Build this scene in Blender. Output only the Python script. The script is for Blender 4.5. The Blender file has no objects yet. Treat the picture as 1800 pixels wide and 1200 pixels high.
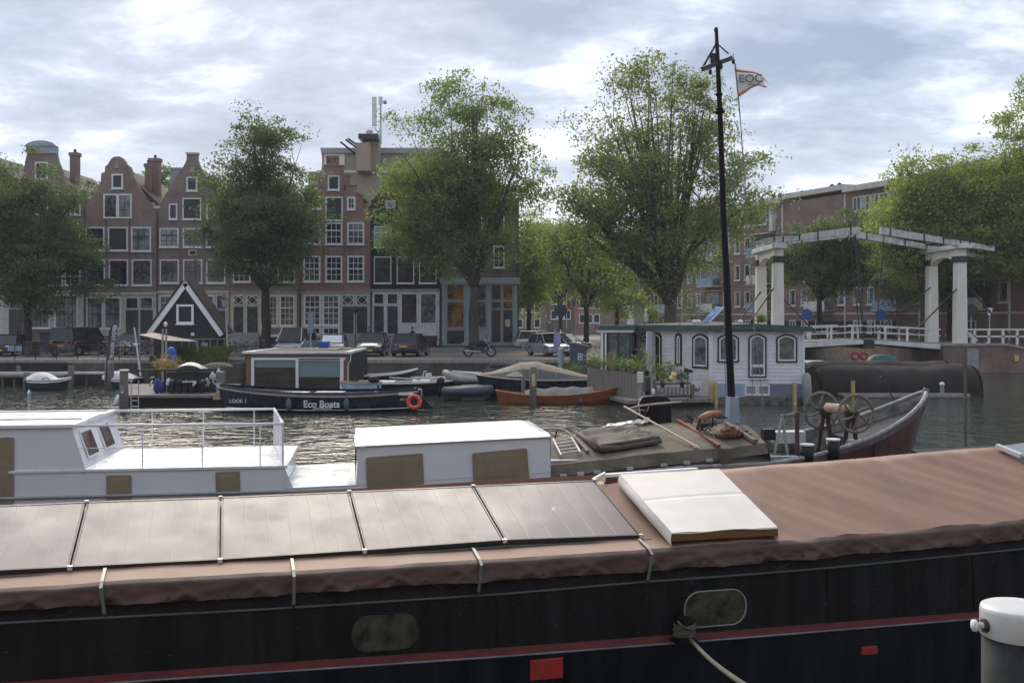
import bpy, bmesh, math, random
import numpy as np
from mathutils import Vector, Matrix
random.seed(11)
RNG = np.random.default_rng(7)
PI = math.pi
scn = bpy.context.scene
COL = scn.collection
F, HC, HOR, CX = 1800.0, 3.9, 560.0, 900.0
cam = bpy.data.objects.new('camera', bpy.data.cameras.new('camera'))
COL.objects.link(cam)
cam.data.sensor_width = 36; cam.data.lens = 36
cam.data.shift_y = -(600 - HOR) / 1800.0
cam.data.clip_start = .1; cam.data.clip_end = 3000
cam.location = (0, 0, HC); cam.rotation_euler = (math.radians(90), 0, 0)
scn.camera = cam
SUN_EL, SUN_AZ = math.radians(34), math.radians(-12)      # azimuth measured from +Y (view direction) towards +X
world = bpy.data.worlds.new('World'); scn.world = world; world.use_nodes = True
nt = world.node_tree; nt.nodes.clear()
def nn(t, typ, **kw):
    n = t.nodes.new(typ)
    for k, v in kw.items(): setattr(n, k, v)
    return n
sky = nn(nt, 'ShaderNodeTexSky', sky_type='NISHITA'); sky.sun_disc = False
sky.sun_elevation = SUN_EL; sky.sun_rotation = SUN_AZ
bg1 = nn(nt, 'ShaderNodeBackground'); bg1.inputs['Strength'].default_value = .1
nt.links.new(sky.outputs[0], bg1.inputs[0])
tc = nn(nt, 'ShaderNodeTexCoord')
sep = nn(nt, 'ShaderNodeSeparateXYZ'); nt.links.new(tc.outputs['Generated'], sep.inputs[0])
zc = nn(nt, 'ShaderNodeMath', operation='MAXIMUM'); nt.links.new(sep.outputs[2], zc.inputs[0]); zc.inputs[1].default_value = 0.0
za = nn(nt, 'ShaderNodeMath', operation='ADD'); nt.links.new(zc.outputs[0], za.inputs[0]); za.inputs[1].default_value = .30
dx = nn(nt, 'ShaderNodeMath', operation='DIVIDE'); nt.links.new(sep.outputs[0], dx.inputs[0]); nt.links.new(za.outputs[0], dx.inputs[1])
dy = nn(nt, 'ShaderNodeMath', operation='DIVIDE'); nt.links.new(sep.outputs[1], dy.inputs[0]); nt.links.new(za.outputs[0], dy.inputs[1])
cmb = nn(nt, 'ShaderNodeCombineXYZ'); nt.links.new(dx.outputs[0], cmb.inputs[0]); nt.links.new(dy.outputs[0], cmb.inputs[1])
mp = nn(nt, 'ShaderNodeMapping'); nt.links.new(cmb.outputs[0], mp.inputs[0])
mp.inputs['Location'].default_value = (4.23, 1.9, 0); mp.inputs['Rotation'].default_value = (0, 0, .18); mp.inputs['Scale'].default_value = (.8, 1.15, 1)
n1 = nn(nt, 'ShaderNodeTexNoise'); n1.inputs['Scale'].default_value = 2.5; n1.inputs['Detail'].default_value = 9; n1.inputs['Roughness'].default_value = .60; n1.inputs['Distortion'].default_value = .15
nt.links.new(mp.outputs[0], n1.inputs['Vector'])
n2 = nn(nt, 'ShaderNodeTexNoise'); n2.inputs['Scale'].default_value = .9; n2.inputs['Detail'].default_value = 3
nt.links.new(mp.outputs[0], n2.inputs['Vector'])
mx = nn(nt, 'ShaderNodeMath', operation='MULTIPLY_ADD'); nt.links.new(n2.outputs[0], mx.inputs[0]); mx.inputs[1].default_value = .25
nt.links.new(n1.outputs[0], mx.inputs[2])
rp = nn(nt, 'ShaderNodeValToRGB'); nt.links.new(mx.outputs[0], rp.inputs[0])
cr = rp.color_ramp; cr.elements[0].position = .53; cr.elements[0].color = (.22, .255, .335, 1)
cr.elements[1].position = .83; cr.elements[1].color = (.95, .945, .93, 1)
e = cr.elements.new(.64); e.color = (.345, .385, .475, 1)
e = cr.elements.new(.715); e.color = (.55, .59, .665, 1)
# brightening of the overcast towards the horizon (all round)
hz = nn(nt, 'ShaderNodeMapRange'); nt.links.new(zc.outputs[0], hz.inputs[0]); hz.inputs[1].default_value = 0; hz.inputs[2].default_value = .2; hz.inputs[3].default_value = .35; hz.inputs[4].default_value = 0
mh = nn(nt, 'ShaderNodeMix', data_type='RGBA'); nt.links.new(hz.outputs[0], mh.inputs[0]); nt.links.new(rp.outputs[0], mh.inputs[6]); mh.inputs[7].default_value = (.77, .80, .86, 1)
bg2 = nn(nt, 'ShaderNodeBackground'); nt.links.new(mh.outputs[2], bg2.inputs[0]); bg2.inputs[1].default_value = .75
ms = nn(nt, 'ShaderNodeMixShader'); ms.inputs[0].default_value = .93
nt.links.new(bg1.outputs[0], ms.inputs[1]); nt.links.new(bg2.outputs[0], ms.inputs[2])
wo = nn(nt, 'ShaderNodeOutputWorld'); nt.links.new(ms.outputs[0], wo.inputs[0])
sl = bpy.data.lights.new('sun', 'SUN'); sl.energy = 1.5; sl.angle = math.radians(38); sl.color = (1, .90, .76)
so = bpy.data.objects.new('sun', sl); COL.objects.link(so)
sdir = Vector((math.sin(SUN_AZ) * math.cos(SUN_EL), math.cos(SUN_AZ) * math.cos(SUN_EL), math.sin(SUN_EL)))
so.rotation_euler = (-sdir).to_track_quat('-Z', 'Y').to_euler(); so.location = sdir * 200
scn.view_settings.view_transform = 'Standard'; scn.view_settings.look = 'None'
scn.view_settings.exposure = 1.22; scn.view_settings.gamma = 1
scn.render.engine = 'CYCLES'
scn.cycles.max_bounces = 6; scn.cycles.transparent_max_bounces = 8
scn.cycles.use_denoising = True
def P(px, py, D): return Vector(((px - CX) * D / F, D, HC - (py - HOR) * D / F))
def X(px, D): return (px - CX) * D / F
def Z(py, D): return HC - (py - HOR) * D / F
def Dz(py, z): return (HC - z) * F / (py - HOR)          # distance of a point of height z seen at row py
ORG = {}
def root_of(o):
    while o.parent: o = o.parent
    return o
class MB:
    def __init__(s): s.v = []; s.f = []; s.m = []; s.cur = 0
    def add(s, vs, fs):
        n = len(s.v); s.v += [tuple(v) for v in vs]
        s.f += [tuple(i + n for i in f) for f in fs]; s.m += [s.cur] * len(fs); return s
    def box(s, x0, x1, y0, y1, z0, z1):
        if x0 > x1: x0, x1 = x1, x0
        if y0 > y1: y0, y1 = y1, y0
        if z0 > z1: z0, z1 = z1, z0
        return s.add([(x0,y0,z0),(x1,y0,z0),(x1,y1,z0),(x0,y1,z0),(x0,y0,z1),(x1,y0,z1),(x1,y1,z1),(x0,y1,z1)],
                     [(0,3,2,1),(4,5,6,7),(0,1,5,4),(1,2,6,5),(2,3,7,6),(3,0,4,7)])
    def hexa(s, b, t):   # bottom 4, top 4 (ccw from above)
        return s.add(list(b) + list(t), [(0,3,2,1),(4,5,6,7),(0,1,5,4),(1,2,6,5),(2,3,7,6),(3,0,4,7)])
    def xz(s, pts, y0, y1):   # polygon in xz, ccw seen from -y
        n = len(pts)
        return s.add([(x, y0, z) for x, z in pts] + [(x, y1, z) for x, z in pts],
                     [tuple(range(n)), tuple(range(2*n-1, n-1, -1))] + [(i, i+n, (i+1) % n + n, (i+1) % n) for i in range(n)])
    def xy(s, pts, z0, z1):
        n = len(pts)
        return s.add([(x, y, z0) for x, y in pts] + [(x, y, z1) for x, y in pts],
                     [tuple(range(n-1, -1, -1)), tuple(range(n, 2*n))] + [(i, (i+1) % n, (i+1) % n + n, i+n) for i in range(n)])
    def tube(s, pts, r, n=6, caps=True):
        pts = [Vector(p) for p in pts]; m = len(pts)
        rs = r if isinstance(r, (list, tuple)) else [r] * m
        vs = []; up = None
        for i, p in enumerate(pts):
            d = (pts[min(i+1, m-1)] - pts[max(i-1, 0)])
            if d.length < 1e-9: d = Vector((0, 0, 1))
            d.normalize()
            if up is None: up = Vector((0, 0, 1)) if abs(d.z) < .9 else Vector((1, 0, 0))
            a = d.cross(up)
            if a.length < 1e-6: a = d.orthogonal()
            a.normalize(); b = a.cross(d).normalized(); up = b
            for k in range(n):
                t = 2*PI*k/n; vs.append(p + (a*math.cos(t) + b*math.sin(t)) * rs[i])
        fs = [(i*n+k, i*n+(k+1) % n, (i+1)*n+(k+1) % n, (i+1)*n+k) for i in range(m-1) for k in range(n)]
        if caps: fs += [tuple(range(n-1, -1, -1)), tuple(range((m-1)*n, m*n))]
        return s.add(vs, fs)
    def beam(s, p, q, w, h, up=(0,0,1)):
        p = Vector(p); q = Vector(q); d = (q-p).normalized(); up = Vector(up)
        if abs(d.dot(up)) > .98: up = Vector((0, 1, 0))
        a = d.cross(up).normalized() * w/2; b = a.cross(d).normalized() * h/2
        return s.hexa([p-a-b, p+a-b, q+a-b, q-a-b], [p-a+b, p+a+b, q+a+b, q-a+b])
    def lathe(s, prof, c=(0,0,0), n=16, ax='z'):
        vs = []
        for r, z in prof:
            for k in range(n):
                t = 2*PI*k/n; q = (r*math.cos(t), r*math.sin(t), z)
                if ax == 'y': q = (q[0], q[2], q[1])
                if ax == 'x': q = (q[2], q[0], q[1])
                vs.append((c[0]+q[0], c[1]+q[1], c[2]+q[2]))
        m = len(prof)
        fs = [(i*n+k, i*n+(k+1) % n, (i+1)*n+(k+1) % n, (i+1)*n+k) for i in range(m-1) for k in range(n)]
        fs += [tuple(range(n-1, -1, -1)), tuple(range((m-1)*n, m*n))]
        return s.add(vs, fs)
    def cyl(s, c, r, h, n=12, ax='z'): return s.lathe([(r, 0), (r, h)], c, n, ax)
    def grid(s, fn, nu, nv):
        vs = [fn(i/nu, j/nv) for j in range(nv+1) for i in range(nu+1)]
        return s.add(vs, [(j*(nu+1)+i, j*(nu+1)+i+1, (j+1)*(nu+1)+i+1, (j+1)*(nu+1)+i) for j in range(nv) for i in range(nu)])
    def ball(s, c, r, sx=1, sy=1, sz=1, n=10, m=7):
        vs = [(c[0], c[1], c[2]-r*sz)]; 
        for i in range(1, m):
            a = -PI/2 + PI*i/m
            for k in range(n):
                t = 2*PI*k/n; vs.append((c[0]+r*sx*math.cos(a)*math.cos(t), c[1]+r*sy*math.cos(a)*math.sin(t), c[2]+r*sz*math.sin(a)))
        vs.append((c[0], c[1], c[2]+r*sz)); L = len(vs)-1
        fs = [(0, 1+(k+1) % n, 1+k) for k in range(n)] + [(L, L-n+k, L-n+(k+1) % n) for k in range(n)]
        fs += [(1+i*n+k, 1+i*n+(k+1) % n, 1+(i+1)*n+(k+1) % n, 1+(i+1)*n+k) for i in range(m-2) for k in range(n)]
        return s.add(vs, fs)
    def torus(s, c, R, r, ax='y', n=24, m=8, squash=1):
        def fn(u, v):
            a = 2*PI*u; b = 2*PI*v; q = ((R+r*math.cos(b))*math.cos(a), r*squash*math.sin(b), (R+r*math.cos(b))*math.sin(a))
            if ax == 'z': q = (q[0], q[2], q[1])
            if ax == 'x': q = (q[1], q[0], q[2])
            return (c[0]+q[0], c[1]+q[1], c[2]+q[2])
        return s.grid(fn, n, m)
    def xform(s, M):
        s.v = [tuple(M @ Vector(v)) for v in s.v]; return s
    def mesh(s, name, mats, smooth=False, off=(0,0,0)):
        me = bpy.data.meshes.new(name)
        o = off
        me.from_pydata([(v[0]-o[0], v[1]-o[1], v[2]-o[2]) for v in s.v], [], s.f)
        for m in (mats if isinstance(mats, (list, tuple)) else [mats]): me.materials.append(m)
        if isinstance(mats, (list, tuple)) and len(mats) > 1: me.polygons.foreach_set('material_index', s.m)
        if smooth: me.polygons.foreach_set('use_smooth', [True]*len(me.polygons))
        me.update(); return me
    def build(s, name, mats, parent=None, smooth=False, bevel=0, label=None, kind=None, loc=None, solid=0, seg=2):
        off = (0,0,0)
        if parent is not None: off = ORG.get(root_of(parent).name, (0,0,0))
        elif loc is not None: off = loc
        o = bpy.data.objects.new(name, s.mesh(name, mats, smooth, off)); COL.objects.link(o)
        if parent is not None: o.parent = parent
        else:
            if loc is not None: o.location = loc
            ORG[o.name] = tuple(off)
        if solid:
            q = o.modifiers.new('solid', 'SOLIDIFY'); q.thickness = solid; q.offset = 0
        if bevel:
            q = o.modifiers.new('bevel', 'BEVEL'); q.width = bevel; q.segments = seg; q.limit_method = 'ANGLE'
        if label: o['label'] = label
        if kind: o['kind'] = kind
        return o
def tag(o, label=None, cat=None, group=None, kind=None):
    if label: o['label'] = label
    if cat: o['category'] = cat
    if group: o['group'] = group
    if kind: o['kind'] = kind
    return o
def thing(name, label, cat, loc=(0,0,0), rz=0, group=None):
    """Empty at the base. Parts built under it take WORLD coordinates unless rz or a later move is used (then: local ones)."""
    o = bpy.data.objects.new(name, None); COL.objects.link(o); o.empty_display_size = .2
    o.location = loc; o.rotation_euler = (0, 0, rz)
    ORG[o.name] = tuple(loc) if not rz else (0, 0, 0)
    return tag(o, label, cat, group)
def local(name, label, cat, loc=(0,0,0), rz=0, group=None):
    o = thing(name, label, cat, loc, rz, group); ORG[o.name] = (0,0,0); return o
def dup(o, loc=None, rz=None, label=None, group=None, scale=None, parent=None):
    c = o.copy(); COL.objects.link(c)
    if parent is not None: c.parent = parent
    else:
        if loc is not None: c.location = loc
        if rz is not None: c.rotation_euler = (0, 0, rz)
        if scale is not None: c.scale = scale if hasattr(scale, '__len__') else (scale,)*3
        if label: c['label'] = label
        if group: c['group'] = group
        ORG[c.name] = ORG.get(o.name, (0,0,0))
    for ch in list(o.children): dup(ch, parent=c)
    return c
def inst(proto_mesh, name, parent, loc, rot=(0,0,0), scale=(1,1,1)):
    o = bpy.data.objects.new(name, proto_mesh); COL.objects.link(o); o.parent = parent
    off = ORG.get(root_of(parent).name, (0,0,0))
    o.location = (loc[0]-off[0], loc[1]-off[1], loc[2]-off[2]); o.rotation_euler = rot; o.scale = scale
    return o
def interp(x, xs, ys): return float(np.interp(x, xs, ys))
MATS = {}
def mat(name, col, rough=.6, metal=0, var=.18, scale=2.0, bump=0, bscale=30, col2=None, spec=None, stretch=(1,1,1), coat=0, fine=.5, edge=(.35,.65), bdist=.02):
    if name in MATS: return MATS[name]
    m = bpy.data.materials.new(name); m.use_nodes = True; t = m.node_tree; b = t.nodes['Principled BSDF']
    b.inputs['Roughness'].default_value = rough; b.inputs['Metallic'].default_value = metal
    if spec is not None: b.inputs['Specular IOR Level'].default_value = spec
    if coat: b.inputs['Coat Weight'].default_value = coat; b.inputs['Coat Roughness'].default_value = .08
    tcn = nn(t, 'ShaderNodeTexCoord'); mpn = nn(t, 'ShaderNodeMapping'); t.links.new(tcn.outputs['Object'], mpn.inputs[0])
    mpn.inputs['Scale'].default_value = stretch
    nz = nn(t, 'ShaderNodeTexNoise'); nz.inputs['Scale'].default_value = scale; nz.inputs['Detail'].default_value = 8; nz.inputs['Roughness'].default_value = .5 + fine*.3
    t.links.new(mpn.outputs[0], nz.inputs['Vector'])
    r = nn(t, 'ShaderNodeMapRange'); r.inputs[1].default_value = edge[0]; r.inputs[2].default_value = edge[1]
    t.links.new(nz.outputs[0], r.inputs[0])
    mxn = nn(t, 'ShaderNodeMix', data_type='RGBA'); t.links.new(r.outputs[0], mxn.inputs[0])
    c1 = tuple(c*(1-var) for c in col); c2 = col2 if col2 else tuple(min(1, c*(1+var)) for c in col)
    mxn.inputs[6].default_value = (*c1, 1); mxn.inputs[7].default_value = (*c2, 1)
    t.links.new(mxn.outputs[2], b.inputs['Base Color'])
    r2 = nn(t, 'ShaderNodeMapRange'); t.links.new(nz.outputs[0], r2.inputs[0]); r2.inputs[1].default_value = .3; r2.inputs[2].default_value = .7
    r2.inputs[3].default_value = max(.02, rough-.08); r2.inputs[4].default_value = min(1, rough+.08); t.links.new(r2.outputs[0], b.inputs['Roughness'])
    if bump:
        nb = nn(t, 'ShaderNodeTexNoise'); nb.inputs['Scale'].default_value = bscale; nb.inputs['Detail'].default_value = 5
        t.links.new(mpn.outputs[0], nb.inputs['Vector'])
        bp = nn(t, 'ShaderNodeBump'); bp.inputs['Strength'].default_value = bump; bp.inputs['Distance'].default_value = bdist
        t.links.new(nb.outputs[0], bp.inputs['Height']); t.links.new(bp.outputs[0], b.inputs['Normal'])
    MATS[name] = m; return m
def brick(name, c1, c2, mortar, bw=.22, bh=.065, ms=.008, stain=.35, rough=.85, horiz=False):
    m = bpy.data.materials.new(name); m.use_nodes = True; t = m.node_tree; b = t.nodes['Principled BSDF']; b.inputs['Roughness'].default_value = rough
    tcn = nn(t, 'ShaderNodeTexCoord'); sp = nn(t, 'ShaderNodeSeparateXYZ'); t.links.new(tcn.outputs['Object'], sp.inputs[0])
    cb = nn(t, 'ShaderNodeCombineXYZ')
    if horiz: t.links.new(sp.outputs[0], cb.inputs[0]); t.links.new(sp.outputs[1], cb.inputs[1])
    else:
        ad = nn(t, 'ShaderNodeMath', operation='ADD'); t.links.new(sp.outputs[0], ad.inputs[0]); t.links.new(sp.outputs[1], ad.inputs[1])
        t.links.new(ad.outputs[0], cb.inputs[0]); t.links.new(sp.outputs[2], cb.inputs[1])
    bt = nn(t, 'ShaderNodeTexBrick'); t.links.new(cb.outputs[0], bt.inputs['Vector'])
    bt.inputs['Color1'].default_value = (*c1, 1); bt.inputs['Color2'].default_value = (*c2, 1); bt.inputs['Mortar'].default_value = (*mortar, 1)
    bt.inputs['Scale'].default_value = 1; bt.inputs['Mortar Size'].default_value = ms; bt.inputs['Brick Width'].default_value = bw; bt.inputs['Row Height'].default_value = bh
    nz = nn(t, 'ShaderNodeTexNoise'); nz.inputs['Scale'].default_value = .55; nz.inputs['Detail'].default_value = 9; nz.inputs['Roughness'].default_value = .68
    t.links.new(tcn.outputs['Object'], nz.inputs['Vector'])
    r = nn(t, 'ShaderNodeMapRange'); r.inputs[1].default_value = .3; r.inputs[2].default_value = .7; r.inputs[3].default_value = 1-stain; r.inputs[4].default_value = 1+stain*.6
    t.links.new(nz.outputs[0], r.inputs[0])
    mm = nn(t, 'ShaderNodeVectorMath', operation='SCALE'); t.links.new(bt.outputs[0], mm.inputs[0]); t.links.new(r.outputs[0], mm.inputs['Scale'])
    t.links.new(mm.outputs[0], b.inputs['Base Color'])
    bp = nn(t, 'ShaderNodeBump'); bp.inputs['Strength'].default_value = .5; bp.inputs['Distance'].default_value = .01; bp.invert = True
    t.links.new(bt.outputs[1], bp.inputs['Height']); t.links.new(bp.outputs[0], b.inputs['Normal'])
    MATS[name] = m; return m
def leafmat(name, c1, c2, tr=.35, rough=.5):
    m = bpy.data.materials.new(name); m.use_nodes = True; t = m.node_tree; t.nodes.remove(t.nodes['Principled BSDF'])
    g = nn(t, 'ShaderNodeNewGeometry'); rp = nn(t, 'ShaderNodeValToRGB'); t.links.new(g.outputs['Random Per Island'], rp.inputs[0])
    rp.color_ramp.elements[0].color = (*c1, 1); rp.color_ramp.elements[1].color = (*c2, 1)
    p = nn(t, 'ShaderNodeBsdfPrincipled'); p.inputs['Roughness'].default_value = rough; p.inputs['Specular IOR Level'].default_value = .35
    t.links.new(rp.outputs[0], p.inputs['Base Color'])
    tl = nn(t, 'ShaderNodeBsdfTranslucent'); vm = nn(t, 'ShaderNodeVectorMath', operation='MULTIPLY'); t.links.new(rp.outputs[0], vm.inputs[0]); vm.inputs[1].default_value = (1.7, 1.8, .7)
    t.links.new(vm.outputs[0], tl.inputs[0])
    mxs = nn(t, 'ShaderNodeMixShader'); mxs.inputs[0].default_value = tr
    t.links.new(p.outputs[0], mxs.inputs[1]); t.links.new(tl.outputs[0], mxs.inputs[2])
    t.links.new(mxs.outputs[0], t.nodes['Material Output'].inputs[0]); MATS[name] = m; return m
M = {}
M['white'] = mat('white_paint', (.80,.80,.82), .35, var=.05, scale=1.3, bump=.05, bscale=8)
M['white_old'] = mat('weathered_white_paint', (.66,.66,.63), .55, var=.16, scale=1.5, bump=.1)
M['cream'] = mat('cream_paint', (.6,.59,.53), .5, var=.14, scale=1.2)
M['cream_bridge'] = mat('cream_bridge_paint', (.78,.75,.66), .5, var=.12, scale=.9, stretch=(1,1,.3), bump=.08)
M['grey_bridge'] = mat('weathered_grey_beam_paint', (.50,.50,.49), .7, var=.3, scale=3, stretch=(1.5,1,.6), bump=.2)
M['shopgrey'] = mat('grey_green_shopfront_paint', (.30,.335,.34), .45, var=.12)
M['blackpaint'] = mat('black_painted_steel', (.010,.011,.013), .45, var=.4, scale=4, bump=.08, bscale=5, spec=.3)
M['navy'] = mat('navy_hull_paint', (.012,.018,.035), .28, var=.3, scale=2)
M['darkwood'] = mat('dark_tarred_boards', (.022,.020,.023), .7, var=.25, scale=3, stretch=(.4,1,6), bump=.2)
M['stone'] = mat('grey_stone', (.30,.29,.27), .8, var=.25, scale=3, bump=.3)
M['steel'] = mat('galvanised_steel', (.45,.46,.47), .4, metal=.7, var=.15, scale=6)
M['dark'] = mat('dark_metal', (.03,.03,.033), .45, metal=.3, var=.3, scale=6)
M['rubber'] = mat('black_rubber', (.015,.015,.016), .7, var=.2)
M['bark'] = mat('elm_bark', (.075,.066,.055), .9, var=.45, scale=7, stretch=(1,1,.25), bump=.8, bscale=18)
M['wood_pile'] = mat('weathered_pile_wood', (.17,.145,.115), .85, var=.35, scale=5, stretch=(1,1,.2), bump=.5, bscale=20)
M['plank'] = mat('silver_grey_planks', (.23,.205,.175), .8, var=.3, scale=5, stretch=(3,3,.3), bump=.4, bscale=25)
M['deckplank'] = mat('grey_jetty_planks', (.20,.18,.16), .8, var=.3, scale=4, stretch=(.5,3,1), bump=.3)
M['red'] = mat('red_marker_paint', (.40,.035,.025), .5, var=.3, scale=5)
M['orange'] = mat('orange_lifebuoy', (.75,.11,.04), .45, var=.12)
M['blue'] = mat('blue_plastic', (.02,.10,.42), .4, var=.2)
M['olive'] = mat('olive_canvas', (.29,.235,.15), .85, var=.10, scale=5, bump=.15, bscale=60)
M['rope'] = mat('old_rope', (.20,.19,.15), .9, var=.35, scale=30, bump=.6, bscale=90)
M['whiterope'] = mat('white_rope', (.65,.62,.55), .8, var=.2, scale=30)
M['rust'] = mat('rusty_iron', (.060,.035,.026), .85, var=.5, scale=9, bump=.6, bscale=40)
M['slate'] = mat('dark_slate_shutter', (.028,.034,.042), .55, var=.12, scale=1)
def glass(name, col, col2, scale=1.2, rough=.06):
    return mat(name, col, rough, var=.4, scale=scale, col2=col2, spec=.55, edge=(.42,.58))
M['glass'] = glass('dark_window_glass', (.012,.017,.020), (.035,.042,.048))
M['curtain'] = glass('window_glass_over_net_curtain', (.05,.06,.065), (.17,.19,.19), 2.2)
M['pale'] = glass('window_glass_over_white_blind', (.22,.25,.26), (.30,.33,.33), 1)
M['warm'] = glass('shop_glass_over_warm_interior', (.03,.022,.014), (.27,.12,.035), 1.0)
M['warmgrey'] = glass('window_glass_over_shelves', (.05,.055,.06), (.15,.14,.13), 3.5)
M['rosy'] = glass('window_glass_over_rose_curtains', (.12,.08,.065), (.24,.15,.11), 1.2)
M['brickA'] = brick('plum_brick', (.28,.19,.16), (.335,.23,.195), (.20,.165,.145))
M['brickB'] = brick('brown_brick', (.26,.19,.16), (.31,.225,.19), (.18,.15,.13))
M['brickC'] = brick('red_brick', (.33,.195,.152), (.385,.23,.18), (.22,.17,.14))
M['brickD'] = brick('soot_brown_brick', (.150,.118,.098), (.185,.145,.12), (.15,.13,.11))
M['brickBlack'] = brick('black_painted_brick', (.022,.023,.028), (.027,.028,.033), (.018,.018,.021))
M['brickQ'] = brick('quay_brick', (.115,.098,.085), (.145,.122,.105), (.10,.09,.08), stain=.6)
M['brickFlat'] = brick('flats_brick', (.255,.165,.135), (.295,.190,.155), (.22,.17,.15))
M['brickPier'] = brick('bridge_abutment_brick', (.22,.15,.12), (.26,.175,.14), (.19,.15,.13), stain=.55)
M['klinker'] = brick('clinker_paving', (.185,.155,.125), (.22,.185,.15), (.14,.12,.10), bw=.2, bh=.1, horiz=True, stain=.45)
M['pavement'] = brick('pavement_tiles', (.20,.19,.17), (.23,.215,.19), (.13,.125,.115), bw=.3, bh=.3, horiz=True, stain=.35)
M['tile'] = brick('red_roof_tiles', (.20,.085,.055), (.25,.11,.07), (.09,.04,.03), bw=.25, bh=.3, ms=.03, stain=.5)
M['tileDark'] = brick('dark_roof_tiles', (.06,.045,.04), (.08,.06,.05), (.03,.025,.02), bw=.25, bh=.3, ms=.03, stain=.4)
M['leafDark'] = leafmat('elm_leaf_dark', (.068,.104,.060), (.155,.200,.108), .42)
M['leafMid'] = leafmat('elm_leaf_green', (.085,.130,.056), (.225,.280,.138), .48)
M['leafPale'] = leafmat('elm_leaf_pale', (.088,.126,.060), (.265,.305,.168), .48, .4)
M['leafBright'] = leafmat('lime_leaf_yellow_green', (.125,.170,.055), (.29,.335,.13), .45)
# ================================================================== SETTING
def water_mat():
    m = bpy.data.materials.new('canal_water'); m.use_nodes = True; t = m.node_tree; b = t.nodes['Principled BSDF']
    b.inputs['Base Color'].default_value = (.036, .045, .034, 1); b.inputs['Roughness'].default_value = .07; b.inputs['IOR'].default_value = 1.33
    tcn = nn(t, 'ShaderNodeTexCoord')
    def wave(scale, sx, sy, rot, det, strength, dist, prev=None, typ='n'):
        mpn = nn(t, 'ShaderNodeMapping'); mpn.inputs['Scale'].default_value = (sx, sy, 1); mpn.inputs['Rotation'].default_value = (0, 0, rot)
        t.links.new(tcn.outputs['Object'], mpn.inputs[0])
        z = nn(t, 'ShaderNodeTexNoise'); z.inputs['Scale'].default_value = scale; z.inputs['Detail'].default_value = det; z.inputs['Distortion'].default_value = .6
        t.links.new(mpn.outputs[0], z.inputs['Vector'])
        bp = nn(t, 'ShaderNodeBump'); bp.inputs['Strength'].default_value = strength; bp.inputs['Distance'].default_value = dist
        t.links.new(z.outputs[0], bp.inputs['Height'])
        if prev: t.links.new(prev.outputs[0], bp.inputs['Normal'])
        return bp
    a = wave(.35, 1, 1, .3, 2, 1, .10)
    c = wave(1.5, 1, 1.5, -.35, 3, 1, .075, a)
    d = wave(4.5, 1, 1.3, .5, 3, 1, .018, c)
    t.links.new(d.outputs[0], b.inputs['Normal']); return m
M['water'] = water_mat()
STREET = 1.45
w = MB(); w.add([(-1500,-60,0),(1500,-60,0),(1500,2400,0),(-1500,2400,0)], [(0,1,2,3)])
tag(w.build('canal_water', M['water']), kind='structure')
# land: left bank street (quay at D=61), bridge channel x 20.5..31, right bank
QY = 61.0
g = MB()
g.xy([(-1200,QY+.35),(13.5,QY+.35),(20.5,73.6),(20.5,112),(-1200,112)], -.6, STREET)
tag(g.build('street', M['klinker']), kind='structure')
g = MB(); g.xy([(31.35,74.35),(37,74.35),(60,74.35),(1200,74.35),(1200,112),(31.35,112)], -.6, 1.55)
tag(g.build('bridge_street', M['klinker']), kind='structure')
g = MB(); g.box(-1500,1500,112.02,2400,-.6,STREET-.02)
tag(g.build('far_ground', M['pavement']), kind='structure')
g = MB(); g.box(-90, 6, 79.5, 84.02, STREET+.002, STREET+.13)
tag(g.build('pavement', M['pavement']), kind='structure')
g = MB(); g.box(-90, 6, 79.28, 79.5, STREET+.002, STREET+.145)
tag(g.build('kerb', M['stone']), kind='structure')
# quay wall with coping stones
def quay(name, x0, y0, x1, y1, ztop, m, label, n_step=1.15):
    o = thing(name, label, 'quay wall', ((x0+x1)/2, (y0+y1)/2, 0)); o['kind'] = 'structure'
    d = Vector((x1-x0, y1-y0, 0)); L = d.length; d.normalize(); nrm = Vector((d.y, -d.x, 0))
    p = Vector((x0, y0, 0)); q = Vector((x1, y1, 0))
    mb = MB(); mb.hexa([p+Vector((0,0,-.8)), q+Vector((0,0,-.8)), q-nrm*.36+Vector((0,0,-.8)), p-nrm*.36+Vector((0,0,-.8))],
                       [p+Vector((0,0,ztop-.2)), q+Vector((0,0,ztop-.2)), q-nrm*.36+Vector((0,0,ztop-.2)), p-nrm*.36+Vector((0,0,ztop-.2))])
    mb.build('brick_face', m, o)
    st = MB(); st.box(0, n_step-.03, -.06, .45, -.2, .02); me = st.mesh('coping_stone', M['stone'])
    k = int(L/n_step); ang = math.atan2(d.y, d.x)
    for i in range(k):
        c = p + d*(i*n_step)
        c2 = inst(me, 'coping_stone', o, (c.x, c.y, ztop+random.uniform(-.012,.012)), (0,0,ang))
    return o
quay('quay_wall', -36.5, QY, 13.5, QY, STREET+.01, M['brickQ'], 'long brick quay wall below the parked cars')
quay('quay_wall', 13.5, QY, 20.5, 73.6, STREET+.01, M['brickQ'], 'slanting brick quay wall behind the white houseboat', 1.3)
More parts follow.
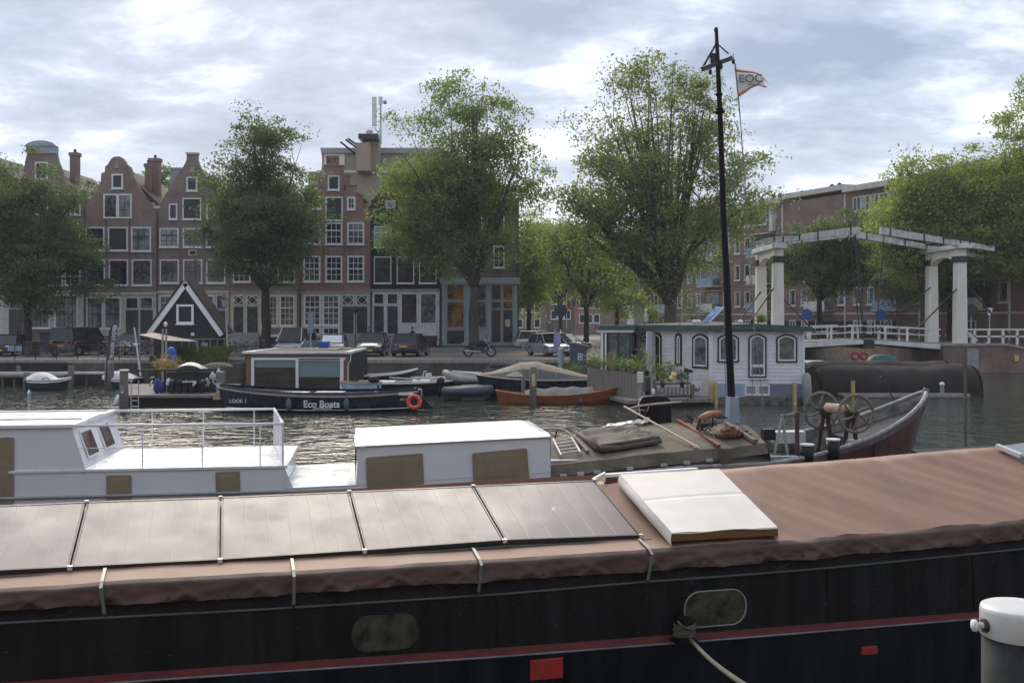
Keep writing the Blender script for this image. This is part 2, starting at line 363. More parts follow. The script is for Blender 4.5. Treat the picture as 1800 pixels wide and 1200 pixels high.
# bridge abutments
o = thing('bridge_abutment', 'brown brick bridge abutment under the right bridge tower', 'abutment', (31, 74, 0)); o['kind'] = 'structure'
mb = MB(); mb.box(31, 31.34, 73.95, 100, -.8, 2.0); mb.build('side_face', M['brickPier'], o)
mb = MB(); mb.xz([(31,-.8),(62,-.8),(62,1.25),(38,1.42),(35.6,1.95),(31,1.95)], 73.6, 73.94); mb.build('front_face', M['brickPier'], o)
mb = MB(); mb.xz([(31-.08,1.95),(35.6,1.95),(38,1.42),(62,1.25),(62,1.45),(38,1.62),(35.65,2.13),(31-.08,2.13)], 73.5, 74.4); mb.build('coping', M['stone'], o)
mb = MB(); mb.box(31.36, 35.6, 74.36, 100, 1.5, 2.07); mb.build('ramp', M['klinker'], o)
mb = MB(); mb.box(32.6, 33.4, 73.3, 73.59, .2, 1.75); mb.build('stone_pier', M['stone'], o)
mb = MB(); mb.box(X(1784,73.5), X(1791,73.5), 73.52, 73.59, Z(634.5,73.5), Z(624.5,73.5)); mb.build('yellow_plate', mat('plate_yellow', (.62,.5,.22), .6), o)
o = thing('bridge_abutment', 'shaded left bridge abutment behind the tarp covered barge', 'abutment', (20.3, 74, 0)); o['kind'] = 'structure'
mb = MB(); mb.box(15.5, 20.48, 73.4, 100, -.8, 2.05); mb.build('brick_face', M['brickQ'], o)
# ================================================================== WINDOWS AND HOUSES
def window(par, x0, x1, z0, z1, y, frame, pane='glass', cols=1, rows=1, fw=.11, bars=None, mid=None, proud=.07, bw=.035, sill=True, name='window'):
    f = MB(); p = proud
    f.box(x0, x0+fw, y-p, y+.01, z0, z1); f.box(x1-fw, x1, y-p, y+.01, z0, z1)
    f.box(x0+fw, x1-fw, y-p, y+.01, z1-fw, z1); f.box(x0+fw, x1-fw, y-p, y+.01, z0, z0+fw)
    if sill: f.box(x0-.05, x1+.05, y-p-.07, y-.002, z0-.07, z0-.002)
    wdw = f.build(name, frame, par)
    g = MB(); g.box(x0+fw, x1-fw, y-.022, y-.012, z0+fw, z1-fw); g.build('pane', M[pane] if isinstance(pane, str) else pane, wdw)
    if cols > 1 or rows > 1 or mid:
        b = MB(); xa, xb, za, zb = x0+fw, x1-fw, z0+fw, z1-fw
        for i in range(1, cols): xx = xa+(xb-xa)*i/cols; b.box(xx-bw/2, xx+bw/2, y-.05, y-.024, za, zb)
        for j in range(1, rows): zz = za+(zb-za)*j/rows; b.box(xa, xb, y-.056, y-.024, zz-bw/2, zz+bw/2)
        if mid: zz = za+(zb-za)*mid; b.box(xa, xb, y-.065, y-.024, zz-.05, zz+.05)
        b.build('glazing_bars', bars or frame, wdw)
    return wdw
DH = 84.0
def pwin(par, px0, px1, py0, py1, frame, pane='glass', D=DH, y=None, **k):
    return window(par, X(px0,D), X(px1,D), Z(py1,D), Z(py0,D), D if y is None else y, frame, pane, **k)
def pbox(par, name, px0, px1, py0, py1, m, D=DH, proud=.05, depth=0, label=None):
    b = MB(); b.box(X(px0,D), X(px1,D), D-proud, D+depth+.001, Z(py1,D), Z(py0,D)); return b.build(name, m, par, label=label)
M['frameW'] = mat('white_window_frame', (.74,.74,.73), .45, var=.08)
M['frameB'] = mat('dark_green_sash', (.015,.028,.030), .35, var=.2)
M['doorD'] = mat('blue_black_door', (.020,.027,.034), .3, var=.25)
M['stoneCream'] = mat('cream_stone_front', (.56,.54,.47), .6, var=.15)
M['shade'] = mat('shade_near_black', (.015,.015,.015), .8)  # near black standing in for shade in openings and undersides; also hair
def house(px0, px1, outline, wallm, label, roof=None, D=DH, base_py=610, depth=10, ridge=None, name='canal_house'):
    o = thing(name, label, 'house', (X((px0+px1)/2, D), D, STREET+.13))
    w = MB(); pts = [(X(a,D), Z(b,D)) for a, b in outline]; zb = STREET+.1
    pts = [(X(px0,D), zb), (X(px1,D), zb)] + pts
    w.xz(pts, D, D+.42); w.build('front_wall', wallm, o)
    b = MB(); top = Z(ridge[2], D) if ridge else None
    xa, xb = X(px0,D)+.02, X(px1,D)-.02
    ze = Z(ridge[3], D) if ridge else Z(min(b_ for _, b_ in outline), D)-.4
    b.box(xa, xb, D+.43, D+depth, zb, ze); b.build('body_wall', wallm, o)
    if ridge:
        xr = X(ridge[1], D); r = MB()
        r.xz([(xa-.1, ze+.004), (xb+.1, ze+.004), (xr, top)], D+.44, D+depth+.1); r.build('roof', roof or M['tileDark'], o)
    return o
def door(par, px0, px1, py0, py1, m='doorD', D=DH, transom=None, frame=None, diamond=False, panel=True, wht=None):
    frame = frame or M['frameW']
    d = MB(); x0, x1, z0, z1 = X(px0,D), X(px1,D), Z(py1,D), Z(py0,D)
    d.box(x0, x1, D-.035, D+.0, z0, z1)
    dr = d.build('door', M[m] if isinstance(m, str) else m, par)
    if panel:
        q = MB(); wv = x1-x0
        for (a, b) in ((.1,.42),(.5,.92)): q.box(x0+.16*wv, x1-.16*wv, D-.05, D-.036, z0+(z1-z0)*a, z0+(z1-z0)*b)
        q.build('door_panel', M[m] if isinstance(m, str) else m, dr)
    k = MB(); k.ball((x1-.12, D-.07, z0+1.0), .035); k.build('door_knob', M['steel'], dr)
    if transom:
        t0, t1 = transom
        tw = window(par, x0, x1, Z(t1,D), Z(t0,D), D, frame, 'glass', fw=.04, sill=False, name='transom_window')
        if diamond:
            q = MB(); xc, zc_ = (x0+x1)/2, (Z(t0,D)+Z(t1,D))/2; hw, hh = (x1-x0)/2-.03, abs(Z(t0,D)-Z(t1,D))/2-.03
            pts = [(xc-hw,zc_),(xc,zc_+hh),(xc+hw,zc_),(xc,zc_-hh)]
            for i in range(4):
                a, b_ = pts[i], pts[(i+1) % 4]; q.beam((a[0],D-.05,a[1]), (b_[0],D-.05,b_[1]), .05, .05)
            q.build('diamond_tracery', frame, tw)
    return dr
def steps(par, px0, px1, D=DH, n=3, top=None):
    zt = top; h = (zt-(STREET+.13))/n
    for i in range(n):
        b = MB(); b.box(X(px0,D), X(px1,D), D-.05-(n-i)*.28, D-.05, STREET+.13+i*h+.002, STREET+.13+(i+1)*h); b.build('step', M['stone'], par)
def anchors(par, pts, D=DH):
    b = MB()
    for px, py in pts: b.box(X(px,D)-.03, X(px,D)+.03, D-.04, D-.001, Z(py+5,D), Z(py-5,D))
    b.build('wall_anchors', M['dark'], par)
FW, FB = M['frameW'], M['frameB']
# --- A far left house, mostly behind the elm
h = house(-95, 42, [(42,330),(20,330),(-75,330),(-95,330)], M['brickB'], 'brown brick house at the left edge with cream ground floor', ridge=(0,-25,270,332), roof=M['tileDark'])
for r0, r1 in ((397,438),(455,503)):
    for a in (-88,-48,-26): pwin(h, a, a+32, r0, r1, FW, 'glass', cols=2, rows=2)
pbox(h, 'ground_floor_front', -95, 16, 520, 598, M['stoneCream'], proud=.06)
pwin(h, -85, -52, 527, 577, FW, 'curtain', cols=3, rows=3, y=DH-.06); pwin(h, -44, -12, 527, 577, FW, 'glass', cols=3, rows=3, y=DH-.06)
door(h, 17, 38, 545, 592, transom=(522,543)); steps(h, 15, 40, n=2, top=Z(592,DH))
# --- B neck gable with arched pediment
h = house(42, 148, [(148,352),(128,345),(114,318),(107,297),(102,285),(98,268),(98,262),(48,262),(48,268),(44,285),(42,300)], M['brickB'], 'brown brick neck gable house with a blue grey arched pediment', ridge=(0,73,285,350))
pbox(h, 'neck_frieze', 47, 99, 258, 270, mat('blue_grey_pediment', (.34,.38,.42), .6), proud=.12, depth=.43)
mb = MB(); D = DH; mb.xz([(X(44,D),Z(257.5,D)),(X(101,D),Z(257.5,D)),(X(95,D),Z(252,D)),(X(84,D),Z(248.5,D)),(X(73,D),Z(247.5,D)),(X(62,D),Z(248.5,D)),(X(51,D),Z(252,D))], D-.2, D+.4)
mb.build('arched_pediment', MATS['blue_grey_pediment'], h)
pwin(h, 62, 84, 285, 315, FW, 'slate')
for r0, r1, t in ((340,378,'curtain'),(399,441,'pale'),(456,502,'glass')):
    for a in (50,83,114): pwin(h, a, a+28, r0, r1, FW, t, cols=3, rows=3)
pbox(h, 'ground_floor_front', 43, 150, 514, 578, M['stoneCream'], proud=.06)
pbox(h, 'cornice', 42, 151, 510, 514, M['stoneCream'], proud=.16)
pwin(h, 47, 89, 518, 577, FW, 'curtain', cols=5, rows=4, y=DH-.06, bars=FB); pwin(h, 97, 138, 518, 577, FW, 'curtain', cols=5, rows=4, y=DH-.06, bars=FB)
# --- C bell gable
bell = [(277,362),(262,356),(255,347),(247,334),(240,320),(234,310),(229,294),(226,291),(222.5,290),(220,284),(216,278.5),(211,275.5),(206,275),(201,275.5),(196,278.5),(192,284),(189,290),(185,292),(184,303),(178,304),(177,318),(172,329),(165,341),(158,351),(150,360)]
h = house(150, 277, bell, M['brickA'], 'plum brick house with a tall bell gable and double attic window', ridge=(0,207,292,360))
pwin(h, 196.5, 216.5, 306, 332, FW, 'slate', fw=.13)
pwin(h, 182, 207, 341, 384, FW, 'warmgrey', cols=2, rows=3, bars=FB, fw=.12, sill=False); pwin(h, 207.2, 232, 341, 384, FW, 'pale', cols=2, rows=3, bars=FB, fw=.12, sill=False)
pbox(h, 'hoist_stone', 202, 209.5, 287, 296, M['stone'], proud=.12)
pwin(h, 150.5, 184, 399, 441, FW, 'glass', cols=2, rows=2, bars=FB); pwin(h, 190, 225, 399, 441, FW, 'slate'); pwin(h, 231, 266, 399, 442, FW, 'pale', cols=3, rows=2, mid=.62, bars=FB)
pwin(h, 151, 185, 456, 502, FW, 'glass', mid=.6, bars=FB); pwin(h, 191.5, 225.5, 456, 502, FW, 'glass', mid=.75, bars=FB); pwin(h, 232, 267, 456, 502, FW, 'warmgrey', cols=2, rows=2, bars=FB)
pbox(h, 'cornice', 150, 276.6, 514, 518, M['stoneCream'], proud=.18)
pbox(h, 'ground_floor_front', 151, 276.4, 518, 590, M['stoneCream'], proud=.06)
pwin(h, 152.5, 182, 522, 578, FW, 'curtain', cols=3, rows=4, y=DH-.06, bars=FB, mid=.45); pwin(h, 183.5, 213.5, 522, 578, FW, 'curtain', cols=3, rows=4, y=DH-.06, bars=FB, mid=.45)
DD = DH-.065
door(h, 221.5, 243, 545, 590, D=DD, transom=(523,542.5)); door(h, 247, 268.5, 545, 590, D=DD, transom=(523,542.5)); steps(h, 219, 271, n=2, top=Z(590,DH))
anchors(h, [(187,392),(228,392),(187,449),(228,449),(270,449)])
for px, py in ((146,343),(266.5,361)):
    mb = MB(); mb.lathe([(.02,-.12),(.22,-.1),(.26,0),(.22,.1),(.02,.12)], (X(px,DH), DH+.2, Z(py,DH)), 14, 'y'); mb.box(X(px,DH)-.28, X(px,DH)+.28, DH+.05, DH+.38, Z(py,DH)-.34, Z(py,DH)-.2); mb.build('gable_scroll', M['stone'], h, smooth=False)
# --- D neck gable
neck = [(405,362),(392,357),(380,338),(371,322),(362,309),(356,301),(350,290),(347,281),(347,271),(328,271),(328,281),(324,290),(317,300),(311,310),(301,325),(291,342),(283,356),(277,362)]
h = house(277.3, 405, neck, M['brickB'], 'brown brick neck gable house behind the black triangular houseboat', roof=M['tile'], ridge=(0,338,292,362))
pbox(h, 'neck_cap', 326.5, 348.5, 268, 271, M['stoneCream'], proud=.1, depth=.43)
pbox(h, 'hoist_stone', 334, 343, 294, 304, M['stone'], proud=.12)
pbox(h, 'eaves_stone', 271, 282, 362, 367, M['stoneCream'], proud=.1)
pwin(h, 328, 347, 311, 336, FW, 'slate', fw=.12); pwin(h, 297, 312, 358, 386, FW, 'glass', mid=.5, bars=FB); pwin(h, 321, 354, 348, 386, FW, 'slate', fw=.1); pwin(h, 363, 378, 358, 386, FW, 'glass')
for i, a in enumerate((280.5, 321.5, 362)): pwin(h, a, a+34, 401, 435, FW, ('pale','curtain','glass')[i], cols=3, rows=3, bars=FB, mid=.66)
for i, a in enumerate((281, 322, 362.5)): pwin(h, a, a+34, 456, 498, FW, 'warmgrey', cols=3, rows=3, bars=FB, mid=.5)
cart = pbox(h, 'facing_stone', 331, 346, 439, 449, M['stoneCream'], proud=.06); pbox(h, 'stone_relief', 333.5, 343.5, 441, 447, M['rust'], D=DH-.06, proud=.02)
pbox(h, 'cornice', 277.5, 402.6, 511, 515, mat('ochre_cream_front', (.58,.53,.40), .6), proud=.18)
pbox(h, 'ground_floor_front', 277.6, 402.4, 515, 592, MATS['ochre_cream_front'], proud=.06)
pwin(h, 281, 301, 519, 545, FW, 'curtain', y=DH-.06, cols=2, rows=2); pwin(h, 305, 350, 519, 575, FW, 'curtain', y=DH-.06, cols=4, rows=3); pwin(h, 355, 377, 519, 575, FW, 'glass', y=DH-.06); door(h, 381, 399.5, 546, 592, D=DD, transom=(519,543)); steps(h, 379, 401, n=2, top=Z(592,DH))
# --- E house behind the second elm
h = house(405.3, 528, [(528,352),(405.3,352)], M['brickB'], 'brown brick house behind the second elm with diamond transoms', ridge=(0,466,300,352), roof=M['tile'])
pbox(h, 'cornice', 403, 530, 347, 352, M['stoneCream'], proud=.3)
for i, a in enumerate((409.5, 449, 488)):
    pwin(h, a, a+31, 358, 390, FW, 'glass', cols=3, rows=4); pwin(h, a, a+31, 400, 436, FW, 'glass', cols=3, rows=4); pwin(h, a, a+31, 455, 496, FW, 'glass', cols=3, rows=4, mid=.5)
pbox(h, 'ground_floor_front', 405.4, 472, 515, 590, MATS['ochre_cream_front'], proud=.06); pbox(h, 'cornice_band', 405, 524, 511, 515, M['stone'], proud=.18)
door(h, 411, 427.5, 539, 584, D=DD, transom=(520,535), diamond=True); door(h, 434.5, 453, 539, 584, D=DD, transom=(520,535), diamond=True); steps(h, 408, 456, n=4, top=Z(584,DH))
pbox(h, 'window_surround', 472, 522, 515, 577, MATS['ochre_cream_front'], proud=.055)
pwin(h, 473, 488.5, 519, 573, FW, 'rosy', cols=2, rows=5, y=DH-.055); pwin(h, 492, 518.5, 519, 573, FW, 'rosy', cols=3, rows=5, y=DH-.055, mid=.6)
pbox(h, 'basement_lintel', 473, 500, 588, 592, M['frameW'], proud=.06); pbox(h, 'basement_opening', 474, 490, 592, 604, M['shade'], proud=.01)
# --- F stepped gable
st = [(652,381),(648,381),(648,358),(637,358),(637,343),(626,343),(626,326),(615,326),(615,308),(604,308),(604,291.5),(569,291.5),(569,308),(559.5,308),(559.5,326),(549,326),(549,343),(538,343),(538,358),(528.3,358)]
h = house(528.3, 652, st, M['brickC'], 'red brick stepped gable house with black loft doors', ridge=(0,587,300,362), roof=M['tileDark'])
for a, b, c in ((568,605,290),(558.5,570,307),(603,616,307),(548,560,325),(614,627,325),(537,550,342),(625,638,342),(527,539,357),(636,649,357)): pbox(h, 'step_cap', a, b, c, c+2, M['brickA'], proud=.07, depth=.44)
pwin(h, 576.5, 597, 308.5, 334.5, FW, 'slate', fw=.11); pwin(h, 572, 602.5, 346, 388, FW, 'slate', fw=.1)
pwin(h, 549, 564.5, 345, 368, FW, 'glass', cols=2, rows=2, fw=.15); pwin(h, 610, 625, 346, 369, FW, 'glass', cols=2, rows=2, fw=.15)
for i, a in enumerate((533.5, 572, 610.5)):
    pwin(h, a, a+30, 391, 430, FW, ('curtain','glass','warmgrey')[i], cols=3, rows=3, mid=.66, fw=.13, bw=.045); pwin(h, a, a+30, 449.5, 495.5, FW, ('warmgrey','glass','glass')[i], cols=3, rows=4, mid=.5, fw=.14, bw=.045)
pbox(h, 'facing_stone', 580, 596, 434.5, 446, mat('pink_stone', (.36,.24,.19), .8), proud=.05); pbox(h, 'stone_relief', 583, 593, 438, 443.5, M['brickA'], D=DH-.05, proud=.02)
pbox(h, 'cornice', 530, 651.5, 511.5, 515, M['stone'], proud=.18)
pbox(h, 'ground_floor_front', 530, 651.4, 515, 592, M['stoneCream'], proud=.06)
pwin(h, 535, 564, 518, 572, FW, 'warmgrey', cols=3, rows=5, y=DH-.06, mid=.6, bw=.045); pwin(h, 567.5, 597, 518, 572, FW, 'curtain', cols=3, rows=5, y=DH-.06, mid=.6, bw=.045)
pwin(h, 535, 564, 575, 588, FW, 'glass', cols=3, rows=1, y=DH-.06, sill=False); pwin(h, 567.5, 597, 575, 588, FW, 'glass', cols=3, rows=1, y=DH-.06, sill=False)
door(h, 602, 621.5, 539, 586, D=DD, transom=(519,535.5), diamond=True); door(h, 627, 645.5, 539, 586, D=DD, transom=(519,535.5), diamond=True); steps(h, 599, 650, n=4, top=Z(586,DH))
anchors(h, [(566,330),(606,330),(569,441),(606,441),(566,298),(643,390)])
# --- G black house
h = house(652.4, 775, [(775,352),(652.4,352)], M['brickBlack'], 'black painted house with white framed windows and red tiled roof', roof=M['tile'], ridge=(0,700,296,353))
pwin(h, 678, 695, 352.5, 367, FW, 'pale', cols=2, rows=1, sill=False)
for i, a in enumerate((657.5, 697.5, 737)):
    pwin(h, a, a+30.5, 398, 435, FW, ('pale','glass','glass')[i], fw=.06, mid=.7); pwin(h, a, a+30.5, 451, 498, FW, 'glass', fw=.07, mid=.62, bars=FB)
pbox(h, 'cornice', 652.6, 773.5, 508, 511.5, M['stone'], proud=.2)
pbox(h, 'ground_floor_front', 654, 772.5, 511.5, 606, mat('white_shopfront', (.60,.62,.60), .5), proud=.06)
door(h, 657.5, 674.5, 538, 586, D=DD, transom=(516,534)); door(h, 681, 699, 538, 586, D=DD, transom=(516,534)); steps(h, 655, 702, n=4, top=Z(586,DH))
pwin(h, 705, 734, 515.5, 569, FW, 'glass', y=DH-.06, fw=.07, mid=.62, bars=FB, sill=False); pwin(h, 738.5, 767.5, 515.5, 569, FW, 'curtain', y=DH-.06, fw=.07, cols=2, mid=.62, bars=FB, sill=False)
for k in range(5): pbox(h, 'cladding_board', 704, 769, 572+k*3.6, 575.1+k*3.6, MATS['white_shopfront'], D=DH-.06, proud=.03)
pbox(h, 'basement_door', 739, 768, 590, 606, mat('red_brown_boards', (.06,.025,.02), .6), D=DH-.06, proud=.03)
# --- H corner house with grey green shopfront
h = house(775.3, 911.5, [(911.5,352),(775.3,352)], M['brickD'], 'soot brown brick corner house with grey green shopfront', ridge=(0,843,290,353), roof=M['tile'], depth=14)
pbox(h, 'eaves', 774, 914, 348, 353, M['shopgrey'], proud=.3)
for r0, r1 in ((378,418),(432,471)):
    for a in (786, 828, 867): pwin(h, a, a+20, r0, r1, FW, 'glass', cols=2, rows=3, bw=.04)
pbox(h, 'cornice', 774, 913, 488, 499, M['shopgrey'], proud=.28)
pbox(h, 'shopfront', 776.5, 911, 499, 607, M['shopgrey'], proud=.06)
for a, b, p_ in ((786,815.5,'warm'),(838,854.5,'warmgrey')):
    pwin(h, a, b, 500.5, 527.5, M['shopgrey'], p_, y=DH-.06, fw=.04, sill=False); pwin(h, a, b, 530, 575.5, M['shopgrey'], p_, y=DH-.06, fw=.04)
for a, b, p_ in ((864,880.5,'glass'),(884.5,901,'warm')):
    pwin(h, a, b, 501, 527, M['shopgrey'], p_, y=DH-.06, fw=.03, sill=False); pwin(h, a, b, 530, 542, M['shopgrey'], p_, y=DH-.06, fw=.03, sill=False)
door(h, 864.5, 880, 545, 601, D=DD, m=mat('dark_brown_door', (.05,.03,.025), .4), panel=True); d_ = door(h, 884.8, 900.5, 545, 601, D=DD, m='doorD'); pbox(h, 'door_poster', 888, 897, 561, 574, mat('cream_paper', (.45,.42,.30), .7), D=DD-.052, proud=.01)
pbox(h, 'panelled_base', 786, 815.5, 581, 604, M['doorD'], D=DH-.06, proud=.03)
for a in (777, 817, 857, 903): pbox(h, 'pilaster', a, a+6, 500, 607, M['shopgrey'], D=DH-.06, proud=.06)
for px, top in ((150,365),(277.2,372),(528.2,362),(652.2,388),(775.2,356),(911,356)):
    mb = MB(); mb.tube([(X(px,DH),DH-.14,Z(top,DH)),(X(px,DH),DH-.14,STREET+.14)],.055,6); tag(mb.build('drainpipe', M['slate'], loc=(X(px,DH),DH-.14,STREET+.14)), {150:'drainpipe between the neck gable and bell gable houses',277.2:'drainpipe right of the bell gable house',528.2:'drainpipe at the left edge of the red stepped gable house',652.2:'drainpipe between the red and the black house',775.2:'drainpipe between the black house and the corner shop',911:'drainpipe at the right corner of the corner shop'}[px], 'drainpipe', 'drainpipes between the houses')
# rear penthouse, tower and antenna
D = 100.0
h = thing('penthouse_block', 'beige flat roofed penthouse block rising behind the stepped gable', 'building', (X(640,D), D, STREET))
beige = mat('beige_render', (.36,.31,.23), .8, var=.08)
mb = MB(); mb.xz([(X(545,D),STREET),(X(790,D),STREET),(X(790,D),Z(304,D)),(X(545,D),Z(304,D))], D-.9, D+8); mb.build('lower_wall', beige, h)
mb = MB(); mb.box(X(566,D), X(780,D), D, D+8, Z(304,D)+.01, Z(268,D)); mb.build('upper_wall', beige, h)
mb = MB(); mb.hexa([(X(566,D),D-.3,Z(270,D)),(X(780,D),D-.3,Z(270,D)),(X(780,D),D+9,Z(270,D)),(X(540,D),D+9,Z(270,D))],[(X(564,D),D-.35,Z(261,D)),(X(782,D),D-.35,Z(261,D)),(X(782,D),D+9,Z(261,D)),(X(538,D),D+9,Z(261,D))]); mb.build('flat_roof', M['shopgrey'], h)
mb = MB(); mb.box(X(560,D), X(700,D), D-1.05, D-.91, Z(306.5,D), Z(302,D)); mb.build('parapet', M['white_old'], h)
mb = MB(); mb.box(X(600,D), X(606,D), D-.06, D-.0, Z(295,D), Z(270,D)); mb.build('window_post', M['frameW'], h)
pwin(h, 570, 600, 270.5, 294, FW, 'warm', D=D, y=D-.01, fw=.2)
h = thing('chimney_tower', 'beige lift tower with black cap above the stepped gable roof', 'tower', (X(648,D), D-3, Z(306,D)))
mb = MB(); mb.box(X(634,D), X(657,D), D-3, D-.95, Z(308,D), Z(260,D)); mb.box(X(642,D), X(670,D), D-1.6, D-.2, Z(303,D), Z(253,D)); mb.build('shaft', beige, h)
mb = MB(); mb.box(X(640,D)-.1, X(670,D)+.1, D-3.1, D-.1, Z(253.5,D)+.01, Z(245,D)); mb.build('cap', M['dark'], h)
mb = MB(); mb.cyl((X(653,D), D-1.5, Z(245,D)), .42, .12, 12); mb.cyl((X(653,D), D-1.5, Z(243,D)), .3, .35, 12); mb.lathe([(.1,0),(.42,.0),(.30,.16)], (X(653,D), D-1.5, Z(237,D)), 12); mb.build('vent_cowl', M['steel'], h)
D2 = 97.0
a = thing('antenna_mast', 'white phone antenna panels on a thin rooftop mast', 'antenna', (X(669,D2), D2, Z(252,D2)))
mb = MB(); mb.tube([P(669.5,252,D2), P(669,176,D2)], .09, 8); mb.tube([P(669,236,D2), P(661,229,D2), P(658,224,D2)], .05); mb.tube([P(656,245,D2), P(668,228,D2)], .05); mb.build('pole', M['steel'], a)
for p0, p1, y0, y1 in ((654.5,662.5,171,222.5),(666,673,171,184.5)):
    mb = MB(); mb.box(X(p0,D2), X(p1,D2), D2-.25, D2-.1, Z(y1,D2), Z(y0,D2)); mb.build('antenna_panel', M['white_old'], a, bevel=.04)
mb = MB(); mb.lathe([(.05,-.1),(.2,0),(.2,.12)], (X(677,D2), D2-.1, Z(180,D2)), 12, 'y'); mb.build('dish', M['steel'], a)
mb = MB(); mb.tube([P(669,192,D2), P(663,192,D2)], .04); mb.tube([P(669,214,D2), P(663,214,D2)], .04); mb.build('bracket', M['steel'], a)
for i, (x0, y0, x1, y1) in enumerate(((624,270,599,250),(630,262,608,246),(633,259,612,244))):
    mb = MB(); mb.tube([P(x0,y0,98), P(x1,y1,96)], .09, 8); tag(mb.build('flue_pipe', M['dark'], loc=tuple(P(x0,y0,98))), ('lowest and longest thin roof pipe left of the beige tower','middle thin roof pipe left of the beige tower','uppermost thin roof pipe beside the beige tower')[i], 'pipe', 'slanting roof pipes')
# chimneys
def chimney(px0, px1, py0, py1, D, label, pot=True):
    o = thing('chimney', label, 'chimney', (X((px0+px1)/2,D), D, Z(py1,D)))
    w_ = X(px1,D)-X(px0,D)
    mb = MB(); mb.box(X(px0,D), X(px1,D), D-w_*.4, D+w_*.4, Z(py1,D), Z(py0+6,D)); mb.build('stack', M['brickA'], o)
    mb = MB(); mb.box(X(px0,D)-.08, X(px1,D)+.08, D-w_*.4-.08, D+w_*.4+.08, Z(py0+6,D), Z(py0,D)); mb.build('cap', M['brickB'], o)
    mb = MB(); mb.cyl((X((px0+px1)/2,D), D, Z(py0,D)), .12, .3, 10); mb.build('pot', M['tile'], o)
chimney(125, 139, 269, 345, 87, 'tall slim brick chimney between the neck gable and bell gable houses')
chimney(256, 266, 288, 365, 87, 'lower brick chimney touching a broader one right of the bell gable')
chimney(264.5, 281.5, 279, 365, 88, 'broad brick chimney right of the bell gable')
def dormer(px0, px1, py0, py1, D, label):
    o = thing('dormer', label, 'dormer', (X((px0+px1)/2,D), D, Z(py1,D)))
    mb = MB(); mb.box(X(px0,D), X(px1,D), D, D+2, Z(py1,D), Z(py0,D)); mb.build('cheek', M['shopgrey'], o)
    mb = MB(); mb.box(X(px0,D)-.1, X(px1,D)+.1, D-.1, D+2.1, Z(py0,D), Z(py0-2.5,D)); mb.build('cap', M['steel'], o)
dormer(149, 164, 340, 358, 88, 'grey dormer left of the bell gable'); dormer(299, 318, 297, 335, 90, 'pale grey dormer box behind the neck gable roof')
# ================================================================== FLATS
A0 = Vector((17.2, 134.7, 0)); A1 = Vector((43.5, 74.2+3, 0))
ud = (A1-A0); LF = ud.length; ud.normalize(); nd = Vector((ud.y, -ud.x, 0))
ORGF = A0
fl = thing('apartment_block', 'long plum brick apartment block with white windows behind the bridge', 'apartment block', tuple(A0 + Vector((0,0,STREET))))
def s_of(px):
    k = (px-CX)/F; # (A0.x+ud.x s) = k (A0.y+ud.y s)
    return (k*A0.y-A0.x)/(ud.x-k*ud.y)
def fbox(name, s0, s1, z0, z1, o0, o1, m, par=None):
    p = A0+ud*s0; q = A0+ud*s1; mb = MB()
    a, b = nd*o1, nd*o0
    up = Vector((0,0,1))
    mb.hexa([p+a+up*z0, q+a+up*z0, q+b+up*z0, p+b+up*z0],[p+a+up*z1, q+a+up*z1, q+b+up*z1, p+b+up*z1]); return mb.build(name, m, par or fl)
TOP = 16.6
# the outer side (towards the water) is +nd when nd points to -y
if nd.y > 0: nd = -nd
fbox('wall', 0, LF, STREET-.2, TOP-.4, -9, 0, M['brickFlat'])
PROTO = {}
def fwin(s, z, w_, h_, kind='white', off=0.02):
    key = (kind, round(w_,2), round(h_,2))
    if key not in PROTO:
        f = MB(); t = .1
        f.box(-w_/2, -w_/2+t, -.08, .0, 0, h_); f.box(w_/2-t, w_/2, -.08, .0, 0, h_); f.box(-w_/2+t, w_/2-t, -.08, 0, 0, t); f.box(-w_/2+t, w_/2-t, -.08, 0, h_-t, h_)
        if w_ > .95: f.box(-.05, .05, -.08, 0, t, h_-t)
        f.box(-w_/2-.08, w_/2+.08, -.16, -.0, -.12, -.003)
        g_ = MB(); g_.box(-w_/2+t, w_/2-t, -.03, -.01, t, h_-t)
        c_ = MB(); c_.box(-w_/2+t, -w_/2+t+(w_-2*t)*.35, -.04, -.032, t, h_-t)
        PROTO[key] = (f.mesh('window', M['white_old']), g_.mesh('pane', M['glass']), c_.mesh('curtain', M['pale']))
    p = A0+ud*s+nd*off; ang = math.atan2(ud.y, ud.x)
    wd = inst(PROTO[key][0], 'window', fl, (p.x, p.y, z), (0,0,ang))
    for i, nm in ((1,'pane'),(2,'curtain')):
        if i == 2 and random.random() < .4: continue
        c = bpy.data.objects.new(nm, PROTO[key][i]); COL.objects.link(c); c.parent = wd
    return wd
if math.degrees(math.atan2(ud.y, ud.x)) : pass
fp = [s_of(px) for px in (1115,1180,1300,1315,1375,1500,1570,1700)]
floors = [STREET+.2+3.0*k for k in range(5)]
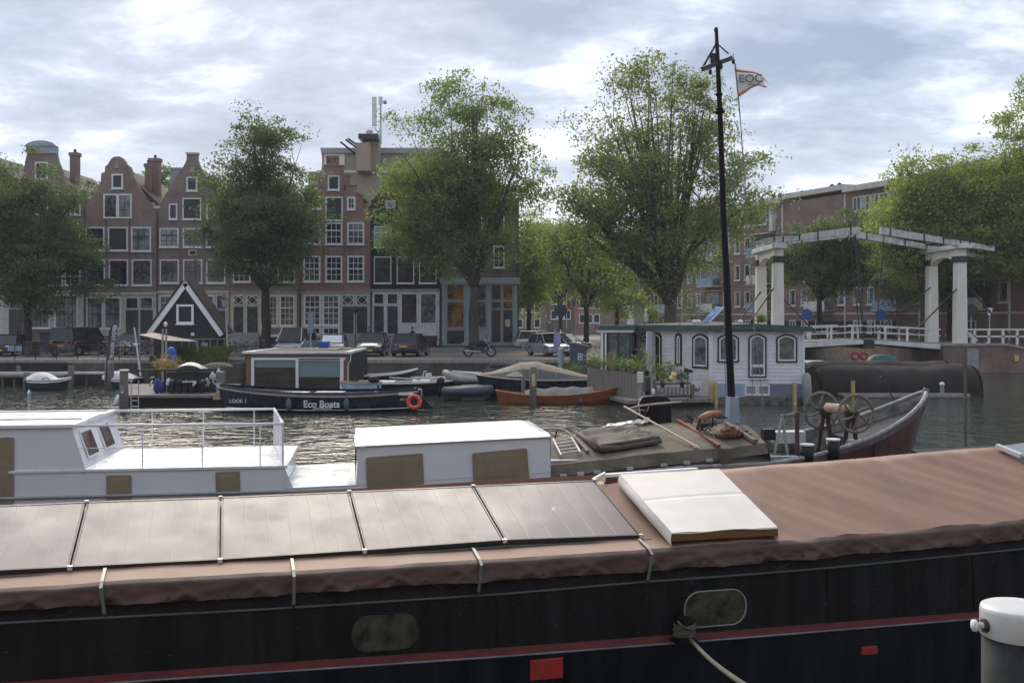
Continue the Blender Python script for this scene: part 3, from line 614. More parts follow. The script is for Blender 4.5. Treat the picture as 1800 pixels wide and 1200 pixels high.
# repeating bays: 2 narrow windows, balcony recess
blu = mat('light_blue_balcony_panel', (.22,.38,.52), .5, var=.1)
s = 1.5; bay = 0
while s < LF-6:
    for k, z in enumerate(floors):
        if k == 0:
            for q in (0, 1.9, 4.0): fwin(s+q, z+.9, 1.0, 1.2)
        elif k < 4:
            fwin(s, z+.6, .95, 1.7); fwin(s+1.8, z+.6, .95, 1.7); fwin(s+7.2, z+.6, .95, 1.7)
            b_ = fbox('balcony', s+3.1, s+6.2, z-.05, z+.12, 0, 1.3, M['stoneCream'])
            fbox('balcony_panel', s+3.15, s+6.15, z+.13, z+1.0, 1.22, 1.28, blu if (k+bay) % 2 else M['white_old'], b_)
            fbox('balcony_door', s+3.4, s+5.9, z+.14, z+2.3, .005, .05, M['curtain'])
            fbox('awning', s+3.0, s+6.3, z+2.45, z+2.55, 0, .7, M['stoneCream'])
        else:
            if bay % 2 == 0:
                for q in range(5): fwin(s+q*1.15, z+.55, 1.1, 1.5)
                fbox('attic_end_window', s+6.1, s+6.6, z-.3, z+2.4, 0, .5, M['white_old'])
    fbox('roof_fascia', s-1.4, s+7.9, TOP-.38+(bay % 2)*.35, TOP+.15+(bay % 2)*.35, -9.2, .7 if bay % 2 == 0 else .35, M['stoneCream'])
    for q in (2.5, 3.6):
        p = A0+ud*(s+q)-nd*3; mb = MB(); mb.lathe([(.22,0),(.22,.8),(.3,.82),(.24,1.1),(.05,1.25)], (p.x,p.y,TOP+.1), 10); mb.build('roof_vent', M['dark'], fl)
    fbox('downpipe', s+7.7, s+7.85, STREET, TOP-.5, .0, .12, M['white_old'])
    s += 9.4; bay += 1
fbox('string_course', 0, LF, STREET+2.85, STREET+3.02, 0, .07, M['stoneCream'])
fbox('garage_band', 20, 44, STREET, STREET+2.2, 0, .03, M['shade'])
# grey rendered end wall (left end)
gx = thing('grey_gable_block', 'pale grey rendered building end beside the big elm trunk', 'building', (X(1122,132), 132, STREET))
mb = MB(); mb.box(X(1114,132), X(1131,132), 132, 140, STREET, Z(400,132)); mb.build('end_wall', mat('pale_grey_render', (.36,.36,.36), .8), gx)
# distant houses seen between the corner house and the elm
for i, (a, b, t, m_) in enumerate(((900,960,470,'brickB'),(960,1010,455,'brickD'),(1010,1062,462,'brickC'),(1062,1116,440,'brickB'))):
    D = 165.0
    h = thing('distant_house', ['leftmost distant brown house under the lime trees','distant dark house behind the traffic sign','distant red house behind the small flags','distant brown house left of the grey building'][i], 'house', (X((a+b)/2,D), D, STREET))
    mb = MB(); mb.box(X(a,D), X(b,D)-.03, D, D+10, STREET, Z(t,D)); mb.build('wall', M[m_], h)
    mb = MB(); mb.xz([(X(a,D)-.2,Z(t,D)+.01),(X(b,D)+.1,Z(t,D)+.01),(X(b-8,D),Z(t-14,D)),(X(a+8,D),Z(t-14,D))], D-.2, D+10); mb.build('roof', M['tileDark'], h)
    for r in range(4):
        for c in range(3): pwin(h, a+5+c*(b-a-14)/3+3, a+5+c*(b-a-14)/3+14, t+12+r*26, t+28+r*26, FW, 'glass', D=D, y=D)
# ================================================================== TREES
M['barkDark'] = mat('dark_wet_bark', (.035,.031,.026), .9, var=.4, scale=7, stretch=(1,1,.25), bump=.8, bscale=18)
LK, LS = 1.45, .76
def leaves_mesh(name, pts, size, m, rng, aspect=.55):
    n = len(pts); pts = np.asarray(pts)
    a = rng.normal(size=(n,3)); a /= np.linalg.norm(a,axis=1)[:,None]
    r = rng.normal(size=(n,3)); b = np.cross(a,r); b /= np.linalg.norm(b,axis=1)[:,None]
    s = size*rng.uniform(.6,1.35,size=(n,1)); u = a*s; v = b*s*aspect
    nrm = np.cross(a,b)*s*.16
    V = np.stack([pts-u, pts+v*.9-u*.1+nrm, pts+u, pts-v*.9-u*.1+nrm],axis=1).reshape(-1,3)
    me = bpy.data.meshes.new(name); me.vertices.add(4*n); me.vertices.foreach_set('co', V.ravel())
    me.loops.add(4*n); me.loops.foreach_set('vertex_index', np.arange(4*n)); me.polygons.add(n)
    me.polygons.foreach_set('loop_start', np.arange(n)*4); me.polygons.foreach_set('loop_total', np.full(n,4))
    me.materials.append(m); me.update(calc_edges=True); return me
def tree(label, base, fork_z, ells, ntips, lpt, leaf, m, r0=.3, seed=1, spread=.75, barkm='bark', nl=6, group=None, name='elm_tree', skirt=0, shell=.45, lean=0, twigs=True, clus=.8):
    """ells: list of (cx,cy,cz,rx,ry,rz,weight) - crown lobes in world space"""
    rng = np.random.default_rng(seed); o = thing(name, label, 'tree', base, group=group)
    W_ = np.array([e[6]*e[3]*e[4]*e[5] for e in ells]); W_ = W_/W_.sum()
    tips = []
    nc = max(12, int(ntips/3.2)); idx = rng.choice(len(ells), size=nc, p=W_)
    for i in idx:
        e = ells[i]; d = rng.normal(size=3); d /= np.linalg.norm(d); rr = rng.uniform(0,1)**shell
        tips.append([e[0]+d[0]*e[3]*rr, e[1]+d[1]*e[4]*rr, e[2]+d[2]*e[5]*rr])
    ctr = np.array(tips); ws = rng.uniform(.4,1.7,nc); ws /= ws.sum(); ch = rng.choice(nc, size=ntips, p=ws)
    tips = ctr[ch]+np.clip(rng.normal(size=(ntips,3)),-1.9,1.9)*np.array([1.0,1.0,.62])*clus
    fork = np.array([base[0]+lean, base[1], fork_z])
    # limbs: k-means on directions
    dirs = tips-fork; dirs /= np.linalg.norm(dirs,axis=1)[:,None]
    cen = dirs[rng.choice(len(dirs), nl, replace=False)]
    for _ in range(6):
        lab = np.argmax(dirs@cen.T,axis=1)
        for k in range(nl):
            if (lab==k).any(): c = dirs[lab==k].mean(0); cen[k] = c/np.linalg.norm(c)
    mb = MB()
    b0 = np.array(base); kn = []
    for t in np.linspace(0,1,6): kn.append(tuple(b0+(fork-b0)*t+np.array([rng.normal()*.05,rng.normal()*.05,0])*(0<t<1)))
    mb.tube(kn, [r0*1.45]+[r0*(1.08-.2*t) for t in np.linspace(.2,1,5)], 10)
    for k in range(nl):
        tk = tips[lab==k]
        if len(tk)==0: continue
        c = tk.mean(0); far = tk[np.argmax(np.linalg.norm(tk-fork,axis=1))]; end = c*.45+far*.55
        mid = fork+(end-fork)*.45+np.array([0,0,np.linalg.norm(end-fork)*.10])+rng.normal(size=3)*.25
        pts = []
        for t in np.linspace(0,1,8):
            p = fork*(1-t)**2+2*mid*t*(1-t)+end*t*t+rng.normal(size=3)*.10*(0<t<1); pts.append(p)
        rl = r0*.62; mb.tube([tuple(p) for p in pts], [rl*(1-.86*t) for t in np.linspace(0,1,8)], 7)
        pa = np.array(pts)
        # secondary branches
        nb = max(2,len(tk)//7); sel = tk[rng.choice(len(tk), min(nb,len(tk)), replace=False)]; sec=[]
        for q in sel:
            j = rng.integers(2,7); s_ = pa[j]; m_ = (s_+q)/2+np.array([0,0,.12*np.linalg.norm(q-s_)])+rng.normal(size=3)*.15
            pp = [s_*(1-t)**2+2*m_*t*(1-t)+q*t*t for t in np.linspace(0,1,5)]
            r_ = rl*(1-.8*j/7)*.55; mb.tube([tuple(p) for p in pp], [max(.012,r_*(1-.85*t)) for t in np.linspace(0,1,5)], 5); sec += pp[1:]
        sec = np.array(sec+list(pa[3:]))
        if twigs:
            for q in tk[:: (1 if len(tk)<60 else 2)]:
                s_ = sec[np.argmin(np.linalg.norm(sec-q,axis=1))]; m_ = (s_+q)/2+rng.normal(size=3)*.08
                mb.tube([tuple(s_),tuple(m_),tuple(q)], [.028,.02,.008], 3, caps=False)
    mb.build('trunk', M[barkm], o, smooth=True)
    # leaves: clumps around tips, drooping, each lobe uneven
    P_ = []
    for q in tips:
        n = int(lpt*LK*rng.uniform(.35,1.6)); sg = spread*rng.uniform(.45,1.05)
        d = np.clip(rng.normal(size=(n,3)),-1.7,1.7)*np.array([sg,sg,sg*.5]); d[:,2] -= .12*(d[:,0]**2+d[:,1]**2); P_.append(q+d)
    P_ = np.vstack(P_)
    me = leaves_mesh('crown', P_, leaf*LS, M[m] if isinstance(m,str) else m, rng)
    off = np.array(ORG[o.name]); co = np.empty(len(me.vertices)*3); me.vertices.foreach_get('co',co); co = (co.reshape(-1,3)-off).ravel(); me.vertices.foreach_set('co',co); me.update()
    c = bpy.data.objects.new('crown', me); COL.objects.link(c); c.parent = o
    return o
def E(px, py, D, rx, ry, w=1.0, dpt=None):     # crown lobe from pixel centre and pixel radii
    s = D/F; c = P(px,py,D); return (c.x, c.y, c.z, rx*s, (dpt if dpt else rx*s*.85), ry*s, w)
tree('dark dense elm in front of the leftmost gable houses', (X(48,77),77,STREET), Z(520,77),
     [E(45,400,77,75,85,1.2),E(110,440,77,52,80,1),E(20,330,77,55,55,.9),E(95,350,77,42,55,.8),E(60,500,77,78,50,1),E(140,500,77,28,30,.6),E(-30,430,77,60,100,.8)], 520, 75, .15, 'leafDark', r0=.30, seed=3, spread=.62, nl=7, barkm='barkDark')
tree('upright elm in front of the brown houses left of the stepped gable', (X(467,76),76,STREET), Z(512,76),
     [E(460,245,76,62,40,.6),E(440,225,76,25,25,.5),E(395,310,76,42,65,.7),E(515,290,76,36,60,.7),E(455,380,76,100,75,1.2),E(385,400,76,36,55,.9),E(520,390,76,34,60,.9),E(440,450,76,72,45,.9),E(490,455,76,55,42,.8),E(455,310,76,60,60,1)], 760, 50, .15, 'leafDark', r0=.34, seed=5, spread=.6, nl=8, shell=.6, barkm='barkDark')
tree('tall airy elm in front of the black house and corner house', (X(834,74),74,STREET), Z(505,74),
     [E(815,190,74,90,58,.55),E(735,265,74,60,70,.55),E(890,260,74,62,75,.55),E(810,320,74,125,95,.9),E(740,400,74,70,65,1.0),E(860,410,74,60,60,.9),E(800,430,74,95,50,.9),E(915,340,74,50,75,.6),E(715,350,74,50,65,.9),E(815,150,74,40,25,.4),E(870,190,74,45,35,.4)], 820, 46, .15, 'leafMid', r0=.36, seed=8, spread=.72, nl=9, shell=.55)
tree('tallest broad elm behind the white houseboat', (X(1178,70),70,STREET), Z(535,70),
     [E(1150,175,70,100,70,.45),E(1240,230,70,85,95,.5),E(1060,260,70,75,85,.5),E(1150,310,70,150,110,.7),E(1040,380,70,75,70,.9),E(1265,370,70,80,70,.7),E(1130,430,70,110,55,.9),E(1300,300,70,45,70,.4),E(1010,330,70,45,60,.6),E(1200,470,70,60,45,.6)], 900, 44, .15, 'leafPale', r0=.45, seed=12, spread=.74, nl=11, shell=.55)
for i,(px,D,lobes,lab,mm,s) in enumerate((
    (930,105,[E(930,470,105,42,75),E(925,430,105,38,50)],'slim bright lime tree right beside the corner house','leafBright',21),
    (985,125,[E(985,450,125,48,60),E(980,500,125,52,40)],'bright lime tree over the distant street','leafBright',22),
    (1030,98,[E(1035,450,98,62,70),E(1000,430,98,45,50),E(1070,490,98,45,55)],'dark trunked lime tree left of the big elm','leafMid',23),
    (1085,118,[E(1085,470,118,45,65),E(1095,520,118,40,38)],'bright bushy tree in front of the grey gable end','leafBright',24))):
    tree(lab, (X(px,D),D,STREET), Z(540,D), lobes, 230, 45, .19, mm, r0=.25, seed=s, spread=.9, nl=5, name='lime_tree', group='trees along the distant street', barkm='barkDark')
tree('dark green tree behind the bridge beam against the apartment block', (X(1440,90),90,1.5), Z(530,90),
     [E(1455,425,90,62,50,1.1),E(1400,460,90,42,50,1),E(1500,465,90,45,50,1),E(1450,480,90,75,35,1)], 420, 55, .17, 'leafDark', r0=.25, seed=31, spread=.7, nl=6, name='maple_tree', barkm='barkDark')
tree('dark tree between the legs of the right bridge tower', (X(1668,88),88,1.5), Z(535,88),
     [E(1665,480,88,75,60,1),E(1735,490,88,50,50,1),E(1600,500,88,40,45,.8)], 300, 50, .17, 'leafDark', r0=.22, seed=33, spread=.8, nl=5, name='maple_tree', barkm='barkDark')
tree('yellow green robinia behind the bridge balance beams', (X(1625,82),82,1.5), Z(510,82),
     [E(1625,370,82,75,70,1),E(1575,420,82,50,60,.9),E(1690,320,82,50,60,.5),E(1660,420,82,75,60,.9),E(1600,470,82,45,35,.8),E(1560,350,82,25,35,.4),E(1640,300,82,60,40,.4),E(1700,380,82,60,70,.9)], 760, 58, .18, 'leafBright', r0=.3, seed=35, spread=.85, nl=8, name='robinia_tree')
tree('large yellow green robinia at the right edge of the canal', (X(1810,80),80,1.5), Z(490,80),
     [E(1800,400,80,75,85,1),E(1760,350,80,55,60,.8),E(1790,240,80,45,70,.5),E(1830,200,80,60,70,.5),E(1850,330,80,70,100,.8),E(1735,400,80,32,45,.6),E(1790,465,80,45,45,.6),E(1800,300,80,55,60,.7),E(1775,190,80,35,40,.35),E(1750,440,80,50,60,.9)], 800, 58, .17, 'leafBright', r0=.35, seed=37, spread=.8, nl=9, name='robinia_tree')
tree('small tree top showing between the gables behind the houses', (X(266,110),110,STREET), Z(380,110),
     [E(247,325,110,10,30,1),E(285,325,110,14,30,1),E(300,330,110,20,30,1)], 60, 45, .19, 'leafMid', r0=.2, seed=39, spread=.5, nl=3, name='backyard_tree')
# ================================================================== FOREGROUND BARGE (dark hull, brown tarpaulin, solar panels)
from mathutils import noise as MN
class Frame:
    bmax = 1.45
    def __init__(s, ox, oy, deg):
        s.O = Vector((ox, oy, 0)); s.th = math.radians(deg); s.u = Vector((math.cos(s.th), math.sin(s.th), 0)); s.v = Vector((-math.sin(s.th), math.cos(s.th), 0))
    def b(s, px, py, b):        # point seen at pixel, on the plane b
        d = Vector(((px-CX)/F, 1, -(py-HOR)/F)); dh = Vector((d.x, d.y, 0)); t = (b+s.O.dot(s.v))/dh.dot(s.v)
        p = d*t; return ((p-s.O).dot(s.u), HC+d.z*t)
    def z(s, px, py, z):
        t = (HC-z)*F/(py-HOR); p = Vector(((px-CX)/F*t, t, 0))-s.O; return (p.dot(s.u), p.dot(s.v))
    def on(s, px, py, zf):      # point seen at pixel on a surface z = zf(a, b)
        d = Vector(((px-CX)/F, 1, -(py-HOR)/F)); dh = Vector((d.x, d.y, 0)); lo = 2.0; hi = (s.bmax+s.O.dot(s.v))/dh.dot(s.v)
        def g(t): p = Vector((d.x*t, d.y*t, 0))-s.O; a, b = p.dot(s.u), p.dot(s.v); return HC+d.z*t-zf(a, b), a, b
        for _ in range(50):
            m = (lo+hi)/2
            if g(m)[0] > 0: lo = m
            else: hi = m
        q = g(lo); return (q[1], q[2], zf(q[1], q[2]))
    def line(s, pts, b):
        q = sorted(s.b(x, y, b) for x, y in pts); A = [p[0] for p in q]; Zs = [p[1] for p in q]
        sl = (Zs[1]-Zs[0])/(A[1]-A[0]); sr = (Zs[-1]-Zs[-2])/(A[-1]-A[-2])
        def f(a):
            if a < A[0]: return Zs[0]+sl*.4*(a-A[0])
            if a > A[-1]: return Zs[-1]+sr*(a-A[-1])
            return float(np.interp(a, A, Zs))
        return f
FB_ = Frame(X(387,9.4), 9.4, 14.8)
def nz3(x, y, z=0): return MN.noise(Vector((x, y, z)))
crease = FB_.line([(0,1036),(225,1020),(450,1008),(700,993),(900,981),(1110,968),(1200,962),(1375,951),(1450,945),(1525,939),(1700,923),(1800,914)], -.38)
skirtb = FB_.line([(0,1067),(225,1055),(450,1043),(575,1034),(735,1022),(900,1013),(1110,1000),(1300,986),(1400,978),(1525,968),(1650,957),(1800,944)], -.40)
trimz = FB_.line([(0,1094),(450,1071),(900,1042),(1130,1022),(1300,1010),(1450,998),(1800,964)], -.44)
ridge = FB_.line([(152,884),(614,866),(1046,845),(1290,827),(1350,822),(1525,809),(1640,799),(1750,787)], 1.2)
redt = FB_.line([(200,1184),(575,1158),(900,1136),(1300,1106),(1720,1074)], -.46)
redb = FB_.line([(200,1196),(575,1171),(900,1149),(1300,1118),(1720,1084)], -.52)
A_L, A_R = -5.2, FB_.b(1756,787,1.2)[0]; AH = A_R+3.2
def roofz(a, b):
    ze, zr = crease(a), ridge(a)
    if b <= 1.2:
        k = min(1, max(0, (4.75-a)/.5)); fm = .24-.17*k; zr -= .05*k; zm = ze+(zr-ze)*fm
        z = ze+(zm-ze)*(b+.38)/.38 if b < 0 else zm+(zr-zm)*b/1.2
    else: z = zr-.05*min(1, max(0, (4.75-a)/.5))-(b-1.2)*.13-.03*(b-1.2)**2
    return z
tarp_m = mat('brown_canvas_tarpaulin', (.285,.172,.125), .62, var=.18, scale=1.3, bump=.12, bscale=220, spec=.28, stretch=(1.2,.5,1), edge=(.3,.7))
tarp_s = mat('shade_darkened_canvas', (.098,.056,.042), .5, var=.3, scale=2.5, bump=.2, bscale=120, spec=.3)  # same canvas as the roof; the skirt's shade is put into its colour
bg_ = local('residential_barge', 'black hulled barge in the foreground with brown tarpaulin roof and red rubbing strake', 'barge', (FB_.O.x, FB_.O.y, 0), FB_.th)
def tz(a, b):
    w_ = 0
    if a > 4.7: w_ = .011*math.sin((a*1.0+b*.75)*17+2.5*nz3(a*.8,b*.6))*(.5+nz3(a*.9,b*.4,8))+.010*math.sin((a+b*.75)*5.5+nz3(a,b))*min(1,(a-4.7)/.5)+.012*nz3(a*1.6,b*.9,3)
    return roofz(a,b)+w_+.006*nz3(a*3,b*3)
mb = MB()
mb.grid(lambda u, v: (lambda a, b: (a, b, tz(a,b)))(A_L+(A_R-A_L)*u, -.37+(3.1+.37)*v), 220, 44)
top_ob = mb.build('tarpaulin', tarp_m, bg_, smooth=True)
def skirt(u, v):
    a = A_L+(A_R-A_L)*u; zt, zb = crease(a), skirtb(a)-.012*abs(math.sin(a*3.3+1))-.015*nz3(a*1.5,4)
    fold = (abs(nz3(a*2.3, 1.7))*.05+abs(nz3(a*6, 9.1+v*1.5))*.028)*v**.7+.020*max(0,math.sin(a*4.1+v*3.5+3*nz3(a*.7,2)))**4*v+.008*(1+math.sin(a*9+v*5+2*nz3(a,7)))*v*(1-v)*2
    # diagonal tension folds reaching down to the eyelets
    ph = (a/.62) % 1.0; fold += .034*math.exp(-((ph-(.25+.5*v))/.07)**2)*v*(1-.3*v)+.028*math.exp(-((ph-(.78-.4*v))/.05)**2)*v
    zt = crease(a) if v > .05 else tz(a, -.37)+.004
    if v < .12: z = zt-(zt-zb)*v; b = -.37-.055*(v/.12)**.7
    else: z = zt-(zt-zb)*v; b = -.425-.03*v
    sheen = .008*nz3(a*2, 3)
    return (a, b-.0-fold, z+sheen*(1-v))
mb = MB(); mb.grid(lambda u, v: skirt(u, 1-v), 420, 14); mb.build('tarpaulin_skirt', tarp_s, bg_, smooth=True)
# eyelets and lacing
me = MB().torus((0,0,0), .013, .004, 'y', 10, 5).mesh('eyelet', M['dark']); lc = MB()
k = 0; a = A_L+.3
while a < A_R:
    z = skirtb(a)+.030; b_ = -.50
    e_ = bpy.data.objects.new('eyelet', me); COL.objects.link(e_); e_.parent = bg_; e_.location = (a, b_-.004, z)
    if k % 2 == 0: lc.tube([(a,b_-.01,z),(a+.31,-.455,trimz(a+.31)+.01)], .0022, 4)
    else: lc.tube([(a,b_-.01,z),(a-.31+.0,-.455,trimz(a-.31)+.01)], .0022, 4)
    a += .62 if k % 2 else .50; k += 1
lc.build('lacing_cord', M['dark'], bg_, kind='stuff')
def strip(name, f0, f1, b0, b1, m, x0=A_L, x1=A_R, n=60):
    """a lengthwise strip: top line f0 at plane b0, bottom line f1 at plane b1"""
    mb = MB(); mb.grid(lambda u, v: (lambda a: (a, b0+(b1-b0)*v, f0(a)+(f1(a)-f0(a))*v))(x0+(x1-x0)*(u)), n, 1); return mb
hullm = mat('black_barge_paint', (.012,.013,.014), .5, var=.5, scale=2.5, bump=.12, bscale=4, spec=.2, stretch=(2.2,1,.22), col2=(.024,.025,.025), edge=(.40,.72))
hulln = mat('blue_black_barge_paint', (.010,.014,.021), .45, var=.5, scale=1.8, bump=.12, bscale=3, spec=.2, stretch=(2,1,.25), col2=(.022,.028,.038), edge=(.40,.72))
def hullgrid(f0, f1, b0, b1, n=80, m_=6, bow=0):
    mb = MB()
    mb.grid(lambda u, v: (A_L+(AH-A_L)*u, b0+(b1-b0)*(1-v)+.006*nz3((A_L+(AH-A_L)*u)*1.2, v*2, 5), (lambda a: f1(a)+(f0(a)-f1(a))*v)(A_L+(AH-A_L)*u)), n, m_); return mb
hullgrid(lambda a: skirtb(a)+.10, lambda a: trimz(a)+.0, -.36, -.435, m_=3).build('coaming', hullm, bg_, smooth=True)
mb = MB(); mb.tube([(a, -.448, trimz(a)) for a in np.linspace(A_L, AH, 40)], .011, 8); mb.build('trim_bar', mat('grey_green_trim', (.10,.11,.10), .5), bg_, smooth=True)
hullgrid(lambda a: trimz(a)+.002, lambda a: redt(a), -.44, -.46).build('hull_topside', hullm, bg_, smooth=True)
redm = mat('faded_red_strake', (.115,.016,.014), .65, var=.35, scale=7, stretch=(1,1,4), bump=.1)
hullgrid(lambda a: redt(a), lambda a: redb(a), -.46, -.545, m_=2).build('red_strake', redm, bg_)
mb = MB(); mb.tube([(a, -.551, redb(a)-.006) for a in np.linspace(A_L, AH, 40)], .009, 8); mb.build('strake_edge', mat('dull_white_edge', (.20,.20,.22), .5, var=.4), bg_, smooth=True)
hullgrid(lambda a: redb(a)-.01, lambda a: -.3, -.55, -.50).build('lower_hull', hulln, bg_, smooth=True)
mb = MB(); mb.hexa([(A_L,-.49,-.3),(AH,-.49,-.3),(AH,3.2,-.3),(A_L,3.2,-.3)], [(A_L,-.37,.9),(AH,-.37,1.5),(AH,3.05,1.5),(A_L,3.05,.9)]); mb.build('hull_core', hullm, bg_)
for x in (A_L, A_R-.01):
    mb = MB(); mb.add([(x,-.38,.8),(x,3.1,.8),(x,3.1,roofz(x,3.1)),(x,1.2,roofz(x,1.2)),(x,-.38,roofz(x,-.38))], [(0,1,2,3,4)]); mb.build('end_canvas', tarp_m, bg_)
mb = MB(); mb.add([(A_L,3.1,roofz(A_L,3.1)),(A_R,3.1,roofz(A_R,3.1)),(A_R,3.12,.6),(A_L,3.12,.6)], [(3,2,1,0)]); mb.build('far_canvas', tarp_m, bg_)
mb = MB(); mb.hexa([(A_R+.02,-.36,1.2),(AH-.1,-.36,1.3),(AH-.1,3.0,1.3),(A_R+.02,3.0,1.2)],[(A_R+.02,-.36,crease(A_R)-.12),(AH-.1,-.36,crease(A_R)+.0),(AH-.1,3.0,ridge(A_R)-.2),(A_R+.02,3.0,ridge(A_R)-.25)]); mb.build('fore_deck', hullm, bg_)
# plate seams and small chips
for k in range(9):
    a = A_L+.7+k*1.75; q = MB(); q.add([(a,-.438,trimz(a)-.01),(a+.016,-.438,trimz(a)-.01),(a+.016,-.466,redt(a)+.004),(a,-.466,redt(a)+.004),(a,-.446,trimz(a)-.01),(a+.016,-.446,trimz(a)-.01),(a+.016,-.472,redt(a)+.004),(a,-.472,redt(a)+.004)],[(4,5,6,7),(0,4,7,3),(5,1,2,6)]); q.build('plate_seam', hullm, bg_)
chm = mat('scuffed_grey_marks', (.10,.095,.09), .8, var=.4)
rg = np.random.default_rng(3); q = MB()
for k in range(70):
    a = rg.uniform(-4,8); t = rg.uniform(.02,.98); z = trimz(a)+(redt(a)-trimz(a))*t; b = -.44-.02*t-.0075; w_, h_ = rg.uniform(.004,.03), rg.uniform(.0015,.006); q.box(a,a+w_,b-.001,b+.004,z,z+h_)
q.build('scuffs', chm, bg_, kind='stuff')
pm_g = mat('murky_porthole_glass', (.022,.025,.022), .08, var=.4, scale=7, col2=(.085,.085,.06), spec=.5)
for (x0, x1, y0, y1, bright) in ((617,738,1077,1143,0),(1203,1311,1037,1099,1)):
    xm, ym = (x0+x1)/2, (y0+y1)/2; ac, zc_ = FB_.b(xm, ym, -.455); w2 = (FB_.b(x1,ym,-.455)[0]-FB_.b(x0,ym,-.455)[0])/2; h2 = (FB_.b(xm,y0,-.455)[1]-FB_.b(xm,y1,-.455)[1])/2
    def rr(w2, h2, n=10):
        r = h2*.92; pts = []
        for cx_, cz_, a0 in ((w2-r,h2-r,0),(-w2+r,h2-r,90),(-w2+r,-h2+r,180),(w2-r,-h2+r,270)):
            for i in range(n+1): t = math.radians(a0+90*i/n); pts.append((cx_+r*math.cos(t), cz_+r*math.sin(t)))
        return pts
    sl = (trimz(ac+.3)-trimz(ac-.3))/.6
    pts = rr(w2, h2); ring = MB(); ring.tube([(ac+x, -.463, zc_+z+sl*x) for x, z in pts+pts[:1]], .008, 6, caps=False)
    f = ring.build('porthole', M['stone'] if bright else hullm, bg_, smooth=True)
    g = MB(); g.xz([(ac+x, zc_+z+sl*x) for x, z in rr(w2-.005, h2-.005)], -.464, -.458); g.build('pane', pm_g, f)
# straps over the skirt
for i, (x0, y0, y1) in enumerate(((185,1002,1080),(513,985,1064),(831,966,1042),(1123,950,1021))):
    x1 = x0 + (0,3,8,12)[i]
    a0, b0, z0 = FB_.on(x0, y0, lambda a,b: roofz(a,b)); a1, z1 = FB_.b(x1, y1, -.47)
    w_ = .014; st_ = MB(); pp = [(a0, b0, z0+.02), (a0+(a1-a0)*.35, -.40, crease(a0)+.018), (a0+(a1-a0)*.4, -.505, crease(a0)-.02), (a1, -.52, z1+.02), (a1,-.475,z1-.02)]
    for p, q in zip(pp[:-1], pp[1:]): st_.hexa([(p[0]-w_,p[1],p[2]),(q[0]-w_,q[1],q[2]),(q[0]+w_,q[1],q[2]),(p[0]+w_,p[1],p[2])],[(p[0]-w_,p[1]-.008,p[2]+.006),(q[0]-w_,q[1]-.008,q[2]+.006),(q[0]+w_,q[1]-.008,q[2]+.006),(p[0]+w_,p[1]-.008,p[2]+.006)])
    st_.build('aluminium_strap', mat('aluminium_strap_metal', (.17,.18,.16), .5, metal=.4, var=.15), bg_)
# red draught markers
for (x0,x1,y0,y1) in ((932,989,1160,1190),(1515,1542,1137,1148)):
    a0, z1 = FB_.b(x0,y0,-.56); a1, z0 = FB_.b(x1,y1,-.56); q = MB(); q.box(a0,a1,-.572,-.53,z0,z1); q.build('red_marker', M['red'], bg_, bevel=.006)
# mooring bitt
a0, z0 = FB_.b(1200,1088,-.56); a1, z1 = FB_.b(1200,1116,-.56)
q = MB(); q.cyl((a0,-.60,z1-.03), .055, z0-z1+.05, 16); q.lathe([(.055,0),(.075,.01),(.075,.03),(.04,.04)], (a0,-.60,z0+.0), 16); q.box(a0-.10,a0+.10,-.615,-.585,z0-.02,z0-.0); q.box(a0-.12,a0+.12,-.68,-.5,z1-.045,z1-.03); q.build('bitt', M['blackpaint'], bg_, smooth=False)
ro = local('mooring_rope', 'grey mooring rope coiled round the bitt on the black foreground hull', 'rope', (FB_.O.x, FB_.O.y, 0), FB_.th)
q = MB(); pts = []
for i in range(96):
    t = i/16; r = .078+.006*math.sin(i*1.3); pts.append((a0+r*math.cos(2*PI*t)*1.25, -.60+r*math.sin(2*PI*t), z0-.03-.018*t+.006*math.sin(2*PI*t+1)))
q.tube(pts, .013, 7); q.tube([(a0-.10,-.66,z0+.02),(a0-.06,-.69,z0-.03),(a0+.03,-.70,z0-.06),(a0+.11,-.66,z0-.05)], .012, 7)
p_e = P(1322, 1212, 5.6); pl = Matrix.Rotation(-FB_.th, 3, 'Z') @ (p_e-FB_.O); s_ = Vector((a0+.02,-.695,z1+.0))
pts = []
for i in range(15):
    t = i/14; p = s_.lerp(Vector((pl.x,pl.y,pl.z)), t); p.z -= .03*math.sin(PI*t); pts.append(tuple(p))
q.tube(pts, .018, 7); q.build('laid_strand', mat('damp_olive_rope', (.135,.13,.10), .9, var=.4, scale=60, bump=.8, bscale=120), ro, smooth=True)
# --- solar panels, each a thing resting on the roof
cellm = mat('solar_cell_glass', (.120,.098,.102), .44, var=.07, scale=2, spec=.6, coat=.05)
cellm.node_tree.nodes['Principled BSDF'].inputs['Coat Roughness'].default_value = .32
framem = mat('black_panel_frame', (.018,.016,.018), .4, var=.2)
linem = mat('panel_seam_silver', (.62,.58,.55), .5, var=.1)
near = [(-146,1010),(123,997),(387,984),(641,967.5),(887,949.5),(1127,941)]; far = [(-92,893),(152,882),(388,874),(614,864),(832,854),(1046,844)]
names = ['leftmost solar panel, cut by the left edge of the picture','solar panel second from the left on the brown roof','middle solar panel on the brown tarpaulin roof','solar panel third from the right end of the row','solar panel second from the right end of the row','solar panel at the right end of the row beside the white hatch']
edges = []
for (nx, ny), (fx_, fy_) in zip(near, far):
    n_ = FB_.b(nx, ny, 0.0); f_ = FB_.b(fx_, fy_, 1.17); edges.append((Vector((n_[0],0,n_[1])), Vector((f_[0],1.17,f_[1]))))
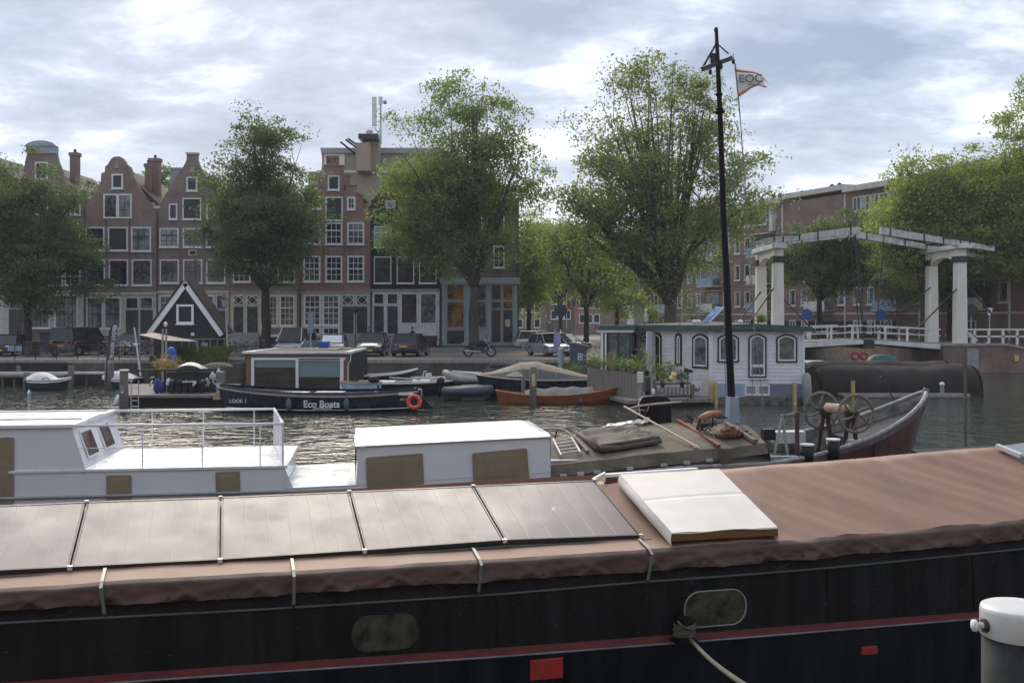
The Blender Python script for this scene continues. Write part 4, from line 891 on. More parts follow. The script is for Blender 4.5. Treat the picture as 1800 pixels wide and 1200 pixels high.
for i in range(5):
    n0, f0 = edges[i]; n1, f1 = edges[i+1]
    # keep the panel just above the cloth
    s_o = thing('solar_panel', names[i if i < 2 else i+1 if i >= 3 else 2] if False else ['leftmost solar panel on the tarpaulin, cut by the left edge','solar panel second from the left on the brown roof','middle solar panel of the row of five','solar panel second from the right in the row','rightmost solar panel, beside the white hatch cover'][i], 'solar panel', (FB_.O.x, FB_.O.y, 0), FB_.th, 'solar panels along the barge roof')
    ORG[s_o.name] = (0,0,0)
    g = .009; du = (n1-n0).normalized(); L = (n1-n0).length
    def pt(u, v, h=0):
        p = (n0+du*g)*(1-u)*(1-v)+(n1-du*g)*u*(1-v)+(f0+du*g)*(1-u)*v+(f1-du*g)*u*v
        return Vector((p.x, p.y, p.z+h))
    def slab(u0,u1,v0,v1,h0,h1,mb):
        mb.hexa([pt(u0,v0,h0),pt(u1,v0,h0),pt(u1,v1,h0),pt(u0,v1,h0)],[pt(u0,v0,h1),pt(u1,v0,h1),pt(u1,v1,h1),pt(u0,v1,h1)])
    fr = MB(); slab(0,1,0,.018,-.04,.006,fr); slab(0,1,.982,1,-.04,.006,fr); slab(0,.010,.018,.982,-.04,.006,fr); slab(.990,1,.018,.982,-.04,.006,fr); fr.build('frame', framem, s_o)
    bk = MB(); slab(.010,.990,.018,.982,-.03,-.006,bk); bk.build('backing_sheet', linem, s_o)
    for c in range(6):
        u0 = .012+c*(.976/6)+.0022; u1 = .012+(c+1)*(.976/6)-.0022; cb_ = MB(); slab(u0,u1,.02,.98,-.005,.002,cb_); cb_.build('cell_strip', cellm, s_o)
        if c: ln = MB(); slab(u0-.0030,u0+.0002,.022,.978,-.005,.0032,ln); ln.build('seam', linem, s_o)
    cl = MB(); p = pt(1,0,.0); q_ = pt(1,1,.0)
    for c_ in (p, q_): cl.box(c_.x-.02+du.x*g, c_.x+.02+du.x*g, c_.y-.018, c_.y+.02, c_.z-.02, c_.z+.016)
    cl.build('end_clamp', mat('bright_aluminium', (.7,.7,.7), .3, metal=.6, var=.1), s_o)
mb = MB()
mb.beam((A_L,-.035,edges[0][0].z-.07), tuple(edges[0][0]+Vector((0,-.035,-.058))), .04, .03)
for i in range(5): mb.beam(tuple(edges[i][0]+Vector((0,-.035,-.058))), tuple(edges[i+1][0]+Vector((0,-.035,-.058))), .04, .03)
mb.cyl((edges[5][0].x+.0, -.035, edges[5][0].z-.055), .03, .10, 10, 'x'); mb.build('panel_rail', mat('grey_panel_rail', (.09,.095,.09), .45), bg_)
# --- white hatch cover
hz_ = lambda a, b: roofz(a, b)+.135
c4 = [FB_.on(1181,936,hz_), FB_.on(1367,926,hz_), FB_.on(1264,823.5,hz_), FB_.on(1090,833.5,hz_)]
ht = local('hatch_cover', 'flat cream white canvas hatch cover with a wooden end on the brown tarpaulin', 'hatch cover', (FB_.O.x, FB_.O.y, 0), FB_.th)
whc = mat('cream_white_canvas', (.82,.78,.68), .6, var=.05, scale=2, bump=.12, bscale=8)
q = MB(); C4 = [Vector(c) for c in c4]
def hp(u, v): return C4[0]*(1-u)*(1-v)+C4[1]*u*(1-v)+C4[2]*u*v+C4[3]*(1-u)*v
q.grid(lambda u, v: tuple(hp(u,v)+Vector((0,0,.012*math.sin(PI*u)*math.sin(PI*v)-.010*math.exp(-((v-.52-.03*u)/.012)**2)+.004*nz3(u*5,v*5)))), 30, 60); q.build('canvas_top', whc, ht, smooth=True)
def hside(p0, p1, dep=.12, bul=.05, nd_=(-1,0,0)):
    q = MB(); q.grid(lambda u, v: tuple(p0.lerp(p1,u)+Vector((nd_[0]*bul*math.sin(PI*v*.9)*(.6+.4*math.sin(u*5)), nd_[1]*bul*math.sin(PI*v), -dep*v-.01*nz3(u*4,v)))), 24, 8); return q
hside(C4[3], C4[0], .13, .045).build('canvas_side', whc, ht, smooth=True); hside(C4[1], C4[2], .13, -.01).build('canvas_side', whc, ht, smooth=True); hside(C4[2], C4[3], .13, -.01).build('canvas_side', whc, ht, smooth=True)
wdm = mat('varnished_end_board', (.36,.21,.06), .55, var=.4, scale=5, stretch=(.5,1,6), col2=(.17,.08,.035))
q = MB(); a_, b__ = C4[0], C4[1]; q.hexa([a_+Vector((0,0,-.085)), b__+Vector((0,0,-.085)), b__+Vector((0,.03,-.085)), a_+Vector((0,.03,-.085))],[a_+Vector((0,0,-.012)), b__+Vector((0,0,-.012)), b__+Vector((0,.03,-.012)), a_+Vector((0,.03,-.012))]); q.build('wooden_end_board', wdm, ht)
q = MB(); q.tube([tuple(hp(i/12,0)+Vector((0,-.006,-.004-.008*math.sin(i*.7)))) for i in range(13)], .007, 6); q.build('hem', whc, ht)
# white board and brown bulkhead behind the hatch
bd = local('side_board', 'pale board with a white corner piece standing behind the white hatch cover', 'board', (FB_.O.x, FB_.O.y, 0), FB_.th)
bb = 1.34
def pb(px, py, b=bb): a, z = FB_.b(px, py, b); return (a, z)
q = MB(); q.xz([pb(1062,833),pb(1226,822),pb(1226,826.5),pb(1062,838.5)][::-1], bb-.02, bb+.05); q.build('top_rail', M['white'], bd)
q = MB(); q.xz([pb(1063,838.5),pb(1226,826.5),pb(1226,842),pb(1063,850)][::-1], bb, bb+.03); q.build('brown_panel', mat('brown_bulkhead', (.10,.045,.03), .6), bd)
q = MB(); q.xz([pb(1041,841),pb(1063,829),pb(1063,846)][::-1], bb-.03, bb+.02); q.build('corner_piece', whc, bd)
# far right end of the roof: white strip and grey sheet
q = MB(); e0 = FB_.on(1752,783,lambda a,b: roofz(a,b)+.05); e1 = FB_.on(1795,801,lambda a,b: roofz(a,b)+.05)
rs = local('end_frame', 'white edged grey sheet at the far right end of the brown roof', 'frame', (FB_.O.x, FB_.O.y, 0), FB_.th)
q.beam(e0, e1, .06, .05); q.build('white_edge', M['white'], rs)
q = MB(); E0, E1 = Vector(e0), Vector(e1); ex = Vector((1.1,.10,.05)); q.hexa([E0+Vector((.04,0,-.03)),E1+Vector((.04,0,-.03)),E1+ex,E0+ex],[E0+Vector((.04,0,-.01)),E1+Vector((.04,0,-.01)),E1+ex+Vector((0,0,.02)),E0+ex+Vector((0,0,.02))]); q.build('grey_sheet', M['shopgrey'], rs)
D = 6.0; bx = X(1791, D); zt = Z(1064, D)
o = thing('mooring_post', 'round grey mooring post with a broad white cap at the right edge', 'mooring post', (bx, D, 0))
q = MB(); q.lathe([(.205,-1.2),(.203,0),(.201,zt-.17)], (bx,D,0), 40); q.build('shaft', mat('galvanised_grey_post', (.028,.031,.031), .75, var=.5, scale=3, bump=.1, bscale=8, spec=.2, col2=(.065,.07,.068)), o, smooth=True)
q = MB(); q.lathe([(.207,zt-.175),(.212,zt-.17),(.212,zt-.03),(.206,zt-.008),(.19,zt),(.10,zt+.004),(.01,zt+.006)], (bx,D,0), 48); q.build('cap', mat('dirty_white_plastic', (.66,.67,.65), .4, var=.06, scale=4), o, smooth=True, bevel=0)
zp = Z(1096, D); q = MB(); q.lathe([(.035,0),(.035,.02),(.018,.025),(.018,.06),(.022,.065),(.016,.075)], (bx-.283, D-.03, zp), 12, 'x'); q.build('pin', M['white'], o, smooth=True)
q = MB(); q.lathe([(.04,0),(.04,.05)], (bx-.225, D-.03, zp), 12, 'x'); q.build('collar', M['rust'], o)

mb = MB(); mb.xy([(-120,-60),(120,-60),(120,2.6),(-120,2.6)], -.8, 2.25); tag(mb.build('near_quay', M['klinker']), kind='structure')
mb = MB(); mb.box(-120,120,2.602,3.0,-.8,2.32); tag(mb.build('near_quay_coping', M['stone']), kind='structure')
for i in range(14):  # unseen houses, added behind the camera to shade the near barge
    x0 = -52+i*7.4; hh_ = (13.5,15.2,14.1,16.0)[i % 4]; o = thing('added_shade_house', 'unseen brick house added behind the photographer to shade the near barge', 'house', (x0+3.7,-13,2.25), group='houses added behind the photographer for shade'); o['kind'] = 'structure'
    mb = MB(); mb.box(x0,x0+7.38,-23,-13,2.252,hh_); mb.build('wall', M[('brickB','brickD','brickA','brickD')[i % 4]], o)
    mb = MB(); mb.add([(x0,-13,hh_),(x0+7.38,-13,hh_),(x0+7.38,-23,hh_),(x0,-23,hh_),(x0,-18,hh_+3),(x0+7.38,-18,hh_+3)],[(0,1,5,4),(2,3,4,5),(0,4,3),(1,2,5)]); mb.build('roof', M['tileDark'], o)
    for r in range(4):
        mb = MB()
        for c in range(3): mb.box(x0+.9+c*2.1,x0+2.2+c*2.1,-12.98,-12.93,3.4+r*2.8,5.2+r*2.8)
        mb.build('window_row', M['glass'], o, kind='stuff')
# ================================================================== HULL BUILDER (local axis: x = length, bow at +x)
def hull(par, L, B, zf, m, bow=.5, stern=.15, keel=-.3, flare=.82, p=2.2, sp=0.0, rake=.5, srake=.1, name='hull', nst=36, rail=None, railr=.035, railname='rubbing_strake', zdeck=None, deckm=None, draft=1, inner=None, thick=.05):
    """bow, stern: sheer rise. sp: stern half width share (1 full transom, 0 pointed)."""
    def hw(t):
        if t > .5: q = (t-.5)/.5; return B/2*(1-q**p)**.75 if q < 1 else 0
        q = (.5-t)/.5; return B/2*(1-(1-sp)*q**2.4)
    def sh(t): return zf+(bow*((t-.4)/.6)**2 if t > .4 else stern*((.4-t)/.4)**2)
    def pt(t, v, side):   # v 0 keel .. 1 gunwale
        w_ = hw(t)*(flare+(1-flare)*v) * (min(1, .35+v*1.6) if v < .4 else 1)
        x = -L/2+L*t; z = keel+(sh(t)-keel)*v
        if t > .6: x -= rake*(1-v)*((t-.6)/.4)**2
        if t < .2: x += srake*(1-v)*((.2-t)/.2)
        return (x, side*w_, z)
    mb = MB()
    for side in (-1, 1):
        if side < 0: mb.grid(lambda u, v: pt(u, v, -1), nst, 7)
        else: mb.grid(lambda u, v: pt(1-u, v, 1), nst, 7)
    if sp > 0:
        n = 7; pts = [pt(0, i/n, -1) for i in range(n+1)]+[pt(0, i/n, 1) for i in range(n, -1, -1)]; mb.add(pts, [tuple(range(len(pts)-1, -1, -1))])
    mb.build(name, m, par, smooth=True)
    if rail:
        mb = MB()
        for side in (-1, 1): mb.tube([Vector(pt(t,1,side)) for t in np.linspace(0,1,26)], railr, 6)
        mb.build(railname, rail, par, smooth=True)
    if inner:   # inner faces of the bulwark
        mb = MB()
        for side in (-1,1):
            fn = lambda u, v: (lambda q: (q[0], q[1]-side*thick, q[2]))(pt(u, .35+.65*v, side))
            mb.grid(fn, nst, 3)
        mb.build('inner_side', inner, par, smooth=True)
    if deckm:
        mb = MB()
        zd = zdeck
        mb.grid(lambda u, v: (-L/2+L*(.01+.97*u)-(0), (v*2-1)*max(0,hw(.01+.97*u)*.97-.01), (sh(.01+.97*u)+zd)), nst, 6)
        mb.build('deck', deckm, par, smooth=False)
    return dict(hw=hw, sh=sh, pt=pt, L=L)
def cover(par, h, t0, t1, rise, m, name='cover', ridge=None, drop=.12, nu=40, nv=14, seed=0, over=.03, wr=.02, dip=None):
    """canvas cover over the gunwales between stations t0..t1; rise(t) gives the ridge height above the sheer"""
    mb = MB()
    def fn(u, v):
        t = t0+(t1-t0)*u; s_ = v*2-1; w_ = h['hw'](t)+over; x = -h['L']/2+h['L']*t
        r = rise(u); z = h['sh'](t)+r*(1-abs(s_)**1.35)+wr*nz3(x*1.6, s_*3, seed)-(.0)
        if abs(s_) > .985: z = h['sh'](t)-drop+.02*nz3(x*3, seed)
        return (x, s_*w_, z)
    mb.grid(fn, nu, nv); o = mb.build(name, m, par, smooth=True); return o
def fender(par, x, y, z, m, r=.11, h=.5):
    q = MB(); q.lathe([(.02,h),(.05,h-.02),(r*.9,h-.12),(r,h*.4),(r*.8,.06),(.03,0)], (x,y,z), 12); q.tube([(x,y,z+h),(x,y+.02,z+h+.25)], .012, 5); return q.build('fender', m, par, smooth=True)
def text_on(par, s, size, loc, m, rot=(PI/2,0,0), name='lettering', depth=.004, bold=0, sx=1, off=None):
    cu = bpy.data.curves.new(name, 'FONT'); cu.body = s; cu.size = size; cu.extrude = depth; cu.offset = bold; cu.align_x = 'CENTER'; cu.align_y = 'CENTER'
    t = bpy.data.objects.new(name, cu); me = bpy.data.meshes.new_from_object(t); bpy.data.objects.remove(t); 
    o = bpy.data.objects.new(name, me); me.materials.clear(); me.materials.append(m); COL.objects.link(o); o.parent = par
    off = ORG.get(root_of(par).name, (0,0,0)); o.location = (loc[0]-off[0], loc[1]-off[1], loc[2]-off[2]); o.rotation_euler = rot; o.scale = (sx,1,1); return o
# ================================================================== WHITE CABIN BARGE WITH TARPAULIN HOLD AND MAST
FW_ = Frame(X(150,20.7), 20.7, 8.0); FW_.bmax = 3.3
wb = local('sailing_barge', 'long white cabined barge with green tarpaulin hold and tall black mast', 'barge', (FW_.O.x, FW_.O.y, 0), FW_.th)
whi = mat('white_gloss_topsides', (.78,.785,.81), .22, var=.035, scale=1.2, bump=.05, bscale=3)
whr = mat('white_cabin_roof', (.80,.80,.80), .3, var=.05, scale=2, bump=.04, bscale=4)
whf = mat('white_deck_paint', (.78,.78,.79), .28, var=.06, scale=3)
A = lambda px, py, b=0: FW_.b(px, py, b)
zdk = .85; BW = 3.35
aL = -6.5; a1 = A(150,826)[0]; a2 = A(500,818)[0]; a3 = A(628,850)[0]; a4 = A(968,838)[0]; a5 = A(1348,800,.15)[0]
# hull side: near face of the white part (b = 0), step down at the well deck
q = MB(); q.box(aL, a2, 0, BW, -.3, zdk); q.build('aft_hull', whi, wb, bevel=.01)
q = MB(); q.box(aL, a2+.06, -.03, BW+.03, zdk-.05, zdk+.012); q.build('deck_edge', whf, wb, bevel=.012)
q = MB(); q.hexa([(a2+.002,0,-.3),(a4,0,-.3),(a4,BW,-.3),(a2+.002,BW,-.3)],[(a2+.002,.01,.36),(a4,.01,.62),(a4,BW-.01,.62),(a2+.002,BW-.01,.36)]); q.build('midship_hull', whi, wb)
q = MB(); q.hexa([(a2+.01,.0,.363),(a3,.0,.40),(a3,BW,.40),(a2+.01,BW,.363)],[(a2+.01,.0,.39),(a3,.0,.425),(a3,BW,.425),(a2+.01,BW,.39)]); q.build('well_deck', mat('pale_blue_white_deck', (.62,.67,.69), .25, var=.08, scale=2), wb)
q = MB(); q.add([(a2+.003,0,zdk-.05),(a2+.17,0,.40),(a2+.003,0,.40),(a2+.003,.04,zdk-.05),(a2+.17,.04,.40),(a2+.003,.04,.40)],[(0,2,1),(3,4,5),(0,1,4,3),(0,3,5,2)]); q.build('bulwark_knee', whi, wb)
# left cabin with raked front
zt = A(0,748)[1]; at = A(120,750)[0]
cabb = [(aL,0),(a1,0),(a1,BW),(aL,BW)]
def rak(z): return a1+(at-a1)*(z-zdk)/(zt-zdk)
q = MB(); q.hexa([(aL,.0,zdk+.013),(a1,.0,zdk+.013),(a1,BW,zdk+.013),(aL,BW,zdk+.013)],[(aL,.02,zt-.03),(at+.05,.02,zt-.03),(at+.05,BW-.02,zt-.03),(aL,BW-.02,zt-.03)]); q.build('aft_cabin', whi, wb)
q = MB(); q.grid(lambda u, v: (aL+(at+.12-aL)*u, -.04+(BW+.08)*v, zt-.029+.055*math.sin(PI*v)), 4, 12); q.build('aft_cabin_roof', whr, wb, smooth=True)
q = MB(); q.box(aL, at+.12, -.045, .05, zt-.06, zt+.012); q.box(at+.03, at+.125, .051, BW-.05, zt-.06, zt+.012); q.box(aL, at+.12, BW-.05, BW+.045, zt-.06, zt+.012); q.box(aL, at, 1.0, 1.06, zt+.02, zt+.045); q.build('roof_rim', whr, wb, bevel=.01)
for (y0,y1) in ((.35,1.2),(1.75,2.6)):   # windows in the raked front
    f = MB(); g = MB(); zl, zh = zdk+.18, zt-.16
    def rp_(y, z, o=0): return (rak(z)+o+.03, y, z)
    f.hexa([rp_(y0,zl,.002),rp_(y1,zl,.002),rp_(y1,zl,.03),rp_(y0,zl,.03)],[rp_(y0,zh,.002),rp_(y1,zh,.002),rp_(y1,zh,.03),rp_(y0,zh,.03)]); fo = f.build('window', whi, wb)
    g.hexa([rp_(y0+.05,zl+.05,.031),rp_(y1-.05,zl+.05,.031),rp_(y1-.05,zl+.05,.036),rp_(y0+.05,zl+.05,.036)],[rp_(y0+.05,zh-.05,.031),rp_(y1-.05,zh-.05,.031),rp_(y1-.05,zh-.05,.036),rp_(y0+.05,zh-.05,.036)]); g.build('pane', mat('rose_reflecting_glass', (.12,.09,.09), .15, var=.4, scale=3), fo)
# railings
def rail(yy, zr_, posts, xs, mid, name='railing', r=.028):
    q = MB(); q.tube([(xs[0],yy,zr_[0]),(xs[1],yy,zr_[1])], r, 8); 
    if mid: q.tube([(xs[0],yy,mid[0]),((xs[0]+xs[1])/2,yy,mid[1]),(xs[1],yy,mid[0])], .009, 6)
    o = q.build(name, whr, wb, smooth=True)
    for p_ in posts:
        pq = MB(); zz = zr_[0]+(zr_[1]-zr_[0])*(p_-xs[0])/(xs[1]-xs[0]); pq.tube([(p_,yy,zdk),(p_,yy,zz)], .013, 6); pq.build('stanchion', whr, wb, smooth=True)
    return o
ra, rz_ = A(118,748.5); rb, rz2 = A(497,745)
rail(.03, (rz_,rz2), [A(250,800)[0], A(355,800)[0], A(457,800)[0]], (ra, rb), (zdk+.44, zdk+.40))
fa, fz = A(170,722,BW-.04); fb, fz2 = A(482,718.5,BW-.04)
rail(BW-.04, (fz,fz2), [A(268,780,BW)[0], A(358,780,BW)[0], A(447,780,BW)[0]], (fa, fb), (zdk+.52, zdk+.44))
q = MB(); e0 = A(484,785,BW)[0]; q.hexa([(rb-.02,.03,zdk),(rb+.02,.03,zdk),(fb+.02,BW-.04,zdk),(fb-.02,BW-.04,zdk)],[(rb-.02,.03,rz2-.02),(rb+.02,.03,rz2-.02),(fb+.02,BW-.04,fz2),(fb-.02,BW-.04,fz2)]); q.tube([(rb,.03,rz2),(fb,BW-.04,fz2)], .035, 8); q.build('end_screen', whi, wb)
# white coach house
z5 = A(628,783)[1]; z6 = A(966,766)[1]
def ctop(a): return z5+(z6-z5)*(a-a3)/(a4-a3)
q = MB(); q.hexa([(a3,.0,.42),(a4,.0,.60),(a4,BW,.60),(a3,BW,.42)],[(a3,.03,z5-.02),(a4-.01,.03,z6-.02),(a4-.01,BW-.03,z6-.02),(a3,BW-.03,z5-.02)]); q.build('coach_house', whi, wb)
def croof(u, v):
    a = a3-.05+(a4-a3+.06)*u; b = -.005+(BW+.01)*v
    z = ctop(a)-.018+.17*math.sin(PI*v)**.8
    if u > .90: k = (u-.90)/.10; z -= .13*k*k*math.sin(PI*v)**.8
    return (a, b, z)
q = MB(); q.grid(croof, 40, 18)
def gab(a, zb_):  # end gables under the curved roof
    n = 18; pts = [(a, -.005+(BW+.01)*i/n, ctop(a)-.02+.165*math.sin(PI*i/n)**.8) for i in range(n+1)]
    return pts
q.build('coach_roof', whr, wb, smooth=True)
for a, fl_ in ((a3-.045, 0), (a4+.002, 1)):
    pts = gab(a, 0); 
    if fl_: pts = [(p[0], p[1], min(p[2], ctop(a4)+.03)) for p in pts]
    q = MB(); q.add(pts+[(a,BW,.5),(a,0,.5)], [tuple(range(len(pts)+2))]); q.build('end_panel', whi, wb)
q = MB(); q.tube([croof(u,0) for u in np.linspace(0,1,12)], .016, 6); q.tube([croof(u,1) for u in np.linspace(0,1,12)], .016, 6); q.tube([croof(0,v) for v in np.linspace(0,1,14)], .014, 6); q.build('roof_rim', whr, wb, smooth=True)
q = MB(); a_, z_ = A(637,786,-.01); q.box(a_-.06, a_+.05, -.02, .03, z_-.02, z_+.005); q.build('vent_plate', M['white'], wb)
# olive canvas window covers
def rc(x0,x1,z0,z1,r=.035,n=4):
    pts = []
    for cx_, cz_, a0 in ((x1-r,z0+r,270),(x1-r,z1-r,0),(x0+r,z1-r,90),(x0+r,z0+r,180)):
        for i in range(n+1): t = math.radians(a0+90*i/n); pts.append((cx_+r*math.cos(t), cz_+r*math.sin(t)))
    return pts
for (c0,c1,c2,c3) in (((-48,770),(25,768),(25,885),(-48,885)), ((187,835),(231.5,834),(231.5,880),(187,880)), ((378.5,829),(421.5,827.5),(423,872),(380,874)), ((643,803.5),(743,796),(745.5,850),(645,857)), ((830,796),(926,787),(930.5,841),(832,848))):
    P4 = [A(*c, -.0) for c in (c0,c1,c2,c3)]; x0_ = (P4[0][0]+P4[3][0])/2; x1_ = (P4[1][0]+P4[2][0])/2
    q = MB(); pts = rc(0,1,0,1,.05)
    def mp4(u, v): return (P4[3][0]*(1-u)*(1-v)+P4[2][0]*u*(1-v)+P4[1][0]*u*v+P4[0][0]*(1-u)*v, P4[3][1]*(1-u)*(1-v)+P4[2][1]*u*(1-v)+P4[1][1]*u*v+P4[0][1]*(1-u)*v)
    q.xz([mp4(u,v) for u, v in pts], -.022, -.001); ob = q.build('window_cover', M['olive'], wb, bevel=.006)
    q = MB(); q.grid(lambda u, v: (lambda w_: (w_[0], -.024-.012*math.sin(PI*u)**.4*math.sin(PI*v)**.4-.006*nz3(w_[0]*4,w_[1]*4), w_[1]))(mp4(.1+.8*u,.1+.8*v)), 14, 14); q.build('padded_centre', M['olive'], ob, smooth=True)
    q = MB()
    for u, v in ((.06,.92),(.94,.92),(.05,.3),(.95,.3)): w_ = mp4(u,v); q.lathe([(.013,0),(.010,-.010)], (w_[0],-.020,w_[1]), 8, 'y')
    q.build('snap_stud', M['steel'], ob)
q = MB(); q.box(a1-.01, a1+.005, -.008, .02, .1, zdk-.06); q.build('plate_seam', whi, wb); q = MB(); q.tube([(aL,-.02,.30),(a4,-.02,.33)], .035, 6); q.build('rubbing_strake', M['shopgrey'], wb)
q = MB(); a_, z_ = A(147,829,-.01); q.ball((a_, -.012, z_), .018); q.build('drain_plug', M['dark'], wb)
# fore hull
gun = mat('grey_blue_barge_side', (.36,.39,.45), .4, var=.15, scale=2, bump=.08)
redh = mat('oxide_red_bow', (.105,.032,.026), .6, var=.5, scale=3, stretch=(1,1,.5), bump=.1)
deckb = mat('blue_grey_steel_deck', (.030,.038,.05), .75, spec=.25, var=.6, scale=4, col2=(.07,.08,.095), bump=.1, bscale=10)
aB = 19.15; LB = aB-a4; zb0 = .62
def bhw(a):
    if a < 13.2: return BW/2
    q_ = (a-13.2)/(aB-13.2); return BW/2*max(0,(1-min(1,q_)**2.3))**.62
def bsh(a): return float(np.interp(a,[a4,12.6,14.6,15.6,16.4,17.1,17.7,18.3,18.8,19.15],[.38,.62,.66,.80,.97,1.14,1.34,1.6,1.87,2.1]))
def bpt(a, v, side, inn=0):
    w_ = (bhw(a)-inn)*(.82+.18*v); w_ = max(w_, 0.0 if inn else .01)
    x = a-(.75*(1-v)*max(0,(a-15)/(aB-15))**2)
    return (x, BW/2+side*w_, -.3+(bsh(a)+.3)*v)
NS = 60
def us(u): return a4+LB*(1-(1-u)**1.6)
q = MB(); q.grid(lambda u, v: bpt(us(u), v*.90, -1), NS, 6); q.grid(lambda u, v: bpt(us(1-u), v*.90, 1), NS, 6); q.build('fore_hull', [redh], wb, smooth=True)
q = MB(); q.grid(lambda u, v: bpt(us(u), .90+v*.10, -1), NS, 2); q.grid(lambda u, v: bpt(us(1-u), .90+v*.10, 1), NS, 2); q.build('gunwale_band', mat('worn_brown_band', (.14,.12,.12), .6, var=.4, scale=4), wb, smooth=True)
creamb = mat('cream_inner_bulwark', (.19,.185,.16), .75, spec=.25, var=.6, scale=4)
q = MB(); q.grid(lambda u, v: bpt(us(u), .62+v*.38, 1, .06), NS, 2); q.grid(lambda u, v: bpt(us(1-u), .62+v*.38, -1, .06), NS, 2); q.build('inner_bulwark', creamb, wb, smooth=True)
q = MB(); q.grid(lambda u, v: (lambda a: (a, BW/2+(2*v-1)*max(.0,bhw(a)*.96-.03), min(.55,bsh(a)*.8)))(us(u)*.985), NS, 8); q.build('fore_deck', deckb, wb)
q = MB()
for s_ in (-1,1): q.tube([(lambda p: (p[0],p[1],p[2]+.02))(bpt(us(u),1,s_,.03)) for u in np.linspace(0,1,40)], .05, 8)
q.build('gunwale_rail', mat('worn_pale_rail', (.30,.29,.28), .6, var=.4, scale=6), wb, smooth=True)
q = MB(); q.beam((aB-.72,BW/2,-.3),(aB+.03,BW/2,bsh(aB)+.10),.09,.14,(1,0,0)); q.build('stem_post', mat('stem_blue_red', (.16,.17,.21), .5, var=.4, scale=6), wb, bevel=.015)
# dark half deck in the bow
q = MB(); q.grid(lambda u, v: (lambda a: (a, BW/2+(2*v-1)*max(0,bhw(a)*.93-.05), bsh(a)*.88-.03))(17.2+(aB-17.3)*u), 16, 8); q.build('bow_deck', mat('grey_bow_deck', (.07,.072,.08), .85, var=.5, spec=.2), wb)
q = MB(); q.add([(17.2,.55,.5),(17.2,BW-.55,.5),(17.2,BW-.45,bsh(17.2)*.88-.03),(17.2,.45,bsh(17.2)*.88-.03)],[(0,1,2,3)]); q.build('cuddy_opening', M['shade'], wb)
# tarpaulin over the hold
tm = mat('green_brown_hold_tarpaulin', (.110,.092,.062), .85, var=.4, scale=1.6, bump=.4, bscale=50, col2=(.185,.158,.11))
Ta, Tb = a4+.03, A(1345,779,.25)[0]
ntop = FW_.line([(972,817),(1060,807),(1165,796),(1240,790),(1345,778)], .22)
nbot = FW_.line([(972,838),(1060,828),(1165,817),(1240,811),(1345,797)], .05)
ftop = FW_.line([(968,768),(1060,754),(1190,742),(1245,736),(1300,743)], BW-.3)
def tend(b): return Tb-(Tb-A(1292,742,BW-.3)[0])*max(0,min(1,(b-.22)/(BW-.55)))
def thold(a, b):
    t = (b-.22)/(BW-.52); z = ntop(a)+(ftop(a)-ntop(a))*t+.09*math.sin(PI*max(0,min(1,t)))+.022*nz3(a*1.3,b*1.5,2)+.012*nz3(a*4,b*3,6)
    z -= .03*math.exp(-((a-(Ta+4.1))/.25)**2)
    return z
q = MB(); q.grid(lambda u, v: (lambda b: (lambda a: (a, b, thold(a,b)))(Ta+(tend(b)-Ta)*u))(.22+(BW-.52)*v), 90, 26); hold = q.build('hold_tarpaulin', tm, wb, smooth=True)
q = MB(); q.grid(lambda u, v: (lambda a: (a, .22-.15*(1-v)+.03*nz3(a*2.5,v*2,1)*(1-v)-.02, nbot(a)-.02*abs(nz3(a*1.7,8))+(thold(a,.22)-nbot(a))*v))(Ta+(Tb-Ta)*u), 100, 8); q.build('tarpaulin_skirt', tm, wb, smooth=True)
q = MB(); q.grid(lambda u, v: (lambda b: (tend(b)+.12*(1-v), b, .55+(thold(tend(b),b)-.55)*v))(.1+(BW-.4)*u), 20, 6); q.grid(lambda u, v: (Ta+(tend(BW-.3)-Ta)*u, BW-.3+.08*v, thold(Ta+(tend(BW-.3)-Ta)*u, BW-.3)-.5*v), 30, 3); q.build('tarpaulin_end', tm, wb, smooth=True)
p0 = A(1268,792,.0); q = MB(); a_ = p0[0]
q.grid(lambda u, v: (a_-.10+.42*u+.10*v, .03-.03*v-.05*math.sin(PI*u), p0[1]-.34*v*(1-.75*u)+.02*u), 8, 8); q.build('loose_flap', tm, wb, smooth=True)
q = MB(); q.box(a4+.05, Tb+.15, .26, .30, .40, .74); q.box(Ta, Tb+.1, .36, BW-.36, .4, .80); q.build('hatch_coaming', gun, wb)
for px in (991,1021,1050,1108,1168,1208,1248):
    a_, z_ = A(px, 836-(px-991)*.105, .0); q = MB(); q.box(a_-.07, a_+.07, .0, .05, z_-.03, z_+.035); q.build('wedge_block', mat('white_blue_block', (.50,.54,.58), .5), wb)
# bollards, windlass, mast
def bollard(px, pyt, pyb, b, r):
    a_, z1 = A(px, pyt, b); _, z0 = A(px, pyb, b); q = MB(); q.lathe([(r*1.0,0),(r,z1-z0-.03)], (a_,b,z0), 18); o_ = q.build('bollard', M['blackpaint'], wb, smooth=True); q = MB(); q.lathe([(r*1.06,0),(r*1.06,.035),(r*.6,.04)], (a_,b,z1-.032), 18); q.build('bollard_cap', M['white_old'], o_)
bollard(1418.5, 780, 815, .20, .15); bollard(1464.5, 771, 808, .22, .15)
q = MB(); a_, z_ = A(1435,810,.33); q.box(a_-.55, a_+.75, .08, .62, z_-.04, z_+.01); q.build('bollard_plinth', mat('pale_worn_plinth', (.38,.38,.35), .6, var=.4), wb, bevel=.02)
bw_ = 1.15
woodw = mat('grey_brown_wheel', (.20,.17,.13), .8, var=.4, scale=8)
wc = []
